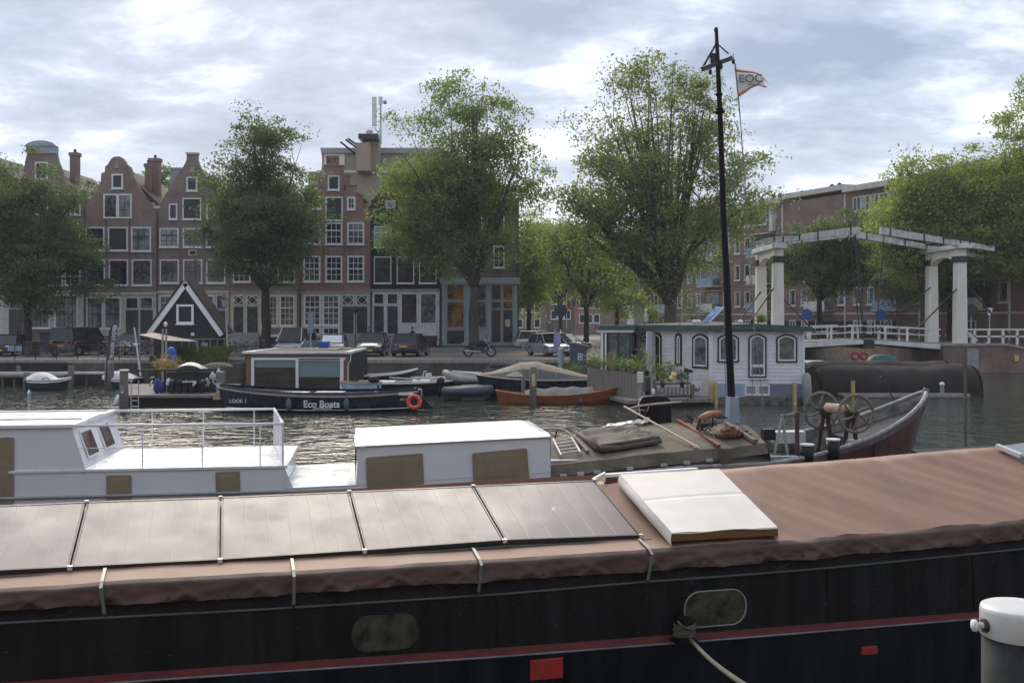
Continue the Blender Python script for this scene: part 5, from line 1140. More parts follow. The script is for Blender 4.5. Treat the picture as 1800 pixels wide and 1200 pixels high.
for (px, py, b) in ((1443.5,721,1.9),(1504.5,727,1.0)):
    a_, z_ = A(px, py, b); wc.append((a_,b,z_)); R = .43
    q = MB(); q.torus((a_,b,z_), R, .040, 'y', 36, 8)
    o_ = q.build('windlass_wheel', woodw, wb, smooth=True)
    for k in range(6):
        t = k*PI/3+.3; sp_ = MB(); pts = [(a_+math.cos(t+.5*(1-s_))*R*s_, b, z_+math.sin(t+.5*(1-s_))*R*s_) for s_ in (.08,.3,.55,.8,1)]; sp_.tube(pts, .026, 6); sp_.build('spoke', woodw, o_, smooth=True)
    sp_ = MB(); sp_.lathe([(.06,-.06),(.06,.06)], (a_,b,z_), 12, 'y'); sp_.build('hub', M['rust'], o_)
q = MB(); c0, c1 = Vector(wc[0]), Vector(wc[1]); q.tube([c0, c1], .03, 8); q.build('windlass_axle', M['rust'], wb)
q = MB(); d_ = c1-c0; q.tube([c0+d_*.15+Vector((0,0,.08)), c0+d_*.18+Vector((0,0,.08)), c0+d_*.75+Vector((0,0,.08)), c0+d_*.8+Vector((0,0,.08))], [.09,.12,.12,.09], 16); q.build('winding_drum', mat('faded_pink_drum', (.50,.36,.28), .7, var=.35, scale=6), wb, smooth=True)
q = MB(); zd0 = .5
for s_ in (.12,.85):
    c = c0+d_*s_; q.beam((c.x-.22,c.y,zd0),(c.x-.03,c.y,c.z+.02),.09,.05); q.beam((c.x+.22,c.y,zd0),(c.x+.03,c.y,c.z+.02),.09,.05); q.box(c.x-.14,c.x+.14,c.y-.05,c.y+.05,c.z-.10,c.z+.06)
q.build('windlass_frame', M['rust'], wb)
q = MB(); c = c0+d_*.9; q.hexa([(c.x-.25,c.y-.35,.64),(c.x+.45,c.y-.35,.66),(c.x+.45,c.y+.25,.66),(c.x-.25,c.y+.25,.64)],[(c.x-.15,c.y-.1,1.05),(c.x+.30,c.y-.1,1.05),(c.x+.30,c.y+.15,1.05),(c.x-.15,c.y+.15,1.05)]); q.build('windlass_housing', mat('grey_blue_housing', (.26,.28,.30), .5, var=.3), wb, bevel=.01)
# trestle and post by the windlass
q = MB(); a_, z_ = A(1376,728,.9)
q.beam((a_-.28,.9,.45),(a_,.9,z_),.06,.04); q.beam((a_+.16,.9,.45),(a_-.02,.9,z_),.06,.04); q.build('trestle', mat('pale_green_trestle', (.30,.33,.29), .6, var=.3), wb)
q = MB(); a_, z_ = A(1401,724,.9); q.box(a_-.04,a_+.04,.86,.94,.5,z_); q.build('deck_post', mat('dark_purple_post', (.06,.045,.045), .6, var=.3), wb)
q = MB(); q.tube([(a_-.3,.9,z_-.1),(a_-.05,.9,z_-.04)],.05,8); q.build('rope_roller', woodw, wb)
q = MB(); a_, z_ = A(1350,762,2.6); q.box(a_-.15,a_+.15,2.5,2.7,z_-.15,z_+.12); q.build('black_locker', M['dark'], wb); q = MB(); q.box(a_+.17,a_+.95,2.5,2.9,z_-.25,z_+.05); q.build('white_locker', M['white_old'], wb, bevel=.02)
q = MB(); q.beam((a5-.2,.5,.78),(a5+.9,.6,.75),.10,.03); q.build('blue_white_plank', mat('pale_blue_plank', (.5,.56,.6), .5), wb)
p0 = A(1597,745,2.3); p1 = A(1548,662,2.3); q = MB(); q.tube([(p0[0],2.3,p0[1]),(p1[0],2.3,p1[1])], [.028,.016], 6); q.build('anchor_stock', M['dark'], wb)
# mast
D = 25.2; mD = lambda px, py: P(px, py, D)
inv = Matrix.Rotation(-FW_.th, 3, 'Z')
def Lc(p): r = inv @ (Vector((p.x,p.y,0))-FW_.O); return Vector((r.x, r.y, p.z))
q = MB(); q.tube([Lc(mD(1288,745)), Lc(mD(1285.5,690)), Lc(mD(1283,640)), Lc(mD(1277,480)), Lc(mD(1271.5,380)), Lc(mD(1267.5,250)), Lc(mD(1263,140)), Lc(mD(1259,54))], [.10,.095,.092,.085,.075,.068,.060,.045], 14)
mast_m = mat('black_tarred_mast', (.008,.009,.011), .6, var=.4, scale=6, spec=.2)
ms_ = q.build('mast', mast_m, wb, smooth=True)
q = MB(); c = Lc(mD(1258.8,53)); q.ball(tuple(c), .055, sz=1.3); q.build('mast_head', M['rust'], ms_, smooth=True)
for py, r in ((166,.10),(176,.06),(192,.11),(197,.14)):
    c = Lc(mD(1261+(py-100)*.04, py)); q = MB(); q.lathe([(r*.7,-.04),(r,0),(r*.7,.04)], tuple(c), 10); q.build('mast_band', mast_m, ms_)
q = MB(); q.beam(Lc(mD(1231,127)-Vector((0,.3,0))), Lc(mD(1290,97)+Vector((0,.3,0))), .09, .11); q.build('crosstree', mat('grey_brown_yard', (.045,.042,.045), .6, var=.3), ms_)
q = MB(); q.tube([Lc(mD(1259,77)), Lc(mD(1234,121))], .03, 6); q.tube([Lc(mD(1259,76)), Lc(mD(1281,95))], .018, 6); q.box(*(lambda c: (c.x-.07,c.x+.07,c.y-.05,c.y+.05,c.z-.28,c.z+.02))(Lc(mD(1253,96)))); q.build('stay_bracket', M['dark'], ms_)
for px, py in ((1248.5,127),(1267.5,117),(1289,108)):
    c = Lc(mD(px,py)); q = MB(); q.ball(tuple(c), .045, sz=1.6); q.tube([c+Vector((0,0,.18)), c], .01, 4); q.build('pulley_block', M['dark'], ms_)
q = MB(); c = Lc(mD(1288,720)); z0 = .5; z1 = Z(697,D)
q.hexa([(c.x-.16,c.y-.16,z0),(c.x+.18,c.y-.16,z0),(c.x+.18,c.y+.16,z0),(c.x-.16,c.y+.16,z0)],[(c.x-.13,c.y-.16,z1),(c.x+.11,c.y-.16,z1),(c.x+.11,c.y+.16,z1),(c.x-.13,c.y+.16,z1)]); q.build('mast_case', mat('light_blue_grey_case', (.30,.37,.46), .45, var=.12), wb, bevel=.012)
q = MB()
q.tube([Lc(mD(1291,108)), Lc(mD(1303,230)), Lc(mD(1317,420)), Lc(mD(1325,560)), Lc(mD(1322,700))], .010, 4); q.tube([Lc(mD(1293,112)), Lc(mD(1301,200)), Lc(mD(1316,470)), Lc(mD(1329,600)), Lc(mD(1342,715))], .010, 4)
q.tube([Lc(mD(1263,200)), Lc(mD(1276,400)), Lc(mD(1272,600)), Lc(mD(1277,700))], .012, 4); q.tube([Lc(mD(1262,180)), Lc(mD(1345,330)), Lc(P(1440,520,34)), ], .004, 4)
q.build('rigging_lines', mat('grey_rigging', (.25,.25,.24), .8), wb)
# flag
fg = thing('flag', 'orange edged pale pennant lettered EOC hanging from the mast', 'flag', tuple(P(1291,118,D)))
def flagp(u, v):
    top = [(1291,121),(1305,124),(1320,126),(1333,128),(1343,137)]; bot = [(1298,171),(1309,164),(1320,156),(1332,151),(1345,154)]
    us_ = np.linspace(0,1,5); tx = np.interp(u,us_,[p[0] for p in top]); ty = np.interp(u,us_,[p[1] for p in top]); bx_ = np.interp(u,us_,[p[0] for p in bot]); by = np.interp(u,us_,[p[1] for p in bot])
    p = P(tx+(bx_-tx)*(1-v), ty+(by-ty)*(1-v), D); p.y += .05*math.sin(u*7+v*2)*u; return p
q = MB(); q.grid(lambda u, v: flagp(u, .10+.80*v), 20, 8); q.build('cloth', mat('pale_flag_cloth', (.85,.80,.74), .8, var=.05), fg, smooth=True, solid=.004)
orc = mat('orange_hem_cloth', (.68,.20,.07), .8)
q = MB(); q.grid(lambda u, v: flagp(u, .10*v), 20, 2); q.grid(lambda u, v: flagp(u, .90+.10*v), 20, 2); q.add([flagp(1,0.0), flagp(1,.25), P(1349,152,D)], [(0,1,2)]); q.add([flagp(1,.85), flagp(1,1), P(1352,149,D)+Vector((0,0,0))], [(0,1,2)]); q.build('hem', orc, fg, smooth=True, solid=.005)
gcl = mat('grey_flag_letters', (.15,.19,.22), .8)
text_on(fg, 'EOC', .27, P(1318.5,140,D)+Vector((0,-.07,0)), gcl, rot=(PI/2, math.radians(-2), 0), bold=.003, sx=1.08)
q = MB(); q.tube([P(1314,150,D-.06), P(1322,147,D-.06), P(1329,149,D-.06), P(1340,143,D-.06)], .012, 5); q.build('wave_mark', mat('blue_wave', (.18,.28,.36), .8), fg)
def onT(px, py, up=.0): a, b, z = FW_.on(px, py, lambda a, b: thold(a, b)+up); return Vector((a, b, z))
def L2(name, label, cat): return local(name, label, cat, (FW_.O.x, FW_.O.y, 0), FW_.th)
o = L2('boat_hook', 'long pale wooden pole lying across the green tarpaulin', 'pole')
q = MB(); p0 = onT(1221,783,.05); p1 = A(1097,714,2.95); pe = Vector((p1[0],2.95,p1[1])); q.tube([p0, pe], [.028,.024], 8); q.build('shaft', mat('pale_varnished_pole', (.55,.42,.30), .5, var=.2, scale=8, stretch=(1,1,1)), o)
q = MB(); q.tube([p0, onT(1229,787,.03)], [.035,.02], 6); q.tube([onT(1218,787,.03), onT(1226,784,.05)], .015, 5); q.build('hook', M['whiterope'], o)
o = L2('rusty_beam', 'rusty red iron beam lying across the tarpaulin by the chain', 'beam')
q = MB(); q.beam(onT(1263,783,.05), onT(1190,738,.05), .10, .05); q.beam(onT(1263,783,.09), onT(1190,738,.09), .03, .05); q.build('iron_bar', mat('red_lead_iron', (.25,.06,.035), .75, var=.4, scale=6), o)
o = L2('wooden_plank', 'weathered plank lying beside the rope heap at the tarpaulin end', 'plank')
q = MB(); q.beam(onT(1277,744,.07), onT(1328,775,.07), .12, .08); q.build('board', M['wood_pile'], o, bevel=.01)
o = L2('wooden_plank', 'dark thin plank along the far corner of the green tarpaulin', 'plank')
q = MB(); q.beam(onT(1285,735,.04), onT(1312,758,.04), .07, .05); q.build('board', M['darkwood'], o, bevel=.01)
def heap(name, label, cat, cxy, rr, m, n, r, seed, h=.18):
    o = L2(name, label, cat); rg = np.random.default_rng(seed); c = onT(*cxy); q = MB(); pts = []
    ph = 0
    for i in range(n):
        ph += rg.uniform(.25,.6); rad = rr*(.35+.65*rg.uniform())*(1-.5*i/n); pts.append((c.x+rad*math.cos(ph)*1.2, c.y+rad*math.sin(ph), c.z+.02+h*i/n*rg.uniform(.5,1)))
    q.tube(pts, r, 6); q.build('coil', m, o, smooth=True); return o
heap('rusty_chain', 'rust brown heap of old chain on the tarpaulin', 'chain', (1284,768), .30, mat('orange_rust_chain', (.15,.065,.035), .9, var=.5, scale=9), 130, .032, 4, .24)
heap('rope_coil', 'pale grey rope tangle on the folded tarpaulin', 'rope', (1120,766), .50, mat('pale_tangled_rope', (.34,.32,.26), .9, var=.3), 90, .016, 5, .14)
heap('rope_coil', 'grey rope tangle near the mast foot', 'rope', (1243,744), .45, M['rope'], 80, .014, 6, .12)
o = L2('rusty_chain', 'rusty chain strung between the iron beam and the chain heap', 'chain')
q = MB(); ps = [onT(1228,748,.03),onT(1238,757,.04),onT(1250,764,.04),onT(1265,764,.05),onT(1280,768,.1)]
for i in range(len(ps)-1):
    for k in range(5):
        c = ps[i].lerp(ps[i+1], k/5); q.torus(tuple(c), .032, .010, 'y' if k % 2 else 'z', 8, 4)
q.build('links', M['rust'], o, kind='stuff')
rg = np.random.default_rng(9)
for i, (px, py, lb_) in enumerate(((1232,757,'rusty iron scrap left of the chain heap'),(1252,752,'small brown scrap piece behind the chain heap'),(1300,764,'brown scrap beside the weathered plank'),(1262,738,'dark scrap close to the mast foot'),(1216,742,'rusty offcut beside the red iron beam'))):
    o = L2('scrap_piece', lb_, 'scrap'); q = MB(); c = onT(px, py, .03)
    for k in range(5): d = Vector(rg.normal(size=3)*.10); d.z = abs(d.z)*.4; q.beam(c+d, c+d+Vector(rg.normal(size=3)*.12)*1.0, .04, .03)
    q.build('iron_bits', M['rust'], o, kind='stuff')
o = L2('anchor_buoy', 'orange brown lamp shaped buoy near the mast foot', 'buoy')
q = MB(); c = onT(1240,733,.12); c2 = c+Vector((.25,.1,.10)); q.tube([c-Vector((.16,0,.04)), c, c+Vector((.14,.03,.05)), c2+Vector((.18,0,.02))], [.07,.11,.10,.03], 12); q.build('float_body', mat('orange_brown_leather', (.42,.17,.07), .55, var=.3, scale=6), o, smooth=True)
o = L2('grey_sack', 'small dark grey sack on the tarpaulin near the beam', 'sack')
q = MB(); q.ball(tuple(onT(1244,746,.03)), .12, sx=1.9, sy=1, sz=.5); q.build('cloth', M['rubber'], o, smooth=True)
# folded tarpaulin with roll
o = L2('folded_tarpaulin', 'folded dark green tarpaulin lying on the hold cover', 'tarpaulin')
f0, f1, f2, f3 = onT(1056,794,.02), onT(1158,780,.02), onT(1118,752,.02), onT(1012,762,.02)
dk = mat('dark_folded_canvas', (.095,.082,.060), .8, var=.3, scale=6, bump=.3, bscale=60)
q = MB()
def fp_(u, v): return f0*(1-u)*(1-v)+f1*u*(1-v)+f2*u*v+f3*(1-u)*v
q.grid(lambda u, v: tuple(fp_(u,v)+Vector((0,0,.13+.05*nz3(u*5,v*6,1)+.03*math.sin(v*17+2*u)-.10*(max(0,abs(u-.5)-.42)/.08)))), 40, 30); q.build('folds', dk, o, smooth=True)
q = MB(); q.tube([f0+Vector((-.03,-.05,.06)), f0.lerp(f1,.3)+Vector((0,-.05,.04)), f0.lerp(f1,.7)+Vector((0,-.04,.05)), f1+Vector((.05,0,.07))], [.09,.06,.06,.06], 10); q.tube([f0+Vector((-.0,0,.12)), f1+Vector((.02,.05,.14))], .05, 8); q.tube([f0+Vector((-.06,-.02,.07)), f0.lerp(f3,.5)+Vector((-.05,0,.08)), f3+Vector((0,0,.05))], [.08,.07,.04], 8); q.build('rolled_edge', dk, o, smooth=True)
# plastic sheet
o = L2('plastic_sheet', 'grey crumpled plastic sheet at the far edge of the tarpaulin', 'sheet')
g0, g1, g2, g3 = onT(1057,752,.10), onT(1140,742,.08), onT(1142,734,.12), onT(1070,745,.12)
q = MB(); q.grid(lambda u, v: tuple(g0*(1-u)*(1-v)+g1*u*(1-v)+g2*u*v+g3*(1-u)*v+Vector((0,0,.05*nz3(u*9,v*5,4)))), 24, 8); q.build('film', mat('grey_plastic_film', (.34,.35,.36), .25, var=.3, scale=6), o, smooth=True)
# ladder
o = L2('ladder', 'short aluminium ladder lying beside the white coach house', 'ladder')
l0, l1, l2, l3 = onT(986,800,.08), onT(1020,795,.08), onT(1004,768,.10), onT(972,772,.10)
q = MB(); q.beam(l0, l3, .03, .05); q.build('rail', M['white_old'], o); q = MB(); q.beam(l1, l2, .03, .05); q.build('rail', M['white_old'], o)
for k in range(5): t = (k+.5)/5; q = MB(); q.tube([l0.lerp(l3,t), l1.lerp(l2,t)], .016, 6); q.build('rung', M['steel'], o)
o = L2('iron_hoop', 'dark bent iron hoop standing behind the ladder', 'hoop')
h0, h1 = onT(976,770,.02), onT(1022,788,.02); q = MB(); q.tube([h0, h0+Vector((.05,0,.22)), h0.lerp(h1,.4)+Vector((0,0,.28)), h0.lerp(h1,.8)+Vector((0,0,.16)), h1], .018, 6); q.build('rod', M['dark'], o, smooth=True)
o = L2('wooden_plank', 'grey plank lying right of the ladder on the tarpaulin', 'plank')
q = MB(); q.beam(onT(1008,765,.05), onT(1033,793,.05), .08, .05); q.build('board', M['wood_pile'], o, bevel=.008)
# tiller gear beyond the hold: black leeboard shaped panel and bent pole
o = L2('leeboard', 'rounded black leeboard standing beyond the green tarpaulin', 'leeboard')
def lp(px, py, b=3.75): a, z = FW_.b(px, py, b); return (a, z)
q = MB(); pts = [lp(1122,745),lp(1120,715),lp(1122,703),lp(1130,697),lp(1150,695),lp(1168,696),lp(1178,702),lp(1180,720),lp(1180,745)]; q.xz(pts[::-1], 3.72, 3.80); q.build('board', M['blackpaint'], o, bevel=.02)
q = MB(); q.tube([(lp(1124,726)[0],3.7,lp(1124,726)[1]),(lp(1121,708)[0],3.68,lp(1121,708)[1]),(lp(1128,696)[0],3.68,lp(1128,696)[1])], .018, 6); q.build('rope_edge', M['whiterope'], o)
o = L2('tiller_pole', 'curved pale wooden pole propped above the black leeboard', 'pole')
q = MB(); b_ = 3.5; q.tube([(lp(x,y,b_)[0],b_,lp(x,y,b_)[1]) for x,y in ((1104,718),(1125,713),(1150,710),(1175,708),(1198,706))], [.02,.025,.028,.03,.02], 8); q.tube([(lp(x,y,b_)[0],b_,lp(x,y,b_)[1]) for x,y in ((1110,720),(1125,720),(1138,722),(1141,712))], .014, 6); q.build('bent_pole', mat('pale_bent_wood', (.48,.42,.33), .6, var=.2), o, smooth=True)
q = MB(); q.beam((lp(1134,730,b_)[0],b_,lp(1134,718,b_)[1]), (lp(1133,760,b_)[0],b_,lp(1133,760,b_)[1]), .05, .05); q.build('stand', M['rust'], o)
# ================================================================== WHITE AND GREEN HOUSEBOAT
siding = mat('white_lap_siding', (.74,.745,.77), .5, var=.07, scale=2, bump=.05)
sidingw = mat('aged_sunlit_lap_siding', (.70,.66,.64), .55, var=.16, scale=1.5, bump=.05)  # warm light of the sunny side wall is put into this siding colour
fasg = mat('green_grey_fascia', (.060,.095,.090), .5, var=.12)
blk = mat('black_green_surround', (.012,.018,.018), .4)
ho = thing('houseboat', 'white clad houseboat with green fascia and arched windows behind the mast', 'houseboat', (X(1250,47), 47, 0))
C0 = P(1249.5,0,47); C0.z = 0; CS = P(1112,0,52.2); CS.z = 0; CR = P(1413,0,47); CR.z = 0
class Face:
    def __init__(s, o, e, flip=False):
        s.o = Vector(o); s.d = (Vector(e)-Vector(o)); s.L = s.d.length; s.d.normalize(); s.n = Vector((s.d.y, -s.d.x, 0))
        if flip: s.n = -s.n
    def hit(s, px, py):
        dr = Vector(((px-CX)/F, 1, -(py-HOR)/F)); n = s.n; t = n.dot(s.o)/(n.x*dr.x+n.y*dr.y); p = dr*t; return ((p-s.o).dot(s.d), HC+dr.z*t)
    def w(s, a, z, off=0): p = s.o+s.d*a+s.n*off; return Vector((p.x, p.y, z))
    def prism(s, pts, o0, o1, mb=None):
        mb = mb or MB(); n = len(pts)
        mb.add([s.w(a,z,o1) for a,z in pts]+[s.w(a,z,o0) for a,z in pts], [tuple(range(n)), tuple(range(2*n-1,n-1,-1))]+[(i,i+n,(i+1)%n+n,(i+1)%n) for i in range(n)]); return mb
    def ring(s, po, pi, o0, o1, mb=None):
        mb = mb or MB(); n = len(po); vs = [s.w(a,z,o1) for a,z in po]+[s.w(a,z,o1) for a,z in pi]+[s.w(a,z,o0) for a,z in po]+[s.w(a,z,o0) for a,z in pi]
        fs = []
        for i in range(n):
            j = (i+1) % n; fs += [(i,j,n+j,n+i),(n+i,n+j,3*n+j,3*n+i),(2*n+i,2*n+j,j,i)]
        mb.add(vs, fs); return mb
def arch(x0, x1, z0, z1, rise, n=9):
    pts = [(x0,z0),(x1,z0)]
    for i in range(n+1):
        t = i/n; a = math.acos(max(-1,min(1,1-2*t))) ; pts.append((x1-(x1-x0)*t, z1-rise+rise*math.sin(PI*t)**.8))
    return pts
fr = Face(C0, CR); sd = Face(CS, C0)
ZS0, ZS1 = Z(674,47), Z(581.5,47)
def clad(face, a0, a1, z0, z1, n, m, par):
    h = (z1-z0)/n
    for i in range(n):
        mb = MB(); zz = z0+i*h; mb.add([face.w(a0,zz,.028),face.w(a1,zz,.028),face.w(a1,zz+h-.012,.010),face.w(a0,zz+h-.012,.010),face.w(a0,zz,0),face.w(a1,zz,0),face.w(a1,zz+h-.012,0),face.w(a0,zz+h-.012,0)], [(0,1,2,3),(0,4,5,1),(3,2,6,7),(0,3,7,4),(1,5,6,2)]); mb.build('cladding_board', m, par)
mb = MB(); p = [C0, CR, CR+Vector((-.4,8,0)), CS+Vector((.6,2.4,0)), CS]
mb.xy([(v.x,v.y) for v in p], .35, ZS1); mb.build('cabin_core', siding, ho)
clad(fr, .1, fr.L-.1, ZS0, ZS1, 14, siding, ho); clad(sd, 0, sd.L-.1, Z(674,47), ZS1, 14, sidingw, ho)
mb = fr.prism([(-.03,ZS0-.02),(.09,ZS0-.02),(.09,ZS1),(-.03,ZS1)], -.0, .05); mb.build('corner_board', M['white'], ho); mb = MB(); fr.prism([(fr.L-.09,ZS0-.02),(fr.L+.03,ZS0-.02),(fr.L+.03,ZS1),(fr.L-.09,ZS1)], 0, .05, mb); sd.prism([(sd.L-.09,.4),(sd.L+.0,.4),(sd.L+.0,ZS1),(sd.L-.09,ZS1)], 0, .05, mb); mb.build('corner_board', M['white'], ho)
# lower panels, concrete float
lb = mat('light_blue_plinth', (.36,.44,.58), .5, var=.1); gb = mat('grey_blue_plinth', (.20,.21,.27), .5, var=.1)
a_c = fr.hit(1310,680)[0]; a_d = fr.hit(1352,680)[0]
fr.prism([(0,.30),(a_c,.30),(a_c,ZS0-.022),(0,ZS0-.022)], 0, .04).build('plinth_panel', lb, ho); fr.prism([(a_d,.30),(fr.L,.30),(fr.L,ZS0-.022),(a_d,ZS0-.022)], 0, .04).build('plinth_panel', gb, ho)
sd.prism([(0,.30),(sd.L-.1,.30),(sd.L-.1,ZS0-.022),(0,ZS0-.022)], 0, .02).build('plinth_panel', sidingw, ho)
mb = MB(); mb.xy([(v.x,v.y) for v in (C0+Vector((-.2,-.35,0)), CR+Vector((.25,-.35,0)), CR+Vector((.2,8.2,0)), CS+Vector((.2,3,0)), CS+Vector((-.5,-.2,0)))], -.5, .32); mb.build('concrete_float', mat('mossy_concrete_float', (.13,.125,.09), .85, var=.5, scale=3, col2=(.22,.21,.17)), ho)
def aw(face, x0, x1, y0, y1, rise=.18, sur=.07, par=ho, pane='curtain', name='arched_window', bars=None, lower=None):
    a0, zb_ = face.hit(x0, y1); a1, _ = face.hit(x1, y1); _, zt_ = face.hit((x0+x1)/2, y0)
    P0 = arch(a0,a1,zb_,zt_,rise); P1 = arch(a0+sur,a1-sur,zb_+sur,zt_-sur,rise*.9); P2 = arch(a0+sur+.07,a1-sur-.07,zb_+sur+.07,zt_-sur-.07,rise*.8)
    sur_ = face.ring(P0,P1,.03,.065).build(name, blk, par); face.ring(P1,P2,.03,.055).build('frame', M['white'], sur_); 
    face.prism(P2, .03, .036).build('pane', M[pane], sur_)
    if lower: face.prism([(P2[0][0],lower),(P2[1][0],lower),(P2[1][0],lower+.12),(P2[0][0],lower+.12)], .036, .056).build('door_rail', M['white'], sur_)
    return sur_
M['teal'] = glass('green_grey_curtained_glass', (.10,.13,.12), (.17,.20,.185), 3)
aw(fr,1261,1298.5,587,637,pane='teal'); aw(fr,1364,1401,587,637,pane='teal')
aw(fr,1315,1347,586.5,663.5,pane='teal',name='arched_door',lower=fr.hit(1330,645)[1])
a0, z0 = fr.hit(1316,666); fr.prism([(a0,z0-.02),(a0+.9,z0-.02),(a0+.9,z0+.03),(a0,z0+.03)],.03,.16).build('door_sill', M['white_old'], ho)
for x0, x1 in ((1309,1330),(1331,1352.5)):
    a0, z0 = fr.hit(x0, 695); a1, z1 = fr.hit(x1, 676); sq = [(a0,z0),(a1,z0),(a1,z1),(a0,z1)]; si = [(a0+.07,z0+.08),(a1-.07,z0+.08),(a1-.07,z1-.08),(a0+.07,z1-.08)]
    w_ = fr.ring(sq,si,.0,.07).build('basement_window', M['white'], ho); fr.prism(si,.01,.03).build('pane', M['pale'], w_)
aw(sd,1218,1246.5,586,646.5,pane='teal',sur=.10,rise=.2); aw(sd,1188,1199.5,585,642,pane='teal',sur=.12,rise=.15); aw(sd,1128,1144.5,584,600,pane='glass',sur=.08,rise=.15); aw(sd,1111.5,1119,583.5,620,pane='glass',sur=.08)
aw(sd,1147,1164,584,652,pane='shade',sur=.1,name='arched_door')
a0, z0 = sd.hit(1154,652); mb = MB(); mb.hexa([sd.w(a0,z0,.1),sd.w(a0+.15,z0,.75),sd.w(a0+.2,z0,.73),sd.w(a0+.05,z0,.1)],[sd.w(a0,z0+1.95,.1),sd.w(a0+.15,z0+1.95,.75),sd.w(a0+.2,z0+1.95,.73),sd.w(a0+.05,z0+1.95,.1)]); mb.build('open_door_leaf', M['white'], ho)
# fascia and roof
zf0, zf1 = Z(581.5,47), Z(571.5,46.6)
mb = MB(); Fr2 = Face(C0+Vector((-.12,-.35,0)), CR+Vector((.3,-.35,0)))
a_pk = Fr2.hit(1326,570)[0]; zpk = Fr2.hit(1326,568.8)[1]; zrr = Fr2.hit(1415,574)[1]
Fr2.prism([(0,zf0),(a_pk,zpk-.27),(Fr2.L,zrr-.25),(Fr2.L,zrr),(a_pk,zpk),(0,zf1)], 0, .05, mb)
Sd2 = Face(CS+Vector((-.35,-.15,0)), C0+Vector((-.12,-.35,0)))
Sd2.prism([(0,zf0),(Sd2.L-.01,zf0),(Sd2.L-.01,zf1),(0,zf1)], 0, .05, mb); mb.build('fascia', fasg, ho)
mb = MB(); f0 = C0+Vector((-.15,-.34,zf1-.01)); f1 = C0+Vector((-.15,-.34,0))+Vector((a_pk,0,zpk-.01)); f2 = CR+Vector((.3,-.34,zrr-.01)); b2 = CR+Vector((0,8.1,zrr+.05)); b1 = C0+Vector((a_pk-.5,8.2,zpk+.08)); b0 = CS+Vector((-.3,-.1,zf1-.01))
mb.add([f0,f1,f2,b2,b1,b0], [(0,1,4,5),(1,2,3,4)]); mb.build('roof', mat('tan_roof_felt', (.24,.21,.16), .8, var=.25, scale=1.5), ho)
# conservatory bay at the left end
D = 50.5; tealf = mat('teal_green_frame', (.03,.07,.07), .4)
x0, x1 = X(1058,D), X(1110,D); zt, zb_ = Z(584,D), .45
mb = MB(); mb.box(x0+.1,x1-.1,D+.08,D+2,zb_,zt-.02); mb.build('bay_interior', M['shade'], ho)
mb = MB(); mb.box(x0-.1,x1+.1,D-.1,D+2.2,zt,zt+.12); mb.build('bay_cornice', M['white'], ho); mb = MB(); mb.box(x0-.15,x1+.15,D-.15,D+2.2,zt+.121,zt+.34); mb.build('bay_roof', fasg, ho)
for px0, px1, m_ in ((1056,1060,'w'),(1063,1066,'w'),(1068,1071,'t'),(1086,1089,'t'),(1107,1111,'t')):
    mb = MB(); mb.box(X(px0,D),X(px1,D),D-.05,D+.07,zb_,zt-.001); mb.build('bay_post', M['white'] if m_=='w' else tealf, ho)
for px0, px1 in ((1060.2,1062.8),(1071.2,1085.8),(1089.2,1106.8)):
    mb = MB(); mb.box(X(px0,D),X(px1,D),D-.0,D+.03,zb_+.02,zt-.02); mb.build('pane', M['teal'], ho)
mb = MB(); mb.box(X(1250,46.5)-.1, X(1250,46.5)+.15, 46.35, 46.6, .1, 1.1); mb.build('mooring_cheek', mat('yellow_painted_post', (.55,.42,.20), .7, var=.3), ho)
for px in (1256,1394):
    mb = MB(); mb.box(X(px,46.3), X(px+5.5,46.3), 46.2, 46.4, -.3, Z(672,46.3)); tag(mb.build('guide_post', MATS['yellow_painted_post'], loc=(X(px,46.3),46.3,0)), ['yellow brown guide post at the left corner of the white houseboat','yellow brown guide post at the right corner of the white houseboat'][px>1300], 'post', 'houseboat guide posts')
q = thing('buoy_cylinder', 'grey cylindrical fender hanging at the right end of the white houseboat', 'fender', (X(1418,46.5),46.5,0)); mb = MB(); mb.lathe([(.05,1.45),(.16,1.35),(.19,1.2),(.22,.8),(.22,.1),(.12,0)], (X(1418,46.5),46.5,0), 14); mb.build('body', M['shopgrey'], q, smooth=True)
# items on the houseboat roof
q = thing('furled_parasol', 'furled white parasol on the houseboat roof', 'parasol', tuple(P(1136,568,50))); mb = MB(); mb.tube([P(1136,569,50),P(1136,543,50)],.02,6); mb.build('pole', M['steel'], q); mb = MB(); c = P(1136,568,50); mb.lathe([(.05,.02),(.12,.1),(.10,.35),(.13,.42),(.05,.52),(.09,.58),(.07,.68),(.02,.72)], tuple(c), 12); mb.build('canopy', M['white_old'], q, smooth=True)
q = thing('solar_panel', 'tilted pale blue solar panel on the houseboat roof', 'solar panel', tuple(P(1255,569,49)), group=None)
c0, c1, c2, c3 = P(1234,566,49), P(1246,567,49), P(1272,540,49.3), P(1258,538,49.6); mb = MB(); off_ = Vector((.04,.02,-.05)); mb.hexa([c0+off_,c1+off_,c2+off_,c3+off_],[c0,c1,c2,c3]); mb.build('panel', mat('pale_blue_panel_glass', (.20,.34,.55), .15, var=.2), q); mb = MB(); mb.tube([c1,c2],.025,4); mb.tube([c2,P(1275,567,49.5)],.02,4); mb.build('frame', M['white'], q)
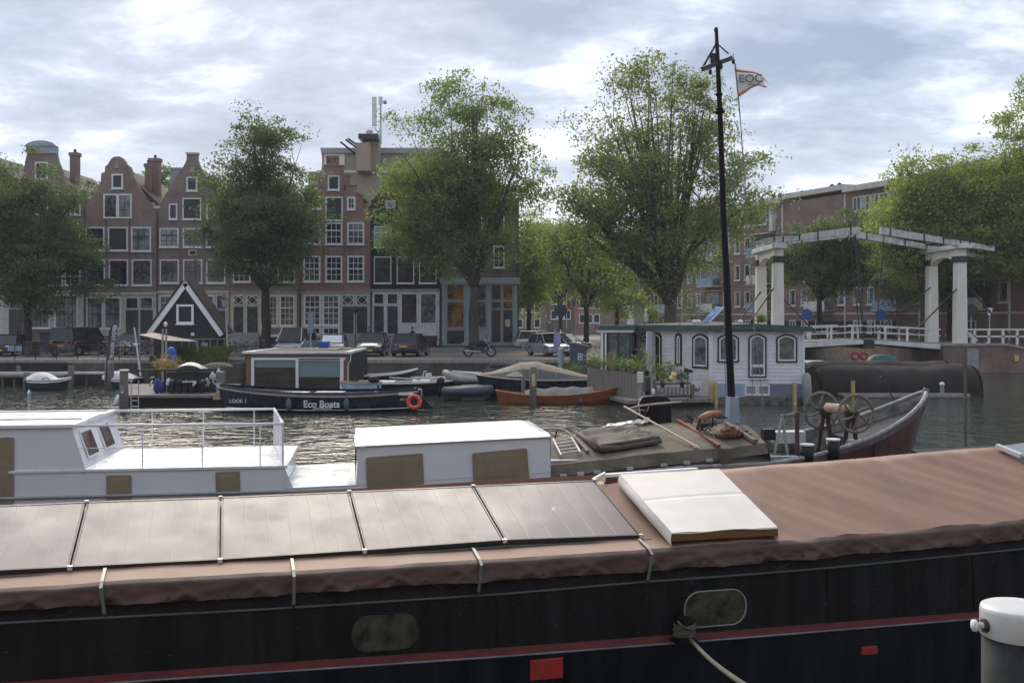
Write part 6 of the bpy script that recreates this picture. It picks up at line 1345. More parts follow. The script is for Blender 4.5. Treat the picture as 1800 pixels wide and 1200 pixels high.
def bush(name, label, cat, c, r, n, leaf, m, seed, flat=.6, group=None, stem=True, asp=.55):
    rng = np.random.default_rng(seed); o = thing(name, label, cat, tuple(c), group=group)
    pts = rng.normal(size=(n,3))*np.array([r*.45,r*.45,r*flat*.45])+np.array([c[0],c[1],c[2]+r*flat])
    me = leaves_mesh('foliage', pts-np.array(c)[None,:], leaf, M[m] if isinstance(m,str) else m, rng, asp)
    f = bpy.data.objects.new('foliage', me); COL.objects.link(f); f.parent = o
    if stem:
        mb = MB()
        for k in range(6): d = rng.normal(size=3)*r*.35; mb.tube([c, (c[0]+d[0]*.5,c[1]+d[1]*.5,c[2]+r*flat*.6), (c[0]+d[0],c[1]+d[1],c[2]+r*flat*1.2)], .008, 4)
        mb.build('stems', M['bark'], o)
    return o
for i, (px, py, r, m_, lb_) in enumerate(((1148,566,.45,'leafMid','small bush beside the furled parasol'),(1217,569,.85,'leafDark','grey green bush on the houseboat roof'),(1338,568,.25,'leafMid','small pot plant on the roof ridge'))):
    bush('shrub', lb_, 'bush', P(px,py,50), r, 260, .07, m_, 60+i, flat=.9)
for i, px in enumerate((1221,1228,1302)):
    mb = MB(); c = P(px,569,48.5); mb.ball((c.x,c.y,c.z+.1), .13, sz=.8); tag(mb.build('mooring_ball', M['white_old'], loc=tuple(c), smooth=True), ['left of two white balls on the houseboat roof','right of two white balls on the houseboat roof','single white ball on the houseboat roof near the mast'][i], 'ball', 'white balls on the houseboat roof')
# deck, fence and plants in front of the houseboat
dk_ = thing('jetty', 'grey plank jetty with fence along the white houseboat', 'jetty', (X(1150,46),46,0))
mb = MB(); mb.xy([(X(1083,46.5),46.2),(X(1105,44.6),44.6),(X(1245,45.6),45.6),(X(1250,47),46.9),(X(1112,51),51),(X(1030,50),50)], .18, .34); mb.build('deck_planks', M['deckplank'], dk_)
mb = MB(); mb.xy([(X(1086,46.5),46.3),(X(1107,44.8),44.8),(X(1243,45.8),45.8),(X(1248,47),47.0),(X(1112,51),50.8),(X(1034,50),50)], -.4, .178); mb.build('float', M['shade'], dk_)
q = thing('plank_fence', 'weathered vertical plank fence with planters left of the white houseboat', 'fence', (X(1080,47),47,.34))
ff = Face(P(1033,0,49.5)*1, P(1130,0,45.6)*1); ff.o.z = 0
na = 17
for i in range(na):
    a = ff.L*i/na; z1_ = ff.w(a,0,0); zt = Z(646+5.5*i/na*2.2+random.uniform(-.6,.6), z1_.y); mb = ff.prism([(a,.34),(a+ff.L/na-.025,.34),(a+ff.L/na-.025,zt),(a,zt)], 0, .035); mb.build('fence_plank', M['plank'], q)
for i,(px,D_,y0,y1) in enumerate(((1068,48.5,618,646),(1076,48.3,617,646))):
    mb = MB(); mb.box(X(px,D_), X(px+6.5,D_), D_, D_+.04, Z(y1,D_), Z(y0,D_)); mb.build('tall_plank', M['plank'], q)
q = thing('railing_fence', 'low dark rail fence with pots on the right part of the jetty', 'fence', (X(1190,45.5),45.5,.34))
gf = Face(P(1152,0,45.0)*1, P(1213,0,45.6)*1); gf.o.z = 0
for i in range(9):
    a = gf.L*i/9; gf.prism([(a,.45),(a+.11,.45),(a+.11,.88),(a,.88)],0,.03).build('fence_plank', M['plank'], q)
gf.prism([(-.05,.42),(gf.L,.42),(gf.L,.50),(-.05,.50)],.035,.07).build('rail', M['dark'], q); gf.prism([(-.05,1.0),(gf.L,1.0),(gf.L,1.06),(-.05,1.06)],.035,.07).build('rail', M['dark'], q)
gf.prism([(-.12,.34),(.0,.34),(.0,1.25),(-.12,1.25)],0,.1).build('fence_post', M['wood_pile'], q)
gf.prism([(gf.L,.34),(gf.L+.14,.34),(gf.L+.14,.98),(gf.L,.98)],0,.14).build('fence_post', M['wood_pile'], q)
for i, (px, py, D_, r, m_, lb_) in enumerate(((1043,648,48.6,.5,'leafMid','green plant at the left end of the plank fence'),(1062,648,48.2,.4,'leafBright','yellow green plant on the fence planter'),(1084,650,47.5,.42,'leafMid','low herb on the fence planter'),(1100,655,47,.5,'leafPale','grey green lavender mass on the planter'),(1118,657,46.5,.5,'leafPale','pale grassy plant on the planter right of the lavender'),(1137,652,46.4,.7,'leafMid','tall spiky plant by the open arched door'),(1157,660,46.2,.35,'leafMid','small pot plant right of the door'),(1177,660,46.4,.5,'leafMid','plant in a hanging pot on the rail'),(1165,672,45.9,.35,'leafBright','bright low plant behind the rail fence'),(1199,672,45.9,.4,'leafDark','dark leafy plant near the rail end'),(1012,662,52,.5,'leafMid','plant with red flowers left of the fence'),(1005,655,54,.4,'leafDark','dark plant beside the grey cabinet'))):
    bush('potted_plant', lb_, 'plant', P(px,py,D_), r, 240, .055, m_, 80+i, flat=.75, group='plants on the houseboat jetty')
    if i > 4 and i < 10:
        c = P(px,py+4,D_); mb = MB(); mb.lathe([(.07,-.14),(.12,.12)], (c.x,c.y,c.z), 10); 
        tag(mb.build('flower_pot', M['rust'] if i % 2 else M['dark'], loc=(c.x,c.y,c.z-.14)), ['','','','','','brown pot under the tall spiky plant','dark pot under the small plant right of the door','brown pot hanging on the jetty rail','dark pot under the bright low plant','brown pot near the rail end'][i], 'flower pot')
for i, (px, py) in enumerate(((1180.5,664.5),(1184.5,659))):
    c = P(px,py,45.2); mb = MB(); mb.ball(tuple(c), .12); tag(mb.build('yellow_float', mat('pale_yellow_float', (.72,.55,.22), .5, var=.1), loc=tuple(c), smooth=True), ['lower of two pale yellow ball floats on the jetty rail','upper of two pale yellow ball floats on the jetty rail'][i], 'buoy', 'yellow floats')
q = thing('mailbox', 'grey mailbox with pitched lid on a post at the jetty end', 'mailbox', tuple(P(1210,672,45.3))); c = P(1209,650,45.3); mb = MB(); mb.hexa([c+Vector((-.18,-.12,-.12)),c+Vector((.18,-.12,-.12)),c+Vector((.18,.12,-.12)),c+Vector((-.18,.12,-.12))],[c+Vector((-.13,-.12,.10)),c+Vector((.22,-.12,-.02)),c+Vector((.22,.12,-.02)),c+Vector((-.13,.12,.10))]); mb.build('box', M['dark'], q); mb = MB(); mb.box(c.x-.03,c.x+.03,c.y-.03,c.y+.03,.34,c.z-.121); mb.build('post', M['wood_pile'], q)
q = thing('utility_box', 'pale ribbed utility box on the jetty beside the plank fence', 'box', tuple(P(1127,684,45.2))); D_ = 45.2; mb = MB()
mb.box(X(1121,D_),X(1131,D_),D_,D_+.25,Z(673,D_),Z(654,D_)); mb.build('case', M['white_old'], q, bevel=.015); mb = MB(); mb.box(X(1123,D_),X(1129,D_),D_+.02,D_+.2,.34,Z(673,D_)-.003); mb.build('base', M['stone'], q)
q = thing('fender', 'white fender hanging at the jetty edge', 'fender', tuple(P(1147,694,44.6))); c = P(1147.5,694,44.5); mb = MB(); mb.lathe([(.02,0),(.09,.03),(.10,.15),(.06,.26),(.02,.28)], tuple(c), 12); mb.build('body', M['white'], q, smooth=True)
q = thing('person_like_post', 'dark wrapped mooring post standing at the jetty edge', 'post', (X(1139,44.5),44.5,.3)); q.name = 'wrapped_post'; ORG[q.name] = tuple(q.location); c = P(1139,694,44.5); mb = MB(); mb.lathe([(.12,0),(.13,.3),(.10,.6),(.12,.75),(.08,.8)], tuple(c), 12); mb.build('wrapping', M['slate'], q, smooth=True)
q = thing('vent_fan', 'round dark vent in a white box at the corner of the houseboat', 'vent', tuple(P(1228,683,46))); c = P(1229,681,46.6); mb = MB(); mb.box(c.x-.35,c.x+.12,c.y,c.y+.1,c.z-.33,c.z+.25); mb.build('housing', M['white_old'], q); mb = MB(); mb.ball((c.x-.1,c.y-.03,c.z-.02), .15, sy=.6); mb.build('dome', M['steel'], q, smooth=True)
# ================================================================== CARS, CYCLES, PEOPLE
cglass = mat('car_window_glass', (.015,.02,.022), .06, var=.3, spec=.7); chrome = mat('car_headlamp', (.6,.62,.63), .15, metal=.3, var=.1)
plate = mat('yellow_number_plate', (.60,.40,.05), .5); tailr = mat('red_tail_lamp', (.28,.02,.02), .3)
def make_car(label, col, L=4.1, W_=1.75, H_=1.48, hatch=True, name='parked_car', group='cars parked on the quay', shade=False, van=False):
    """local: front towards -y, wheels on z = 0"""
    o = local(name, label, 'car', group=group); m = mat('car_paint_%s' % len(MATS), col, .25, var=.06, scale=1, coat=.6, metal=.2)
    hl = L/2; bt = .82*H_/1.48 if not van else .95
    sil = [(-hl,.30),(-hl+.02,.52),(-hl+.18,.68),(-hl+.95,bt+.02),(hl-.25,bt+.04),(hl-.04,.72),(hl,.35),(hl-.12,.22),(-hl+.15,.20)]
    mb = MB(); nx = 8
    def ring_(k):   # cross width taper
        u = k/nx*2-1; x = u*W_/2; f = 1-.07*abs(u)**3
        return [(x, y*f, z if z < .3 else z*(1-.035*abs(u)**4)) for y, z in sil]
    n = len(sil); vs = []; 
    for k in range(nx+1): vs += ring_(k)
    fs = [(k*n+i, k*n+(i+1)%n, (k+1)*n+(i+1)%n, (k+1)*n+i) for k in range(nx) for i in range(n)]+[tuple(range(n-1,-1,-1)), tuple(range(nx*n,nx*n+n))]
    mb.add(vs, fs); mb.build('body', m, o, bevel=.05, smooth=True, seg=3)
    w0, w1 = W_/2-.07, W_/2-.24; ya, yb = -hl+.98, hl-.30; yc, yd = -hl+1.75, hl-(.55 if hatch else 1.05)
    if van: ya, yc, yb, yd = -hl+.55, -hl+1.2, hl-.1, hl-.25
    mb = MB(); mb.hexa([(-w0,ya,bt-.02),(w0,ya,bt-.02),(w0,yb,bt-.02),(-w0,yb,bt-.02)],[(-w1,yc,H_-.06),(w1,yc,H_-.06),(w1,yd,H_-.06),(-w1,yd,H_-.06)]); mb.build('windows', cglass, o, bevel=.04)
    mb = MB(); mb.grid(lambda u, v: ((u*2-1)*(w1+.02), yc-.04+(yd-yc+.08)*v, H_-.075+.055*math.sin(PI*u)**.5*math.sin(PI*(.1+.8*v))**.5+.02), 8, 8); mb.build('roof', m, o, smooth=True)
    for s_ in (-1,1):
        for (y0,y1) in ((ya,yc),((ya+yb)/2,(ya+yb)/2),(yb,yd)): mb = MB(); mb.beam((s_*(w0+.01),y0,bt-.03),(s_*(w1+.012),y1,H_-.05),.05,.07,(1,0,0)); mb.build('pillar', m, o)
    for s_ in (-1,1):
        for y in (-hl+.78, hl-.72):
            mb = MB(); mb.lathe([(.20,-.10),(.315,-.10),(.325,-.06),(.325,.08),(.30,.10),(.2,.10)], (s_*(W_/2-.10),y,.325), 20, 'x'); w_ = mb.build('wheel', M['rubber'], o)
            mb = MB(); mb.lathe([(.03,-.112),(.20,-.104),(.2,.104),(.03,.112)], (s_*(W_/2-.10),y,.325), 12, 'x'); mb.build('rim', M['steel'], w_)
        mb = MB(); mb.ball((s_*(W_/2-.30),-hl+.13,.64), .13, sx=1.5, sy=.7, sz=.6); mb.build('headlight', chrome, o, smooth=True)
        mb = MB(); mb.ball((s_*(W_/2-.18),hl-.06,.80), .11, sx=.9, sy=.5, sz=1.3); mb.build('tail_light', tailr, o, smooth=True)
        mb = MB(); mb.ball((s_*(W_/2+.07),ya+.35,bt+.08), .09, sx=1.0, sy=.6, sz=.7); mb.build('wing_mirror', m, o, smooth=True)
    mb = MB(); mb.box(-.26,.26,-hl-.012,-hl+.05,.36,.47); mb.build('number_plate', plate, o); mb = MB(); mb.box(-.26,.26,hl-.02,hl+.012,.62,.73); mb.build('number_plate', plate, o)
    mb = MB(); mb.box(-.5,.5,-hl-.005,-hl+.1,.26,.34); mb.box(-.45,.45,-hl+.03,-hl+.12,.50,.58); mb.build('grille', M['dark'], o)
    if shade: mb = MB(); a_, b_ = Vector((0,ya+.12,bt+.05)), Vector((0,yc-.14,H_-.14)); mb.hexa([(-w0+.12,a_.y-.03,a_.z),(w0-.12,a_.y-.03,a_.z),(w0-.12,a_.y,a_.z+.0),(-w0+.12,a_.y,a_.z)],[(-w1+.02,b_.y-.03,b_.z+.03),(w1-.02,b_.y-.03,b_.z+.03),(w1-.02,b_.y,b_.z+.03),(-w1+.02,b_.y,b_.z+.03)]); mb.build('sunshade', M['white'], o)
    return o
def put(o, px, D, rz=0, z=STREET): o.location = (X(px,D), D, z+.003); o.rotation_euler = (0,0,math.radians(rz)); return o
put(make_car('dark blue people carrier parked nose to the water', (.012,.014,.03), 4.2, 1.76, 1.58), 655, 68, 0)
put(make_car('black hatchback parked tail to the water', (.014,.010,.016), 4.0, 1.78, 1.52), 722, 67.5, 172)
put(make_car('grey car with white sunshade behind the glass houseboat', (.14,.15,.17), 4.1, 1.75, 1.46, shade=True), 586, 69, 4)
put(make_car('silver grey van behind the roof of the glass houseboat', (.40,.42,.44), 4.3, 1.8, 1.85, van=True), 521, 69.5, -6)
put(make_car('silver hatchback parked at an angle in front of the grey cabinet', (.30,.30,.36), 3.9, 1.7, 1.5), 965, 68, 24)
put(make_car('white estate car on the street beyond the silver hatchback', (.55,.56,.58), 4.3, 1.75, 1.5), 948, 82, 98)
put(make_car('dark saloon car with pale roof beyond the silver hatchback', (.05,.045,.05), 4.2, 1.75, 1.42), 990, 77, 62)
put(make_car('dark red delivery van parked by the bell gable house', (.045,.016,.018), 4.4, 1.85, 1.9, van=True), 140, 69, 170)
put(make_car('black car at the left edge below the elm', (.02,.022,.03), 4.2, 1.75, 1.45), 12, 68, 12)
put(make_car('small grey car half hidden behind the rental flag', (.10,.11,.12), 3.8, 1.68, 1.5), 232, 70, 4)
def make_bike(label, col, group='bicycles standing on the quay'):
    o = local('bicycle', label, 'bicycle', group=group); m = mat('bike_paint_%s' % len(MATS), col, .4)
    for x in (-.52,.52):
        mb = MB(); mb.torus((x,0,.34), .33, .018, 'y', 20, 5); w_ = mb.build('wheel', M['rubber'], o)
        mb = MB()
        for k in range(8): t = k*PI/4; mb.tube([(x,0,.34),(x+.32*math.cos(t),0,.34+.32*math.sin(t))], .003, 3, caps=False)
        mb.build('spokes', M['steel'], w_)
    mb = MB(); mb.tube([(-.52,0,.34),(-.12,0,.30),(-.22,0,.82)], .016, 5); mb.tube([(-.12,0,.30),(.40,0,.72)], .016, 5); mb.tube([(-.19,0,.70),(.36,0,.82)], .014, 5); mb.tube([(.52,0,.34),(.40,0,.72),(.34,0,.98)], .016, 5); mb.tube([(-.52,0,.34),(-.20,0,.72)], .012, 5); mb.build('frame', m, o)
    mb = MB(); mb.tube([(.28,-.28,1.0),(.36,-.1,1.02),(.36,.1,1.02),(.28,.28,1.0)], .013, 5); mb.build('handlebar', M['steel'], o)
    mb = MB(); mb.ball((-.24,0,.88), .12, sx=1.1, sy=.7, sz=.35); mb.build('saddle', M['rubber'], o, smooth=True)
    mb = MB(); mb.box(-.80,-.38,-.07,.07,.68,.70); mb.build('carrier', M['dark'], o)
    return o
b1 = make_bike('black city bicycle nearest the rental flag', (.02,.02,.02)); b2 = make_bike('red brown bicycle beside the dark red van', (.2,.05,.03)); b3 = make_bike('blue grey bicycle leaning on the quay rail', (.08,.12,.18))
put(b1, 212, 64, 10); put(b2, 178, 65, -14); put(b3, 108, 64, 5)
bl = [(225,64.5,170,'bicycle just right of the rental flag'),(238,65,8,'bicycle left of the black gabled cabin'),(248,66,-20,'bicycle tucked beside the black gabled cabin corner'),(196,66,20,'bicycle behind the rental flag'),(60,65,-8,'bicycle left of the dark bins'),(82,66,12,'bicycle between the bins and the dark red van'),(420,67,5,'bicycle right of the lamp post'),(440,68,-15,'bicycle by the trunk of the second elm'),(455,67.5,30,'bicycle leaning at the second elm trunk'),(410,66,0,'bicycle left of the doorstep of the brown house'),(548,72,40,'bicycle behind the silver van'),(690,80,10,'bicycle on the steps of the black house'),(760,81,-5,'bicycle by the railing of the black house'),(1000,70,15,'bicycle near the grey cabinet')]
for i, (px, D_, rz, lb_) in enumerate(bl): dup((b1,b2,b3)[i % 3], (X(px,D_),D_,STREET+.003+(.13 if D_>79 else 0)), math.radians(rz), lb_)
for i, (px, py, rz, lb_) in enumerate(((1440,592,5,'bicycle on the left bridge leaf'),(1480,590,170,'bicycle near the middle of the left bridge leaf'),(1585,592,-6,'bicycle on the right bridge leaf'),(1612,593,10,'bicycle close to the right bridge tower'))): dup((b1,b2,b3)[i % 3], (X(px,77),76+.5*i,2.33), math.radians(rz), lb_, group='bicycles on the bridge')
for i, (px, rz, lb_) in enumerate(((1752,-20,'bicycle with white mudguard right of the bridge tower'),(1768,15,'bicycle second from the frame edge by the bridge'),(1786,-8,'bicycle at the right edge by the bridge quay'),(1798,30,'bicycle cut by the right frame edge'))): dup((b3,b2,b1)[i % 3], (X(px,75.5),75+.3*i,1.95 if px < 1700 else 1.58), math.radians(rz), lb_, group='bicycles by the bridge quay')
# motorcycle
mo = local('motorcycle', 'parked silver and black touring motorcycle on its stand', 'motorcycle')
for x, r in ((-.72,.31),(.74,.32)):
    mb = MB(); mb.torus((x,0,.34), r-.04, .06, 'y', 24, 8); w_ = mb.build('wheel', M['rubber'], mo, smooth=True); mb = MB(); mb.torus((x,0,.34), r-.10, .014, 'y', 20, 5)
    for k in range(8): t = k*PI/4; mb.tube([(x,0,.34),(x+(r-.1)*math.cos(t),0,.34+(r-.1)*math.sin(t))], .008, 3, caps=False)
    mb.lathe([(.05,-.07),(.05,.07)], (x,0,.34), 10, 'y'); mb.build('rim', M['steel'], w_)
sil_ = mat('dark_silver_fairing', (.12,.15,.17), .3, coat=.3)
mb = MB(); mb.ball((.12,0,.84), .30, sx=1.35, sy=.6, sz=.75); mb.build('tank', M['blackpaint'], mo, smooth=True); mb = MB(); mb.ball((.50,0,.96), .25, sx=.9, sy=.9, sz=1.0); mb.build('fairing', sil_, mo, smooth=True)
mb = MB(); mb.hexa([(.50,-.15,1.12),(.62,-.15,1.05),(.62,.15,1.05),(.50,.15,1.12)],[(.32,-.10,1.42),(.36,-.10,1.42),(.36,.10,1.42),(.32,.10,1.42)]); mb.build('windscreen', M['glass'], mo)
mb = MB(); mb.hexa([(-.75,-.12,.80),(-.08,-.15,.78),(-.08,.15,.78),(-.75,.12,.80)],[(-.78,-.11,.92),(-.10,-.13,.84),(-.10,.13,.84),(-.78,.11,.92)]); mb.build('seat', M['rubber'], mo, bevel=.03)
mb = MB(); mb.box(-1.15,-.72,-.14,.14,.86,.93); mb.build('luggage_rack', M['stone'], mo); mb = MB(); mb.hexa([(-.35,-.2,.30),(.35,-.2,.30),(.35,.2,.30),(-.35,.2,.30)],[(-.25,-.17,.68),(.30,-.17,.68),(.30,.17,.68),(-.25,.17,.68)]); mb.build('engine', M['dark'], mo, bevel=.05)
mb = MB(); mb.tube([(.74,-.09,.34),(.50,-.1,.95)],.03,6); mb.tube([(.74,.09,.34),(.50,.1,.95)],.03,6); mb.build('fork', M['steel'], mo); mb = MB(); mb.tube([(.1,-.2,.34),(-.5,-.22,.36),(-1.0,-.22,.42)],[.04,.05,.06],8); mb.build('exhaust', M['steel'], mo); mb = MB(); mb.tube([(.42,-.36,1.10),(.50,-.1,1.06),(.50,.1,1.06),(.42,.36,1.10)],.015,6); mb.build('handlebar', M['dark'], mo)
put(mo, 843, 65.5, 6)
# people sitting on the steps, seen far off
def person(label, joints, edges, rad, loc, rz, cloth, skin_z, pose_head, group=None, scale=1):
    o = local('person', label, 'person', loc, rz, group)
    me = bpy.data.meshes.new('body'); me.from_pydata([tuple(j) for j in joints], edges, []); b = bpy.data.objects.new('body', me); COL.objects.link(b); b.parent = o
    sk = b.modifiers.new('skin', 'SKIN'); b.data.materials.append(cloth)
    for i, v in enumerate(me.skin_vertices[0].data): v.radius = (rad[i], rad[i]); v.use_root = (i == 0)
    ss = b.modifiers.new('sub', 'SUBSURF'); ss.levels = 1; ss.render_levels = 1
    h = pose_head; q = MB(); q.ball((h[0],h[1],h[2]), .10, sx=.85, sy=1.0, sz=1.2, n=14, m=10); q.tube([(h[0],h[1]-.09,h[2]+.0),(h[0],h[1]-.13,h[2]-.02)],[.02,.015],6); q.build('head', mat('skin_tone', (.42,.26,.19), .6), o, smooth=True)
    q = MB(); q.ball((h[0],h[1]+.02,h[2]+.03), .112, sx=.88, sy=1.0, sz=1.15, n=14, m=10); q.build('hair', M['shade'], o, smooth=True)
    return o
sit = [(0,0,.50),(0,.0,.75),(0,-.03,1.0),(0,-.05,1.12),(.10,-.05,.48),(.12,-.45,.52),(.12,-.48,.10),(.12,-.62,.04),(-.10,-.05,.48),(-.12,-.45,.50),(-.12,-.50,.08),(-.12,-.64,.04),(.19,-.03,1.0),(.24,-.10,.74),(.14,-.33,.62),(-.19,-.03,1.0),(-.24,-.10,.74),(-.14,-.33,.62),(0,-.06,1.2)]
ed = [(0,1),(1,2),(2,3),(0,4),(4,5),(5,6),(6,7),(0,8),(8,9),(9,10),(10,11),(2,12),(12,13),(13,14),(2,15),(15,16),(16,17),(3,18)]
rd = [.15,.15,.16,.07,.09,.075,.055,.04,.09,.075,.055,.04,.07,.055,.04,.07,.055,.04,.05]
person('person in black sitting on the steps between the red and black houses', sit, ed, rd, (X(651,83),82.6,STREET+.35), .2, M['slate'], 1, (0,-.08,1.34))
person('person in dark clothes crouching by the black house basement door', sit, ed, rd, (X(727,83),82.4,STREET+.35), -.5, M['blackpaint'], 1, (0,-.10,1.32))
# ================================================================== STREET FURNITURE
q = thing('street_lamp', 'tall pale lamp post with old lantern right of the black gabled cabin', 'street lamp', (X(397,60),60,0))
mb = MB(); mb.tube([P(402,650,59.5),P(399,590,59.5),P(397,540,59.5)],[.07,.055,.045],8); mb.build('post', mat('pale_grey_post', (.36,.35,.33), .6), q); c = P(393.5,540,59.5)
mb = MB(); mb.lathe([(.09,0),(.20,.42),(.0+.21,.44)], tuple(c), 6); mb.build('lantern_glass', M['pale'], q); mb = MB(); mb.lathe([(.24,.44),(.12,.60),(.03,.66),(.05,.74)], tuple(c), 8); mb.lathe([(.05,-.08),(.10,.0)], tuple(c), 8); mb.build('lantern_cap', M['dark'], q)
q = thing('street_lamp', 'lantern on a thin post in front of the red stepped gable house doors', 'street lamp', (X(624,78),78,STREET)); mb = MB(); mb.tube([P(624.5,612,78),P(624.5,552,78)],.04,8); mb.build('post', M['dark'], q); c = P(624.5,552,78); mb = MB(); mb.lathe([(.09,0),(.19,.4)], tuple(c), 6); mb.build('lantern_glass', M['curtain'], q); mb = MB(); mb.lathe([(.22,.41),(.03,.62)], tuple(c), 6); mb.build('lantern_cap', M['dark'], q)
q = thing('information_sign', 'tall grey blue sign panel beside the silver van', 'sign', (X(545,66),66,STREET)); mb = MB(); mb.box(X(541,66),X(551,66),66,66.08,Z(585,66),Z(548,66)); mb.build('panel', mat('grey_blue_panel', (.20,.25,.29), .5), q); mb = MB(); mb.tube([P(546,628,66.04),P(546,585,66.04)],.05,6); mb.build('post', M['steel'], q)
q = thing('traffic_sign', 'round traffic sign seen from behind on a black and white striped post', 'sign', (X(985.5,72),72,STREET)); mb = MB(); mb.lathe([(.46,-.02),(.46,.02)], (X(985.5,72),72,Z(546,72)), 20, 'y'); mb.build('disc', M['slate'], q)
for k in range(6):
    z0 = STREET+k*.28; mb = MB(); mb.cyl((X(985.5,72),72.05,z0+.001), .055, .278, 10); mb.build('post_band', M['white'] if k % 2 else M['dark'], q)
q = thing('banner', 'lavender cloth banner on a pole in front of the silver hatchback', 'banner', (X(977,63.5),63.5,STREET)); mb = MB(); mb.grid(lambda u, v: (lambda w_, s_: (X(978,63.5)+s_*.14+(u-.5)*w_, 63.4+.08*math.sin(u*6+v*4), STREET+.35+1.5*v))(.12+.34*math.sin(PI*min(1,v*1.1))**.7, math.sin(v*3.2)-.6), 8, 16); mb.build('cloth', mat('lavender_cloth', (.30,.25,.45), .8), q, smooth=True, solid=.01); mb = MB(); mb.tube([P(981,627,63.5),P(976,576,63.5)],.025,6); mb.build('pole', M['steel'], q)
q = thing('electrical_cabinet', 'dark blue grey cabinet with sloping lid and white notice', 'cabinet', (X(1018,56),56,0)); D_ = 56.5; mb = MB(); x0, x1 = X(1003,D_), X(1031,D_); mb.add([(x0,D_,.7),(x1,D_,.7),(x1,D_+.9,.7),(x0,D_+.9,.7),(x0,D_,Z(603,D_)),(x1,D_,Z(609,D_)),(x1,D_+.9,Z(609,D_)),(x0,D_+.9,Z(603,D_))],[(0,3,2,1),(4,5,6,7),(0,1,5,4),(1,2,6,5),(2,3,7,6),(3,0,4,7)]); mb.build('case', mat('blue_grey_cabinet', (.07,.085,.105), .5), q); mb = MB(); mb.hexa([(x0-.06,D_-.06,Z(603,D_)+.01),(x1+.06,D_-.06,Z(609,D_)+.01),(x1+.06,D_+.96,Z(609,D_)+.01),(x0-.06,D_+.96,Z(603,D_)+.01)],[(x0-.06,D_-.06,Z(603,D_)+.07),(x1+.06,D_-.06,Z(609,D_)+.07),(x1+.06,D_+.96,Z(609,D_)+.07),(x0-.06,D_+.96,Z(603,D_)+.07)]); mb.build('lid', M['stone'], q)
mb = MB(); mb.box(X(1015.5,D_),X(1024,D_),D_-.012,D_-.002,Z(633,D_),Z(621,D_)); nt_ = mb.build('notice', M['white'], q); mb = MB()
for (a,b,c_,d_) in ((1017,1019.4,622.5,626),(1020.3,1022.8,622.5,626),(1017,1022.8,628,631.5)): mb.box(X(a,D_),X(b,D_),D_-.016,D_-.013,Z(d_,D_),Z(c_,D_))
mb.build('print_blocks', mat('print_blue', (.08,.2,.5), .6), nt_)
q = thing('mooring_pole', 'thick pale blue grey mooring pole below the silver hatchback', 'pole', (X(986,57),57,0)); mb = MB(); mb.cyl((X(986,57),57,-.4), .16, Z(614,57)+.4, 16); mb.build('shaft', mat('pale_blue_grey_pipe', (.33,.40,.44), .5, var=.15), q); mb = MB(); mb.cyl((X(986,57),57,Z(614,57)+.002), .175, .10, 16); mb.build('cap', M['white_old'], q)
for i, (a, b, c_, D_) in enumerate(((70,98,583,73),(43,58,600,66))):
    q = thing('refuse_container', ['dark blue grey container in front of the cream shopfront under the elm','dark waste bin by the quay rail at the left'][i], 'container', (X((a+b)/2,D_),D_,STREET)); mb = MB(); mb.box(X(a,D_),X(b,D_),D_,D_+1.1,STREET+.05,Z(c_+4,D_)); mb.build('bin_body', M['slate'], q, bevel=.04); mb = MB(); mb.box(X(a,D_)-.05,X(b,D_)+.05,D_-.05,D_+1.15,Z(c_+4,D_)+.003,Z(c_,D_)); mb.build('lid', M['dark'], q, bevel=.03)
q = thing('notice_board', 'blue and white striped notice board on the left quay rail', 'sign', (X(25,61.5),61.5,STREET)); D_ = 61.3
mb = MB(); mb.box(X(14,D_),X(37,D_),D_,D_+.05,Z(617,D_),Z(607.5,D_)); bb_ = mb.build('board', mat('pale_blue_board', (.50,.60,.66), .5), q)
for k in range(5): mb = MB(); mb.box(X(15.5+k*4.4,D_),X(18.0+k*4.4,D_),D_-.012,D_-.002,Z(616.5,D_),Z(608,D_)); mb.build('stripe', mat('stripe_blue', (.14,.32,.48), .5), bb_)
mb = MB(); mb.tube([P(26,632,D_),P(26,617,D_)],.03,6); mb.build('post', M['dark'], q)
for i, px in enumerate((1008,1018,1062,1085)):
    D_ = 74; q_ = dup(b3, (X(px,D_),D_,STREET), .3*i, ['bicycle in the far rack left of the cabinet','bicycle second in the far rack behind the cabinet','bicycle parked behind the conservatory bay','bicycle beyond the houseboat roof edge'][i])
q = thing('pride_flag', 'small orange and violet flags over the distant street', 'flag', tuple(P(1000,560,95)))
for k, (px, m_) in enumerate(((997,(.55,.12,.03)),(1001,(.6,.45,.1)),(1005,(.25,.15,.4)))):
    mb = MB(); mb.grid(lambda u, v: tuple(P(px+u*5,527+v*12+u*2,95)+Vector((0,.1*math.sin(u*5),0))), 4, 3); mb.build('flag_cloth', mat('flag_col_%d' % k, m_, .8), q, solid=.01)
mb = MB(); mb.tube([P(996,520,95),P(996,580,95)],.04,5); mb.build('pole', M['white_old'], q)
for i, (px, py, D_, s_, m_, lb_) in enumerate(((1418,552,86,.45,'b','round blue traffic sign left of the dark maple'),(1548,553,84,.45,'b','round blue traffic sign right of the bridge rods'),(1707,545,79,.5,'d','dark round traffic sign right of the bridge tower'))):
    q = thing('traffic_sign', lb_, 'sign', (X(px,D_),D_,1.5)); mb = MB(); mb.lathe([(s_,-.02),(s_,.02)], (X(px,D_),D_,Z(py,D_)), 18, 'y'); mb.build('disc', mat('sign_blue', (.03,.09,.35), .5) if m_=='b' else M['dark'], q); mb = MB(); mb.cyl((X(px,D_),D_+.05,1.5), .05, Z(py,D_)-1.5, 8); mb.build('post', M['steel'], q)
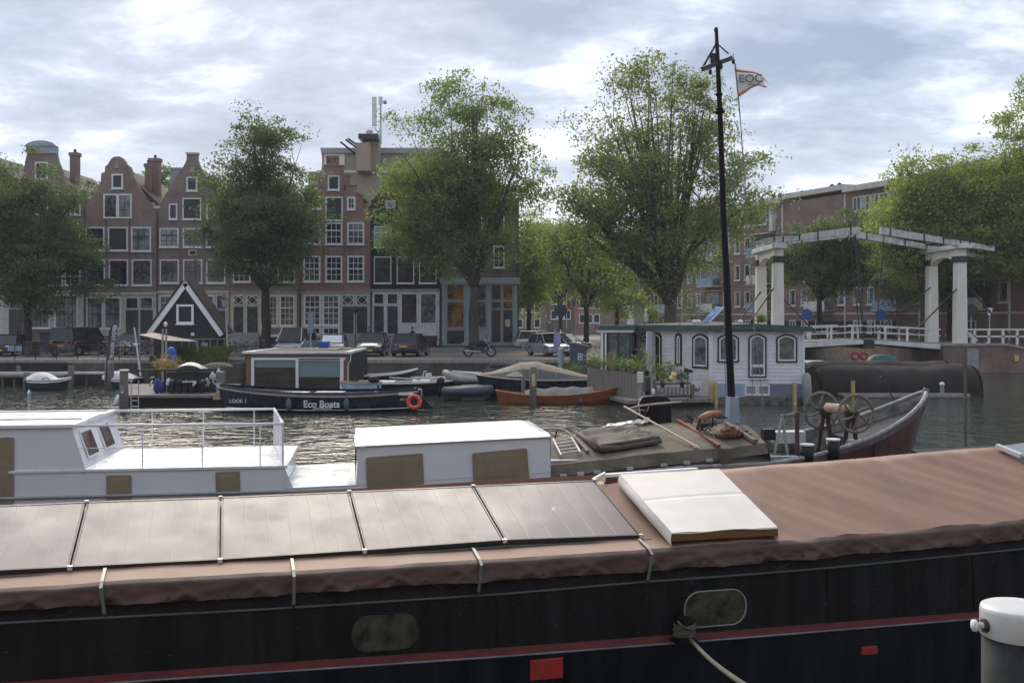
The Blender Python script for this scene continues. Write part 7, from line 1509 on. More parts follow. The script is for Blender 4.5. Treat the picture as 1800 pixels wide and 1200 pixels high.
q = thing('shipping_sign', 'white square sign with a dark letter A right of the bridge', 'sign', (X(1740,78),78,1.55)); D_ = 78; mb = MB(); mb.box(X(1736.5,D_),X(1744,D_),D_,D_+.04,Z(553.5,D_),Z(541,D_)); mb.build('plate', M['white'], q); mb = MB(); mb.cyl((X(1740,D_),D_+.08,1.5), .05, Z(553,D_)-1.5, 8); mb.build('post', M['steel'], q); text_on(q, 'A', .42, (X(1740.2,D_),D_-.01,Z(547.3,D_)), M['slate'], bold=.01)
for i, (px, D_) in enumerate(((1717,73.2),(1740,73.2))):
    mb = MB(); mb.lathe([(.13,0),(.12,.45),(.09,.6)], (X(px,D_),D_+.55,1.62 if i else 1.9), 10); tag(mb.build('quay_bollard', MATS['plate_yellow'] if i else M['white_old'], loc=(X(px,D_),D_+.55,1.6)), ['short white post on the quay right of the bridge tower','short yellow post on the quay right of the bridge tower'][i], 'bollard', 'short posts on the right quay')
q = thing('quay_railing', 'dark quay railing along the far left bank', 'railing', (X(60,61),61.2,STREET))
for k in range(12): mb = MB(); mb.cyl((-31+k*1.25,61.25,STREET+.02), .03, .9, 6); mb.build('rail_post', M['dark'], q)
mb = MB(); mb.tube([(-31,61.25,STREET+.9),(-17,61.25,STREET+.9)],.025,6); mb.tube([(-31,61.25,STREET+.5),(-17,61.25,STREET+.5)],.02,6); mb.build('rail', M['dark'], q)
# ================================================================== DRAWBRIDGE
D, DF = 74.0, 79.0
br = thing('drawbridge', 'white wooden double drawbridge with two portal towers and balance beams', 'bridge', (X(1530,75),75,0))
cb, gbm = M['cream_bridge'], M['grey_bridge']
zd_ = 2.25
def tower(x0, x1, lab):
    for y0, lb_ in ((D,'near'),(DF,'far')):
        mb = MB(); w_ = x1-x0; mb.hexa([(x0-.05,y0-.05,1.2),(x1+.05,y0-.05,1.2),(x1+.05,y0+.75,1.2),(x0-.05,y0+.75,1.2)],[(x0+.03,y0,Z(437,D)),(x1-.03,y0,Z(437,D)),(x1-.03,y0+.7,Z(437,D)),(x0+.03,y0+.7,Z(437,D))]); mb.build('tower_post', cb, br, bevel=.03)
        mb = MB(); mb.box(x0-.06,x1+.06,y0-.09,y0+.8,Z(461,D),Z(450,D)); mb.build('iron_band', M['dark'], br)
    # arch between the posts, and the capping beam
    ya, yb_ = D+.7, DF; zt, zs, zr = Z(437,D), Z(462,D), Z(449,D)
    n = 12; pts = [(ya,zt),(ya,zs)]+[(ya+(yb_-ya)*i/n, zs+(zr-zs)*math.sin(PI*i/n)**.6) for i in range(n+1)][1:-1]+[(yb_,zs),(yb_,zt)]
    mb = MB(); m_ = len(pts); xa, xb = x0+.12, x1-.12
    mb.add([(xa,y,z) for y,z in pts]+[(xb,y,z) for y,z in pts], [tuple(range(m_)), tuple(range(2*m_-1,m_-1,-1))]+[(i,(i+1)%m_,(i+1)%m_+m_,i+m_) for i in range(m_)]); mb.build('arch_panel', cb, br)
    mb = MB(); mb.box(x0-.12,x1+.12,D-.5,DF+1.3,Z(437,D)+.002,Z(429,D)); mb.build('cap_beam', M['white_old'], br, bevel=.03)
tower(X(1360,D), X(1378,D), 'left'); tower(X(1682,D), X(1700,D), 'right')
def bb_(x0,y0p,x1,y1p,yy,h0,h1,w_=.42):
    a = Vector((X(x0,yy),yy,Z(y0p,yy))); b = Vector((X(x1,yy),yy,Z(y1p,yy))); mb = MB()
    mb.hexa([(a.x,yy-w_/2,a.z-h0/2),(b.x,yy-w_/2,b.z-h1/2),(b.x,yy+w_/2,b.z-h1/2),(a.x,yy+w_/2,a.z-h0/2)],[(a.x,yy-w_/2,a.z+h0/2),(b.x,yy-w_/2,b.z+h1/2),(b.x,yy+w_/2,b.z+h1/2),(a.x,yy+w_/2,a.z+h0/2)]); o = mb.build('balance_beam', gbm, br, bevel=.02)
    d = b-a
    for t in (.3,.45,.62,.92):
        c = a+d*t; q = MB(); q.box(c.x-.05,c.x+.05,yy-w_/2-.02,yy+w_/2+.02,c.z-(h0+(h1-h0)*t)/2-.03,c.z+(h0+(h1-h0)*t)/2+.03); q.build('iron_strap', M['dark'], o)
    q = MB(); p_ = a+d*.22; u_ = Vector((0,0,.42)); q.tube([a+d*.02+Vector((0,-.25,.1)), p_+u_*.9+Vector((0,-.25,0)), a+d*.46+Vector((0,-.25,.15))], .035, 5); q.tube([p_+Vector((0,-.25,-.1)), p_+u_+Vector((0,-.25,0))], .05, 5); q.build('truss_rod', M['dark'], o)
    return o
# left tower beams rise towards the middle, right tower beams mirrored
bb_(1318,427.5,1509,405,D-.1,.34,.54); bb_(1318+12,432,1503,410,DF+.3,.34,.5)
bb_(1746,437.5,1547,406,D-.1,.36,.54); bb_(1728,452,1504,412.5,DF+.3,.34,.5)
for px, py, D_ , tx in ((1503,412,D-.1,1517),(1554,413,D-.1,1539),(1508,418,DF+.3,1519),(1494,417,DF+.3,1512)):
    mb = MB(); mb.tube([P(px,py,D_), Vector((X(tx,D_),D_,zd_+.1))], .045, 6); mb.build('lifting_rod', M['dark'], br)
for (x0,y0,x1,y1,D_) in ((1378,526,1440,592,D),(1338,512,1288,580,DF),(1682,508,1598,592,D),(1636,505,1530,590,DF),(1700,500,1775,590,D),(1360,506,1302,590,D)):
    mb = MB(); mb.tube([P(x0,y0,D_), P(x1,y1,D_)], .055, 6); mb.build('stay_rod', M['dark'], br)
# deck leaves: white side girders, planks, railings
def leaf_(pxa, za, pxb, zb_):
    xa, xb = X(pxa,D), X(pxb,D)
    for yy in (D-.2, DF+.6):
        mb = MB(); mb.hexa([(xa,yy,za-.42),(xb,yy,zb_-.30),(xb,yy+.2,zb_-.30),(xa,yy+.2,za-.42)],[(xa,yy,za-.05),(xb,yy,zb_-.02),(xb,yy+.2,zb_-.02),(xa,yy+.2,za-.05)]); mb.build('side_girder', M['white_old'], br)
        for h_, th_ in ((.55,.075),(1.02,.10)):
            mb = MB(); mb.beam((xa,yy+.1,za+h_-.02),(xb,yy+.1,zb_+h_),.12,th_); mb.build('handrail', M['white_old'], br)
        for k in range(3): t = (k+.5)/3; x = xa+(xb-xa)*t; z = za+(zb_-za)*t; mb = MB(); mb.box(x-.06,x+.06,yy+.03,yy+.17,z+.03,z+1.0); mb.build('rail_post', M['white_old'], br)
    n = 22
    mb = MB(); mb.hexa([(xa,D,za-.12),(xb,D,zb_-.12),(xb,DF+.6,zb_-.12),(xa,DF+.6,za-.12)],[(xa,D,za),(xb,D,zb_),(xb,DF+.6,zb_),(xa,DF+.6,za)]); mb.build('deck_planks', M['deckplank'], br)
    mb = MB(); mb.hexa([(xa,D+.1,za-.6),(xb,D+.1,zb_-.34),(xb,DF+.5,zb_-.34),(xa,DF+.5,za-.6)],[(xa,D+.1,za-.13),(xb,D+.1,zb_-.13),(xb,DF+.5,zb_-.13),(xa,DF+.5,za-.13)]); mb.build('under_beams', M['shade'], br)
leaf_(1405,2.22,1516,2.38); leaf_(1652,2.12,1536,2.38)
mb = MB(); mb.box(X(1516.5,D),X(1535.5,D),D-.15,DF+.5,1.75,2.39); mb.build('meeting_irons', M['dark'], br)
for x0, x1, z in ((1335,1404,2.2),(1700,1800,2.12)):
    for h_ in (.5,1.0): mb = MB(); mb.box(X(x0,D),X(x1,D),D-.1,D+.02,z+h_-.06,z+h_+.06); mb.build('handrail', M['white_old'], br)
    for k in range(4): x = X(x0+(x1-x0)*(k+.5)/4,D); mb = MB(); mb.box(x-.08,x+.08,D-.1,D+.02,z-.1,z+.93); mb.build('rail_post', M['white_old'], br)
mb = MB(); mb.beam((X(1700,D),D-.1,2.9),(X(1716,D),D-.1,2.3),.12,.14); mb.build('brace', M['white_old'], br)
# ================================================================== ECO BOATS SLOOP
D = 43.6
txt = mat('white_vinyl_letters', (.75,.76,.78), .5)
ec = local('tour_sloop', 'navy tour sloop lettered Eco Boats with beige rubbing strake', 'boat', (X(561,D), D, 0), PI)
h = hull(ec, X(742,D)-X(385,D)-.15, 2.5, .66, M['navy'], bow=.30, stern=.16, sp=.32, flare=.86, rake=.25, rail=mat('beige_rubbing_strake', (.30,.25,.20), .7, var=.2), railr=.05, nst=40, deckm=M['slate'], zdeck=-.22, inner=M['blackpaint'])
# raised bulwark above the strake
mb = MB()
for s_ in (-1,1):
    fn = lambda u, v: (lambda p: (p[0], p[1]*(1-.03*v), p[2]+.04+.13*v))(h['pt'](u if s_ < 0 else 1-u, 1, s_)); mb.grid(fn, 40, 1)
mb.build('bulwark', M['navy'], ec, smooth=True)
mb = MB()
for s_ in (-1,1): mb.tube([(lambda p: (p[0], p[1]*1.0+s_*.012, .10+.12*abs(t-.5)))(h['pt'](t, .40, s_)) for t in np.linspace(.02,.97,30)], .018, 5)
mb.build('waterline_stripe', M['white'], ec, smooth=True)
mb = MB()
for t in (.2,.34,.48,.62,.74): w_ = h['hw'](t)*.9; x = -h['L']/2+h['L']*t; mb.box(x-.16,x+.16,-w_,w_,.50,.60)
mb.build('thwarts', mat('navy_cushions', (.05,.055,.07), .8), ec)
mb = MB(); mb.box(-h['L']/2+.45,-h['L']/2+2.0,-.75,.75,.70,.76); mb.build('stern_deck', mat('teak_deck', (.32,.24,.15), .6, var=.2, scale=5, stretch=(.5,5,1)), ec)
mb = MB(); mb.box(.3,1.7,.25,1.0,.78,.83); mb.box(-1.2,.0,.4,1.0,.80,.85); mb.build('grey_cushions', M['shopgrey'], ec, bevel=.02)
for px in (491+28,617): 
    x = -(X(px,D)-X(561,D)); fender(ec, x, 1.25 if px<560 else 1.22, .10, mat('slate_blue_fender', (.07,.11,.16), .5), r=.13, h=.52)
yy = D-1.22
text_on(ec, 'Eco Boats', .40, (-(X(566,D-1.2)-X(561,D)), 1.305, Z(710.5,D-1.3)), txt, rot=(PI/2,0,PI), bold=.009, sx=.94)
text_on(ec, 'AMSTERDAM', .115, (-(X(567,D-1.2)-X(561,D)), 1.29, Z(718,D-1.3)), txt, rot=(PI/2,0,PI), bold=.002, sx=1.15)
text_on(ec, 'LOOK 1', .20, (-(X(419,D-1.1)-X(561,D)), 1.16, Z(705,D-1.2)), txt, rot=(PI/2,0,PI+math.radians(5)), bold=.003, name='boat_name')
text_on(ec, 'AS 7', .13, (-(X(709,D-1.0)-X(561,D)), 1.10, Z(702,D-1.1)), txt, rot=(PI/2,0,PI-math.radians(4)), name='registration')
mb = MB(); a = h['pt'](0,1,1); xs = -h['L']/2; mb.add([(xs-.0,0,.62),(xs-.10,0,.62),(xs-.65,0,.05),(xs-.0,0,.05)],[(0,1,2,3)]); mb.build('rudder', M['blackpaint'], ec, solid=.05)
mb = MB(); mb.tube([(xs+.2,0,.95),(xs-.1,0,.9),(xs-.12,0,.6)], .03, 6); mb.build('tiller', M['white_old'], ec)
mb = MB(); mb.box(xs+.15,xs+.75,1.0,1.06,.72,.83); mb.build('white_locker', M['white_old'], ec)
lr = thing('lifebuoy', 'orange lifebuoy with white lettering on the stern of the navy sloop', 'lifebuoy', tuple(P(728,706,42.4)))
mb = MB(); c = P(728,706,42.35); mb.torus(tuple(c), .245, .085, 'y', 28, 10, squash=.9); mb.build('ring', M['orange'], lr, smooth=True)
for k in range(4): mb = MB(); t = k*PI/2+PI/4; cc = c+Vector((.245*math.cos(t),0,.245*math.sin(t))); mb.torus(tuple(cc), .088, .010, 'x' if abs(math.cos(t)) < .5 else 'z', 10, 4); mb.build('grab_band', mat('pale_orange_band', (.7,.3,.2), .6), lr, smooth=True)
# ================================================================== GLASS AND BRICK HOUSEBOAT
D = 50.5
gh = thing('glass_houseboat', 'low brick houseboat with white framed glass front and flat roof', 'houseboat', (X(520,D),D,0))
mb = MB(); x0, x1 = X(430,D), X(613,D); zr = Z(622,D)
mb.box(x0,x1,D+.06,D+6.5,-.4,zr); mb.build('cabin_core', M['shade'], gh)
bm = mat('brown_wood_cladding', (.19,.115,.08), .7, var=.25, scale=6, stretch=(1,1,4), bump=.2)
def gb_(n_, a, b, y0, y1, m, d0=.0, d1=.058, par=gh, **k): mb = MB(); mb.box(X(a,D),X(b,D),D+d0,D+d1,Z(y1,D),Z(y0,D)); return mb.build(n_, m, par, **k)
for k in range(8): gb_('cladding_board', 432, 443, 624+k*8.6, 632.2+k*8.6, bm)
for k in range(8): gb_('cladding_board', 603, 613, 624+k*8.6, 632.2+k*8.6, bm)
gb_('cladding_board', 443.2, 602.8, 622.5, 629, bm)
wf = MB()
for (a,b,y0,y1) in ((442,607,628.5,632.5),(442,447,632.5,688),(520,525,632.5,688),(598,604,632.5,688),(525.2,597.8,630,633.5)): wf.box(X(a,D),X(b,D),D-.07,D+.03,Z(y1,D),Z(y0,D))
wfo = wf.build('window_frame', M['white'], gh)
gb_('pane', 447, 520, 632.5, 688, mat('see_through_brown_pane', (.045,.038,.032), .08, var=.5, scale=1.2, stretch=(.3,1,3), col2=(.085,.075,.065)), .031, .05, wfo); gb_('pane', 525, 598, 632.5, 688, MATS['see_through_brown_pane'], .031, .05, wfo)
tb = mat('teal_grey_blind', (.17,.26,.27), .35, var=.08); gb_('roller_blind', 448, 519, 633.5, 645.5, tb, .012, .03, wfo); gb_('roller_blind', 526, 597, 634.5, 662.5, tb, .012, .03, wfo)
mb = MB(); mb.hexa([(x0-.1,D-.15,zr+.002),(x1+.15,D-.15,zr+.002),(x1-.1,D+6.9,zr+.002),(x0+.15,D+6.9,zr+.002)],[(x0-.1,D-.15,zr+.13),(x1+.15,D-.15,zr+.13),(x1-.1,D+6.9,zr+.13),(x0+.15,D+6.9,zr+.13)]); mb.build('roof_slab', M['white_old'], gh, bevel=.02)
mb = MB(); mb.box(x0+.5,x1-.25,D+.1,D+6.5,zr+.132,zr+.15); mb.build('roof_gravel', mat('brown_grey_roofing', (.13,.12,.10), .9, var=.3, scale=3), gh)
mb = MB(); mb.tube([(x1+.13,D-.1,zr+.1),(x1+.10,D-.1,zr-.3),(x1-.02,D-.1,zr-.55),(x1-.02,D-.1,.3)], .025, 6); mb.build('drain_pipe', M['white_old'], gh)
mb = MB(); mb.box(x0-.3,x1+.4,D-.5,D+6.8,-.4,.25); mb.build('float', M['stone'], gh)
# loose things on its roof
for (x0_,x1_,y0_,y1_,dy,lb_) in ((530,585,614,617,1.0,'front of two pale boards lying on the glass houseboat roof'),(538,600,612,615.5,2.2,'rear of two pale boards on the glass houseboat roof')):
    q = thing('loose_board', lb_, 'board', (X(560,D),D+dy,zr+.15)); mb = MB(); a = Vector((X(x0_,D),D+dy,zr+.19)); b = Vector((X(x1_,D),D+dy+.6,zr+.19)); mb.beam(a,b,.35,.05); mb.build('plank', mat('pale_cream_board', (.5,.46,.38), .6), q)
q = thing('rubber_hoop', 'cream hoop shaped hose at the right end of the glass houseboat roof', 'hose', tuple(P(606,617,D+1))); mb = MB(); mb.tube([P(590,616,D+1),P(602,611,D+1),P(612,613,D+1),P(608,618,D+1),P(596,619,D+1)], .05, 6); mb.build('hose', MATS['pale_cream_board'], q, smooth=True)
q = thing('blue_tub', 'small bright blue plastic tub on the glass houseboat roof', 'tub', tuple(P(569,610,D+3))); mb = MB(); mb.lathe([(.26,0),(.34,.35),(.36,.36)], tuple(P(569,612,D+3)), 14); mb.build('tub_shell', M['blue'], q)
# ================================================================== OTHER MOORED BOATS
greenh = mat('dark_green_dinghy', (.018,.040,.036), .35, var=.2); whcov = mat('white_boat_cover', (.62,.62,.60), .55, var=.07)
b_ = local('moored_dinghy', 'dark green dinghy with peaked white cover between two piles', 'boat', (X(85,56.5),56.5,0), math.radians(22))
h = hull(b_, 2.35, 1.45, .52, greenh, bow=.14, stern=.08, sp=.7, rail=M['white_old'], railr=.02); cover(b_, h, .04, .99, lambda u: .45*math.sin(PI*min(1,u*1.25+.08))**1.0 if u < .75 else .45*math.sin(PI*min(1,.75*1.25+.08))*(1-(u-.75)/.25), whcov); 
mb = MB(); mb.torus((-.1,-.66,.50), .2, .018, 'y', 16, 5); mb.build('grab_hoop', M['dark'], b_)
b_ = local('moored_dinghy', 'second green dinghy with white cover half hidden by the big pile', 'boat', (X(213,58),58,0), math.radians(170))
h = hull(b_, 2.3, 1.4, .50, greenh, bow=.15, stern=.05, sp=.7, rail=M['white_old'], railr=.02); cover(b_, h, .05, .99, lambda u: .42*math.sin(PI*u)**.7, whcov)
# open white-trimmed launches along the quay
wt = mat('white_trim', (.60,.60,.57), .5, var=.1)
b_ = local('moored_launch', 'long dark launch with broad white deck rails beside the glass houseboat', 'boat', (X(705,53),53,0), math.radians(2))
h = hull(b_, 5.6, 1.9, .60, M['blackpaint'], bow=.10, stern=.05, sp=.75, rail=wt, railr=.06, deckm=mat('worn_inner_deck', (.28,.27,.24), .7, var=.4), zdeck=-.12); mb = MB(); mb.box(-1.6,-.3,-.8,.8,.62,.68); mb.box(.6,1.5,-.75,.75,.66,.72); mb.build('white_benches', wt, b_)
mb = MB(); mb.lathe([(.12,0),(.16,.15),(.13,.42),(.05,.46)], (-2.6,-.2,.62), 12); mb.build('outboard_cowl', M['blackpaint'], b_)
b_ = local('moored_launch', 'second dark launch behind with white gunwale sloping up to its bow', 'boat', (X(665,56.5),56.5,0), math.radians(3))
h = hull(b_, 4.3, 1.6, .78, M['blackpaint'], bow=.35, stern=.05, sp=.7, rail=wt, railr=.06, deckm=MATS['worn_inner_deck'], zdeck=-.1)
b_ = local('moored_launch', 'black open boat with white foredeck right of the dark launches', 'boat', (X(755,55.5),55.5,0), math.radians(-4))
h = hull(b_, 4.2, 1.7, .68, M['blackpaint'], bow=.12, stern=.05, sp=.7, rail=wt, railr=.05, deckm=wt, zdeck=-.05); mb = MB(); mb.tube([(-.4,0,.7),(-.3,0,1.05),(-.2,.2,1.05)],.03,6); mb.box(-.2,.1,-.15,.15,.7,.95); mb.build('steering_console', wt, b_)
b_ = local('small_blue_boat', 'small light blue and wood boat stern behind the navy sloop', 'boat', (X(632,48),48,0), math.radians(175))
h = hull(b_, 1.9, 1.2, .88, mat('light_blue_boat', (.30,.50,.62), .45, var=.2), bow=.1, stern=.05, sp=.8, rail=mat('wood_rail', (.35,.2,.1), .6), railr=.03, deckm=mat('tan_boards', (.35,.27,.17), .7), zdeck=-.1)
ob = local('outboard_motor', 'black outboard motor raised on the small light blue boat', 'outboard motor', (X(657,47.5),47.5,.85)); mb = MB(); mb.ball((0,0,.22), .22, sx=1.25, sy=.7, sz=.8); mb.build('cowl', M['blackpaint'], ob, smooth=True); mb = MB(); mb.tube([(.1,0,.1),(.3,0,-.3)],.05,6); mb.build('leg', M['dark'], ob)
# grey inflatable and blue canopied speedboat
b_ = local('inflatable_boat', 'grey beige inflatable dinghy with raised bow by the quay', 'inflatable boat', (X(818,53.5),53.5,.35), math.radians(176)); infl = mat('grey_beige_rubber', (.33,.31,.27), .6, var=.12)
mb = MB(); mb.tube([(-.9,-.5,.35),(.2,-.52,.42),(.8,-.40,.60),(1.05,0,.72),(.8,.40,.60),(.2,.52,.42),(-.9,.5,.35)], [.12,.19,.19,.18,.19,.19,.12], 12); mb.build('tubes', infl, b_, smooth=True); mb = MB(); mb.box(-.8,.7,-.4,.4,.15,.25); mb.build('floor', M['dark'], b_); mb = MB(); mb.box(-.2,.1,-.4,.4,.42,.48); mb.build('seat', M['wood_pile'], b_)
b_ = local('speedboat', 'white speedboat with navy folding canopy beside the inflatable', 'speedboat', (X(862,55.5),55.5,0), math.radians(178)); h = hull(b_, 4.2, 1.7, .95, M['white_old'], bow=.15, stern=.0, sp=.8, deckm=M['white_old'], zdeck=-.03)
mb = MB(); mb.hexa([(-.2,-.7,.95),(.5,-.6,.95),(.5,.6,.95),(-.2,.7,.95)],[(-.35,-.55,1.55),(.0,-.45,1.5),(.0,.45,1.5),(-.35,.55,1.55)]); mb.build('windscreen', M['glass'], b_); mb = MB(); mb.grid(lambda u, v: (-2.0+2.0*u, (v*2-1)*.72, 1.18+.42*math.sin(PI*(.15+.85*u)*.62)-.25*abs(v*2-1)**3), 10, 10); mb.build('navy_canopy', mat('navy_canvas', (.03,.035,.06), .8), b_, smooth=True, solid=.02)
b_ = local('inflatable_boat', 'dark grey inflatable stern with outboard under the beige canopy sloop bow', 'inflatable boat', (X(818,49.5),49.5,0), math.radians(0)); mb = MB(); mb.tube([(-1.1,-.55,.42),(.6,-.6,.45),(1.3,-.3,.5)], [.15,.24,.2], 12); mb.tube([(-1.1,.55,.42),(.6,.6,.45),(1.3,.3,.5)], [.15,.24,.2], 12); mb.build('tubes', mat('slate_rubber', (.07,.085,.10), .5), b_, smooth=True); mb = MB(); mb.box(-1,1.2,-.5,.5,.1,.35); mb.build('floor', M['dark'], b_); mb = MB(); mb.ball((-1.2,0,.85), .2, sz=1.2); mb.tube([(-1.2,0,.7),(-1.25,0,.1)],.06,6); mb.build('outboard', M['blackpaint'], b_, smooth=True)
# sloop with beige / grey canopy
b_ = local('canopied_sloop', 'dark sloop under a peaked beige and grey canvas canopy', 'boat', (X(948,50.6),50.6,0), PI); h = hull(b_, 6.25, 2.3, .92, M['navy'], bow=.22, stern=.02, sp=.6, rail=mat('cream_gunwale', (.48,.42,.33), .6), railr=.04)
beige_c = mat('beige_canvas', (.36,.29,.21), .8, var=.12, scale=4, bump=.15); grey_c = mat('grey_canopy_canvas', (.105,.105,.10), .8, var=.12, scale=4, bump=.15)
def can(x, s_):   # canopy section, bow at +x (left in the picture)
    top = np.interp(x, [-2.9,-2.2,-.8,.1,.9,1.6,2.4,2.95], [.10,.22,.62,.86,.80,.50,.20,.05]); t = (x+3.0)/6.0
    w_ = h['hw'](t)+.03; return (x, s_*w_, h['sh'](t)+top*(1-abs(s_)**2.2)+.02*nz3(x*2,s_*3))
mb = MB(); mb.grid(lambda u, v: can(-2.95+5.9*u, v*1.3-.65), 46, 12); mb.build('beige_canvas', beige_c, b_, smooth=True)
mb = MB(); mb.grid(lambda u, v: can(-2.95+5.9*u, .65+.35*v), 46, 6); mb.grid(lambda u, v: can(2.95-5.9*u, -.65-.35*v), 46, 6); mb.build('grey_canvas_side', grey_c, b_, smooth=True)
mb = MB(); mb.grid(lambda u, v: (lambda p: (p[0], p[1]+.03, p[2]+.02))(can(.75+.95*u, .93-.2*v*math.sin(PI*u))), 8, 5); mb.build('clear_window', mat('yellowed_clear_window', (.42,.40,.30), .3), b_, smooth=True)
mb = MB()
for x in (-.8,.1,.9): mb.tube([can(x, s_/8) for s_ in range(-8,9)], .015, 4)
mb.build('canopy_hoops', beige_c, b_, smooth=True)
# mahogany launch
mah = mat('varnished_mahogany', (.26,.070,.025), .30, var=.35, scale=2.5, stretch=(.4,1,5), coat=.4)
b_ = local('mahogany_launch', 'varnished mahogany launch with grey cover in the middle of the canal', 'boat', (X(978,47.3),47.3,0), math.radians(1)); h = hull(b_, 5.65, 1.75, .40, mah, bow=.32, stern=.22, sp=.12, rail=mat('mahogany_rail', (.36,.12,.045), .3), railr=.025, deckm=mah, zdeck=-.02, rake=.35, srake=.25, p=2.4)
cover(b_, h, .24, .80, lambda u: .12+.16*math.sin(PI*u)**.5+.07*math.sin(u*11)**2, mat('grey_boat_cover', (.13,.13,.125), .8, var=.12), over=-.08, drop=0)
fender(b_, 1.05, -.86, .02, mat('blue_fender_rubber', (.05,.10,.22), .5), r=.09, h=.30)
# long barge hidden under dark tarpaulins
dtm = mat('dark_grey_brown_tarpaulin', (.026,.022,.020), .85, var=.25, scale=1.2, bump=.4, bscale=6, spec=.25, col2=(.05,.043,.038), edge=(.3,.7))
def tarpbarge(name, label, px0, px1, pyt, D, wid, ztop, slant=0, seed=1):
    o = thing(name, label, 'barge', (X((px0+px1)/2,D),D,0)); xa, xb = X(px0,D), X(px1,D)
    def fn(u, v):
        x = xa+(xb-xa)*u; a = PI*(.0+1.0*v); e = min(1, u/.06)**.5 if u < .06 else (min(1,(1-u)/.015)**.5 if u > .985 else 1)
        y = D-math.cos(a)*wid/2; z = ztop*e*(abs(math.sin(a))**.85)+.10*nz3(x*.5,a*.8,seed)+.05*nz3(x*1.7,a*2,seed)-.12*abs(math.sin(x*.55+seed))*math.sin(a); return (x, y, max(z,-.1))
    mb = MB(); mb.grid(fn, 90, 22); mb.build('tarpaulin', dtm, o, smooth=True)
    for xx, k in ((xa+.02,0),(xb-.02,1)):
        mb = MB(); pts = [(xx, fn(.06 if not k else .985, j/16)[1], fn(.06 if not k else .985, j/16)[2]) for j in range(17)]; mb.add(pts, [tuple(range(17))]); mb.build('end_canvas', dtm, o)
    return o
tarpbarge('covered_barge', 'long low barge wholly covered by dark tarpaulin right of the houseboat', 1426, 1706, 645, 53.5, 3.0, 1.52, seed=3)
tarpbarge('covered_barge', 'farther barge under brown tarpaulin behind the first covered barge', 1408, 1660, 634, 60.5, 3.2, 1.50, seed=7)
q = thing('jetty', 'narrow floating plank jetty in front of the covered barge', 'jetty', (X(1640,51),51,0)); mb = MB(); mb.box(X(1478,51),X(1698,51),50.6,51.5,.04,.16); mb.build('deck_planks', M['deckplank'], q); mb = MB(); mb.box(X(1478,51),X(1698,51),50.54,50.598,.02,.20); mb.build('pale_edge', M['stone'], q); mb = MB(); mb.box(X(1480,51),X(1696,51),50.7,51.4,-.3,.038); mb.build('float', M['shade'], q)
q = thing('mooring_post', 'short grey post with white top in front of the covered barge', 'post', (X(1656,50.9),50.9,.16)); mb = MB(); mb.cyl((X(1656,50.9),50.9,.165), .10, .45, 12); mb.build('shaft', M['stone'], q); mb = MB(); mb.lathe([(.13,0),(.12,.06),(.04,.14)], (X(1656,50.9),50.9,.62), 12); mb.build('cap', M['white'], q)
q = thing('mooring_post', 'yellow brown square post behind the windlass wheels', 'post', (X(1501,51),50.3,0)); mb = MB(); mb.box(X(1497.5,50.3),X(1503,50.3),50.3,50.45,-.3,Z(669,50.3)); mb.build('shaft', MATS['yellow_painted_post'], q); mb = MB(); mb.box(X(1496,50.3),X(1504.5,50.3),50.27,50.48,Z(669,50.3)+.002,Z(666.5,50.3)); mb.build('cap', M['rust'], q)
q = thing('mooring_pole', 'thin brown mooring pole right of the barge bow', 'pole', (X(1697,29),29,0)); mb = MB(); mb.tube([(X(1697.5,29),29,-.4),(X(1697,29),29,1.5),(X(1696.5,29),29,Z(609,29))], [.05,.045,.04], 8); mb.build('shaft', mat('brown_round_pole', (.14,.11,.09), .8, var=.3), q)
# white tender and lifebuoys by the bridge
b_ = local('tender', 'white covered tender with pale gunwale below the bridge', 'boat', (X(1462,61),61.5,.60), PI); h = hull(b_, 3.6, 1.4, .55, mat('dark_tender_hull', (.04,.045,.04), .5), bow=.18, stern=-.1, sp=.6, rail=M['white_old'], railr=.05, keel=-.1); cover(b_, h, .25, .98, lambda u: .22*math.sin(PI*u)**.5, whcov, drop=.02)
for i, (px, py, r) in enumerate(((1503,625,.20),(1518,625,.19))):
    q = thing('lifebuoy', ['red lifebuoy hanging at the stern of the white tender','darker red lifebuoy right of the first below the bridge'][i], 'lifebuoy', tuple(P(px,py,60))); mb = MB(); mb.torus(tuple(P(px,py,60)), r, .075, 'y', 20, 8); mb.build('ring', mat('dull_red_ring', (.30,.06,.045), .5) , q, smooth=True)
q = thing('covered_scooter', 'teal green covered hump on the water under the bridge', 'cover', tuple(P(1551,634,66))); mb = MB(); c = P(1551,636,66); mb.grid(lambda u, v: (c.x-.95+1.9*u, c.y-.5+1.0*v, c.z+.5*math.sin(PI*min(1,max(0,u)))**.35*math.sin(PI*v)**.4+.05*nz3(u*4,v*4)), 14, 8); mb.build('teal_canvas', mat('teal_canvas', (.015,.09,.075), .6), q, smooth=True); mb = MB(); mb.box(c.x-1.1,c.x+1.1,c.y-.6,c.y+.6,-.2,c.z+.02); mb.build('raft', M['shade'], q)
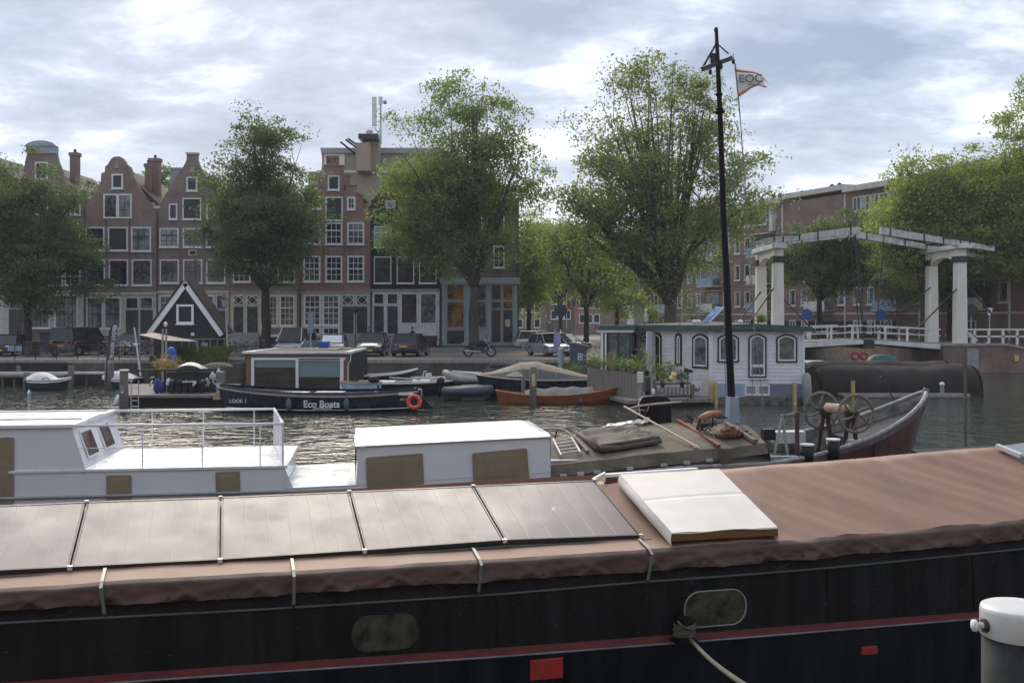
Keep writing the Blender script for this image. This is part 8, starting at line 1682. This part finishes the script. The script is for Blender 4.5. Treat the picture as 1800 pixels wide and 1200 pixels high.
# small black tender near bow, dark boat
# ================================================================== LEFT: BLACK GABLED CABIN, DOCK, PILES
D = 63.0
ca = thing('gabled_cabin', 'black weatherboarded gabled cabin with white bargeboards on the left bank', 'cabin', (X(325,D),D,STREET))
ax, az = X(327,D), Z(497,D); lx, lz = X(266,D), Z(580,D); rx, rz_ = X(386,D), Z(580,D); zb_ = .6
nb = 14   # weatherboards of the gable
for i in range(nb):
    z0 = zb_+(az-zb_)*i/nb; z1 = zb_+(az-zb_)*(i+1)/nb-.012
    def xw(z):
        if z <= lz: return (X(270,D), X(383,D))
        t = min(1,(z-lz)/(az-lz)); return (lx+(ax-lx)*t, rx+(ax-rx)*t)
    (a0,b0),(a1,b1) = xw(z0), xw(z1); mb = MB(); mb.hexa([(a0,D-.03,z0),(b0,D-.03,z0),(b0,D+.05,z0),(a0,D+.05,z0)],[(a1,D-.01,z1),(max(b1,a1+.02),D-.01,z1),(max(b1,a1+.02),D+.05,z1),(a1,D+.05,z1)]); mb.build('weatherboard', M['darkwood'], ca)
mb = MB(); mb.box(X(270,D),X(383,D),D+.052,D+1.7,zb_,lz); mb.xz([(lx+.1,lz+.004),(rx-.1,lz+.004),(ax,az-.05)], D+.052, D+1.7); mb.build('cabin_body', M['darkwood'], ca)
for s_, ex, ez in ((-1,lx,lz),(1,rx,rz_)):
    d = Vector((ex-ax,0,ez-az)).normalized(); nrm = Vector((-d.z*s_,0,d.x*s_)); nrm = nrm if nrm.z > 0 else -nrm
    p0, p1 = Vector((ax,0,az)), Vector((ex,0,ez))+d*.35; 
    mb = MB(); q0, q1 = p0+nrm*.10, p1+nrm*.10; q2, q3 = p1-nrm*.20, p0-nrm*.20-d*(-.0)
    mb.add([(v.x,D-.16,v.z) for v in (q0,q1,q2,q3)]+[(v.x,D-.06,v.z) for v in (q0,q1,q2,q3)], [(0,1,2,3),(7,6,5,4),(0,4,5,1),(1,5,6,2),(2,6,7,3),(3,7,4,0)]); mb.build('bargeboard', M['white'], ca)
    mb = MB(); r0, r1 = p0+nrm*.11, p1+nrm*.11; mb.hexa([(r0.x,D-.2,r0.z),(r1.x,D-.2,r1.z),(r1.x,D+1.8,r1.z),(r0.x,D+1.8,r0.z)],[(r0.x+nrm.x*.12,D-.2,r0.z+nrm.z*.12),(r1.x+nrm.x*.12,D-.2,r1.z+nrm.z*.12),(r1.x+nrm.x*.12,D+1.8,r1.z+nrm.z*.12),(r0.x+nrm.x*.12,D+1.8,r0.z+nrm.z*.12)]); mb.build('roof_slope', M['tileDark'], ca)
window(ca, X(311,D), X(341,D), Z(569,D), Z(535,D), D-.035, M['white'], 'glass', fw=.13, mid=None)
mb = MB(); mb.box(X(355,D),X(365,D),D-.10,D-.04,Z(611,D),Z(603,D)); mb.build('blue_house_plate', mat('pale_blue_plate', (.45,.55,.68), .5), ca)
mb = MB(); mb.lathe([(.12,0),(.10,.2)], (X(340,D),D-.15,Z(590,D)), 8); mb.build('wall_lamp', M['white_old'], ca)
# grass bank
gb2 = thing('grass_bank', 'sloping green grass bank in front of the black gabled cabin', 'bank', (X(352,58),58,0)); gb2['kind'] = 'structure'
gm = mat('bank_turf', (.045,.070,.022), .95, var=.4, scale=5, bump=.8, bscale=60)
mb = MB(); xa, xb = X(302,58), X(404,58); mb.grid(lambda u, v: (xa+(xb-xa)*u, 57+3.9*v, 1.30+.92*math.sin(PI/2*min(1,v*1.5))+.05*nz3(u*9,v*5)), 30, 10); mb.build('turf', gm, gb2, smooth=True); mb = MB(); mb.box(xa,xb,57.02,60.9,-.4,1.28); mb.build('retaining_wall', M['brickQ'], gb2)
rng = np.random.default_rng(5); nblade = 9000; gp = np.stack([rng.uniform(xa,xb,nblade), 57+3.9*rng.uniform(0,1,nblade)**1.3, np.zeros(nblade)],1); gp[:,2] = 1.32+.92*np.sin(PI/2*np.minimum(1,(gp[:,1]-57)/3.9*1.5))
gme = leaves_mesh('grass', gp-np.array(ORG[gb2.name]), .07, leafmat('grass_blade', (.035,.065,.015), (.10,.13,.035), .3), rng, .25); go = bpy.data.objects.new('grass', gme); COL.objects.link(go); go.parent = gb2; go['kind'] = 'stuff'
mb = MB()
for k in range(9): x = xa+(xb-xa)*k/8; mb.tube([(x,59.8,2.1),(x,59.8,2.75)], .02, 4)
mb.tube([(xa,59.8,2.72),(xb,59.8,2.72)], .02, 4); mb.build('wire_fence', M['stone'], gb2)
# canopy sail with poles
q = thing('shade_sail', 'beige shade sail stretched left of the black gabled cabin', 'canopy', tuple(P(295,598,58))); c4_ = [P(243,588,58.5),P(291,598.5,56.5),P(348,600,58.5),P(272,585,61)]
mb = MB(); mb.grid(lambda u, v: tuple(c4_[0]*(1-u)*(1-v)+c4_[1]*u*(1-v)+c4_[2]*u*v+c4_[3]*(1-u)*v+Vector((0,0,-.18*math.sin(PI*u)*math.sin(PI*v)))), 12, 12); mb.build('sail', mat('beige_sail_cloth', (.55,.47,.38), .8), q, smooth=True, solid=.015)
for i, (a, b, c_, D_, lb_) in enumerate(((246,590,640,58.5,'left thin post of the beige shade sail'),(347,600,640,58.5,'right thin post of the beige shade sail'))):
    mb = MB(); mb.tube([P(a,b,D_),P(a,c_,D_)],.04,6); tag(mb.build('sail_post', M['stone'], loc=tuple(P(a,c_,D_))), lb_, 'post', 'shade sail posts')
for i, (a, lb_) in enumerate(((286,'left of the twin pale poles under the shade sail'),(292,'right twin pole with round white lamp on top'))):
    q = thing('mooring_pole', lb_, 'pole', (X(a,52),52,0)); mb = MB(); mb.cyl((X(a,52),52,-.3), .055, Z(578,52)+.3, 10); mb.build('shaft', mat('pale_pole', (.33,.30,.27), .7), q)
    if i: mb = MB(); mb.ball((X(291,52),52,Z(570,52)), .10, sz=1.4); mb.build('lamp_globe', M['white'], q, smooth=True)
q = thing('blue_tarp_bundle', 'bright blue plastic bundle behind the twin poles', 'bundle', tuple(P(300,628,55))); mb = MB(); c = P(301,620,55); mb.ball(tuple(c), .33, sx=.9, sy=.6, sz=.95, n=16, m=10); mb.tube([c+Vector((.1,0,-.1)), c+Vector((.25,0,-.55))],[.2,.06],8); mb.build('plastic_sheet', M['blue'], q, smooth=True)
q = bush('dry_reed', 'straw coloured dry reed tuft beside the twin poles', 'reed', P(292,650,50), .65, 330, .22, leafmat('straw_reed', (.30,.18,.08), (.50,.37,.18), .2), 90, flat=.5, stem=True, asp=.06)
q = thing('green_planter', 'dark green plant box left of the shade sail post', 'planter', tuple(P(268,640,57))); mb = MB(); mb.box(X(262,57),X(276,57),57,57.5,.9,Z(625,57)); mb.build('box', mat('dark_green_box', (.015,.04,.02), .7), q)
# dock platform with rack of outboards
D = 48.0
dk2 = thing('jetty', 'boat rental jetty platform left of the navy sloop', 'jetty', (X(310,49),49,0))
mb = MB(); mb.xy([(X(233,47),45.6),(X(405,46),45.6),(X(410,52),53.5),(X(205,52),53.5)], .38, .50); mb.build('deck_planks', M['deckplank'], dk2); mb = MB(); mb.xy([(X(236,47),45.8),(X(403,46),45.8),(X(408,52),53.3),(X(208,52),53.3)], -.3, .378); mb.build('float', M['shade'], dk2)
rk = thing('storage_rack', 'dark storage rack with hanging outboards on the rental jetty', 'rack', (X(315,47),47,.5)); D = 47.0
mb = MB(); mb.beam(P(240,651,D), P(384,649,D), .10, .08)
mb.build('top_bar', M['dark'], rk)
for px in (273,289,344,378): mb = MB(); mb.box(X(px,D)-.04,X(px,D)+.04,D+.06,D+.14,.5,Z(650,D)); mb.build('upright', M['dark'], rk)
mb = MB(); mb.box(X(289,D),X(380,D),D+.3,D+.36,.5,Z(654,D)); mb.build('back_screen', M['slate'], rk)
mb = MB(); mb.grid(lambda u, v: (X(304+50*u,D), D+.1+.9*v, Z(649.5,D)+.32*math.sin(PI*u)**.7*(.6+.4*math.sin(PI*v))), 14, 6); mb.build('arched_cover', M['shopgrey'], rk, smooth=True)
kk = 0
for i, (px, m_, lb_) in enumerate(((303,'dark','leftmost black outboard hanging on the storage rack'),(316,'blackpaint','second black outboard from the left on the rack'),(328,'dark','third outboard on the rack, with white cowl stripe'),(338,'blackpaint','fourth outboard on the rack beside the white stripe one'),(355,'dark','rightmost outboard on the rack, near the white fender'))):
    o = local('outboard_motor', lb_, 'outboard motor', (X(px,D-.4),D-.4,.35), 0, 'outboards on the rental rack'); mb = MB(); mb.ball((0,0,.62), .17, sx=.9, sy=1.3, sz=1.0); mb.build('cowl', M[m_], o, smooth=True); mb = MB(); mb.hexa([(-.05,-.1,-.15),(.05,-.1,-.15),(.05,.1,-.15),(-.05,.1,-.15)],[(-.09,-.14,.5),(.09,-.14,.5),(.09,.14,.5),(-.09,.14,.5)]); mb.build('leg', M['dark'], o, bevel=.02)
    if i in (2,3): mb = MB(); mb.box(-.14,.14,-.19,-.13,.66,.72); mb.build('cowl_stripe', M['white'], o)
for i, (px, rx_, m_, h_, lb_) in enumerate(((276,.17,'blue',.72,'tall blue bag hanging at the left of the rack'),(284,.14,'blue',.6,'second blue bag on the rack'))):
    o = local('storage_bag', lb_, 'bag', (X(px,D-.1),D-.1,.45)); mb = MB(); mb.lathe([(.05,0),(rx_,.2),(rx_*.9,h_*.7),(.06,h_)], (0,0,0), 12); mb.build('fabric', mat('deep_blue_fabric', (.03,.05,.22), .7), o, smooth=True)
for i, (a, b, c_, d_, lb_) in enumerate(((294,678,297,664,'pale white fender standing in the rental rack'),(370,666,375,654,'white fender slanting at the right end of the rack'),(338,678,345,670,'small white fender lying below the outboards'))):
    o = thing('fender', lb_, 'fender', tuple(P(a,b,D-.5)), group='white fenders on the rental jetty'); mb = MB(); p0, p1 = P(a,b,D-.5), P(c_,d_,D-.5); mb.tube([p0,p0.lerp(p1,.2),p0.lerp(p1,.8),p1],[.03,.09,.08,.02],10); mb.build('body', M['white_old'], o, smooth=True)
o = thing('rope_loops', 'white rope loops hanging beside the slanting fender', 'rope', tuple(P(364,680,D-.5))); mb = MB(); mb.tube([P(361,666,D-.5),P(366,672,D-.5),P(361,679,D-.5)],.025,6); mb.tube([P(363,664,D-.5),P(369,671,D-.5),P(365,679,D-.5)],.025,6); mb.build('loops', M['whiterope'], o, smooth=True)
o = thing('charging_cabinet', 'grey charging cabinet with pale blue label at the jetty corner', 'cabinet', (X(392,D),D-.8,.5)); mb = MB(); mb.box(X(388,D),X(400,D),D-.8,D-.4,.5,Z(652,D)); mb.build('case', mat('warm_grey_case', (.20,.19,.17), .6), o, bevel=.01); mb = MB(); mb.box(X(389.5,D),X(398,D),D-.83,D-.805,Z(679,D),Z(671,D)); mb.build('label_plate', mat('pale_blue_label', (.5,.58,.66), .5), o)
mb = MB(); mb.lathe([(.10,0),(.02,.18)], (X(391,D),D-.6,Z(652,D)+.002), 4); mb.build('pointed_cap', M['white_old'], o)
o = thing('lifebuoy_case', 'small pale lifebuoy case left of the charging cabinet', 'box', tuple(P(383,684,D-.6))); mb = MB(); mb.torus(tuple(P(383,668,D-.6)), .22, .03, 'y', 18, 6, squash=1); mb.box(X(381,D),X(387,D),D-.55,D-.45,Z(666,D),Z(656,D)); mb.build('case', M['white_old'], o)
o = thing('bow_fender', 'tan rope bow fender block at the bow of the navy sloop', 'fender', tuple(P(383,700,44))); mb = MB(); c = P(381,697,44); mb.hexa([c+Vector((-.14,-.15,-.12)),c+Vector((.16,-.15,-.12)),c+Vector((.16,.15,-.12)),c+Vector((-.14,.15,-.12))],[c+Vector((.0,-.08,.22)),c+Vector((.12,-.08,.22)),c+Vector((.12,.08,.22)),c+Vector((.0,.08,.22))]); mb.build('block', mat('tan_rope_block', (.38,.28,.18), .8), o)
o = thing('cleat', 'white mooring cleat on the left corner of the rental jetty', 'cleat', tuple(P(265,678,46))); mb = MB(); mb.tube([P(263,678,46),P(268,669,46)],[.05,.03],8); mb.tube([P(264,664,46),P(271,662,46)],[.03,.03],6); mb.build('horn', M['white_old'], o, smooth=True)
o = thing('upturned_kayak', 'upturned grey kayak lying behind the storage rack', 'kayak', tuple(P(370,650,52))); mb = MB(); mb.grid(lambda u, v: (lambda p: (p.x,p.y+.3*math.cos(PI*v),p.z+.25*math.sin(PI*v)*math.sin(PI*u)**.5))(P(352,647,52).lerp(P(408,644,52),u)), 20, 8); mb.build('hull_shell', M['wood_pile'], o, smooth=True)
# ladder, piles, poles, fenders, walkway
o = thing('swim_ladder', 'galvanised ladder rising from the water beside the big pile', 'ladder', tuple(P(237,722,43.5))); D = 43.5
for px in (230.5,243.5): mb = MB(); mb.tube([P(px,669,D),P(px,724,D)],.025,6); mb.build('rail', M['steel'], o)
for py in (681,694,704,714): mb = MB(); mb.tube([P(230.5,py,D),P(243.5,py,D)],.018,6); mb.build('rung', M['steel'], o)
def pile(px, pyt, pyb, r, label, cap=False, m='wood_pile', tilt=0):
    D_ = HC*F/(pyb-HOR); x = X(px,D_); o = thing('mooring_pile', label, 'pile', (x,D_,0), group='wooden mooring piles'); zt = Z(pyt,D_); mb = MB(); mb.tube([(x,D_,-.5),(x+tilt*.5,D_,zt*.5),(x+tilt,D_,zt)],[r*1.05,r,r*.95],12); mb.build('shaft', M[m], o, smooth=True)
    if cap: mb = MB(); mb.cyl((x+tilt,D_,zt+.002), r*1.12, .06, 12); mb.build('cap', M['white_old'], o)
    return o, x, D_
o, x, D_ = pile(218,652,719,.19,'big pile with pale top beside the swim ladder', True)
mb = MB(); mb.box(x-.10,x+.10,D_-.215,D_-.19,Z(690,D_),Z(677,D_)); mb.build('sign_plate', M['stone'], o); mb = MB(); mb.ball((x,D_-.2,Z(689,D_)), .05); mb.build('white_knob', M['white'], o)
pile(33,642,676,.13,'pale leaning pile near the left edge'); pile(125,642,678,.17,'double pile right of the first green dinghy'); pile(47,655,680,.2,'short stump behind the leftmost pile')
o, x, D_ = pile(937,645,712,.16,'dark pile with yellow strip in front of the mahogany launch'); mb = MB(); mb.box(x-.06,x+.09,D_-.18,D_-.155,Z(678,D_),Z(656,D_)); mb.build('yellow_strip', mat('pale_yellow_strip', (.52,.48,.30), .6), o)
pile(920,666,702,.11,'shorter dark pile between the canopied sloop and mahogany launch')
pile(736,666,692,.12,'dark pile beyond the stern of the navy sloop')
pile(192,638,682,.25,'thick grey pile under the rental flag')
for i, (px, py, D_, s_, lb_) in enumerate(((207,708,46.5,.17,'white pear shaped buoy floating left of the big pile'),(51,693,53,.09,'tiny white buoy floating below the first green dinghy'))):
    o = thing('mooring_buoy', lb_, 'buoy', (X(px,D_),D_,0)); mb = MB(); mb.lathe([(s_*.3,-.1),(s_,.05),(s_*.9,s_*1.2),(s_*.4,s_*2.3),(.02,s_*2.6)], (X(px,D_),D_,0), 14); mb.build('float_body', M['white'], o, smooth=True)
o = thing('leaning_pole', 'thin white pole leaning above the left jetty corner', 'pole', tuple(P(247,660,52))); mb = MB(); mb.tube([P(236,575,52),P(247,660,52)],[.035,.05],6); mb.build('shaft', M['white_old'], o)
for i, (x0, x1, py, D_, lb_) in enumerate(((0,190,655.5,60.0,'long thin white edged walkway along the left quay'),(0,112,661,59.3,'lower dark walkway beam at the far left'))):
    o = thing('walkway', lb_, 'walkway', (X(95,D_),D_,0)); z = Z(py,D_); mb = MB(); mb.box(X(-60,D_),X(x1,D_),D_,D_+.7,z-.06,z+.06); mb.build('deck', M['white_old'] if i == 0 else M['deckplank'], o)
    for k in range(7): mb = MB(); x = X(-40+k*(x1+30)/7,D_); mb.cyl((x,D_+.3,-.4), .08, z+.33, 8); mb.build('support', M['wood_pile'], o)
o = thing('timber_fender', 'dark stacked timber fendering on the left quay wall', 'fendering', (X(55,60.5),60.6,0))
for k in range(4): mb = MB(); mb.box(X(0,60.6),X(112,60.6),60.55,60.9,Z(637+k*5,60.6)-.13,Z(637+k*5,60.6)+.0); mb.build('timber', M['darkwood'], o)
# rental flag
D = 57.0
o = thing('feather_flag', 'dark grey feather flag lettered BOAT RENTAL by the left quay', 'flag', (X(194,D),D,0))
mb = MB()
def ff_(u, v):
    top = [(204,569),(200,572),(196,580)]; xL = np.interp(v,[0,.1,.25,.6,1],[203,196,193,189.5,187]); xR = np.interp(v,[0,.05,.25,.6,1],[206,208,206,203,200]); return tuple(P(xL+(xR-xL)*u, 567+65*v, D)+Vector((0,.05*math.sin(u*4+v*6),0)))
mb.grid(ff_, 6, 24); mb.build('banner_cloth', mat('dark_grey_banner', (.085,.095,.10), .8, var=.08), o, smooth=True, solid=.01)
mb = MB(); mb.tube([P(187,672,D),P(188,630,D),P(192,585,D),P(198,569,D),P(206,567,D)],.03,6); mb.build('pole', M['dark'], o, smooth=True)
text_on(o, 'BOAT RENTAL', .27, P(198.0,604,D-.12), txt, rot=(PI/2, PI/2+.10, 0), bold=.006, sx=.98)
mb = MB(); c = P(202,575,D-.12)
for k in range(5): t = k*PI/5; mb.beam(c+Vector((.14*math.cos(t),0,.14*math.sin(t))), c-Vector((.14*math.cos(t),0,.14*math.sin(t))), .02, .03)
mb.build('star_emblem', txt, o)

# thin damp air over the canal
hm = bpy.data.materials.new('canal_haze'); hm.use_nodes = True; ht_ = hm.node_tree; ht_.nodes.remove(ht_.nodes['Principled BSDF']); pv = nn(ht_, 'ShaderNodeVolumePrincipled')
pv.inputs['Color'].default_value = (.92, .95, 1, 1); pv.inputs['Density'].default_value = .0004; ht_.links.new(pv.outputs[0], ht_.nodes['Material Output'].inputs['Volume'])
mb = MB(); mb.box(-700, 700, -70, 420, -1.4, 34); tag(mb.build('haze', hm), kind='stuff')
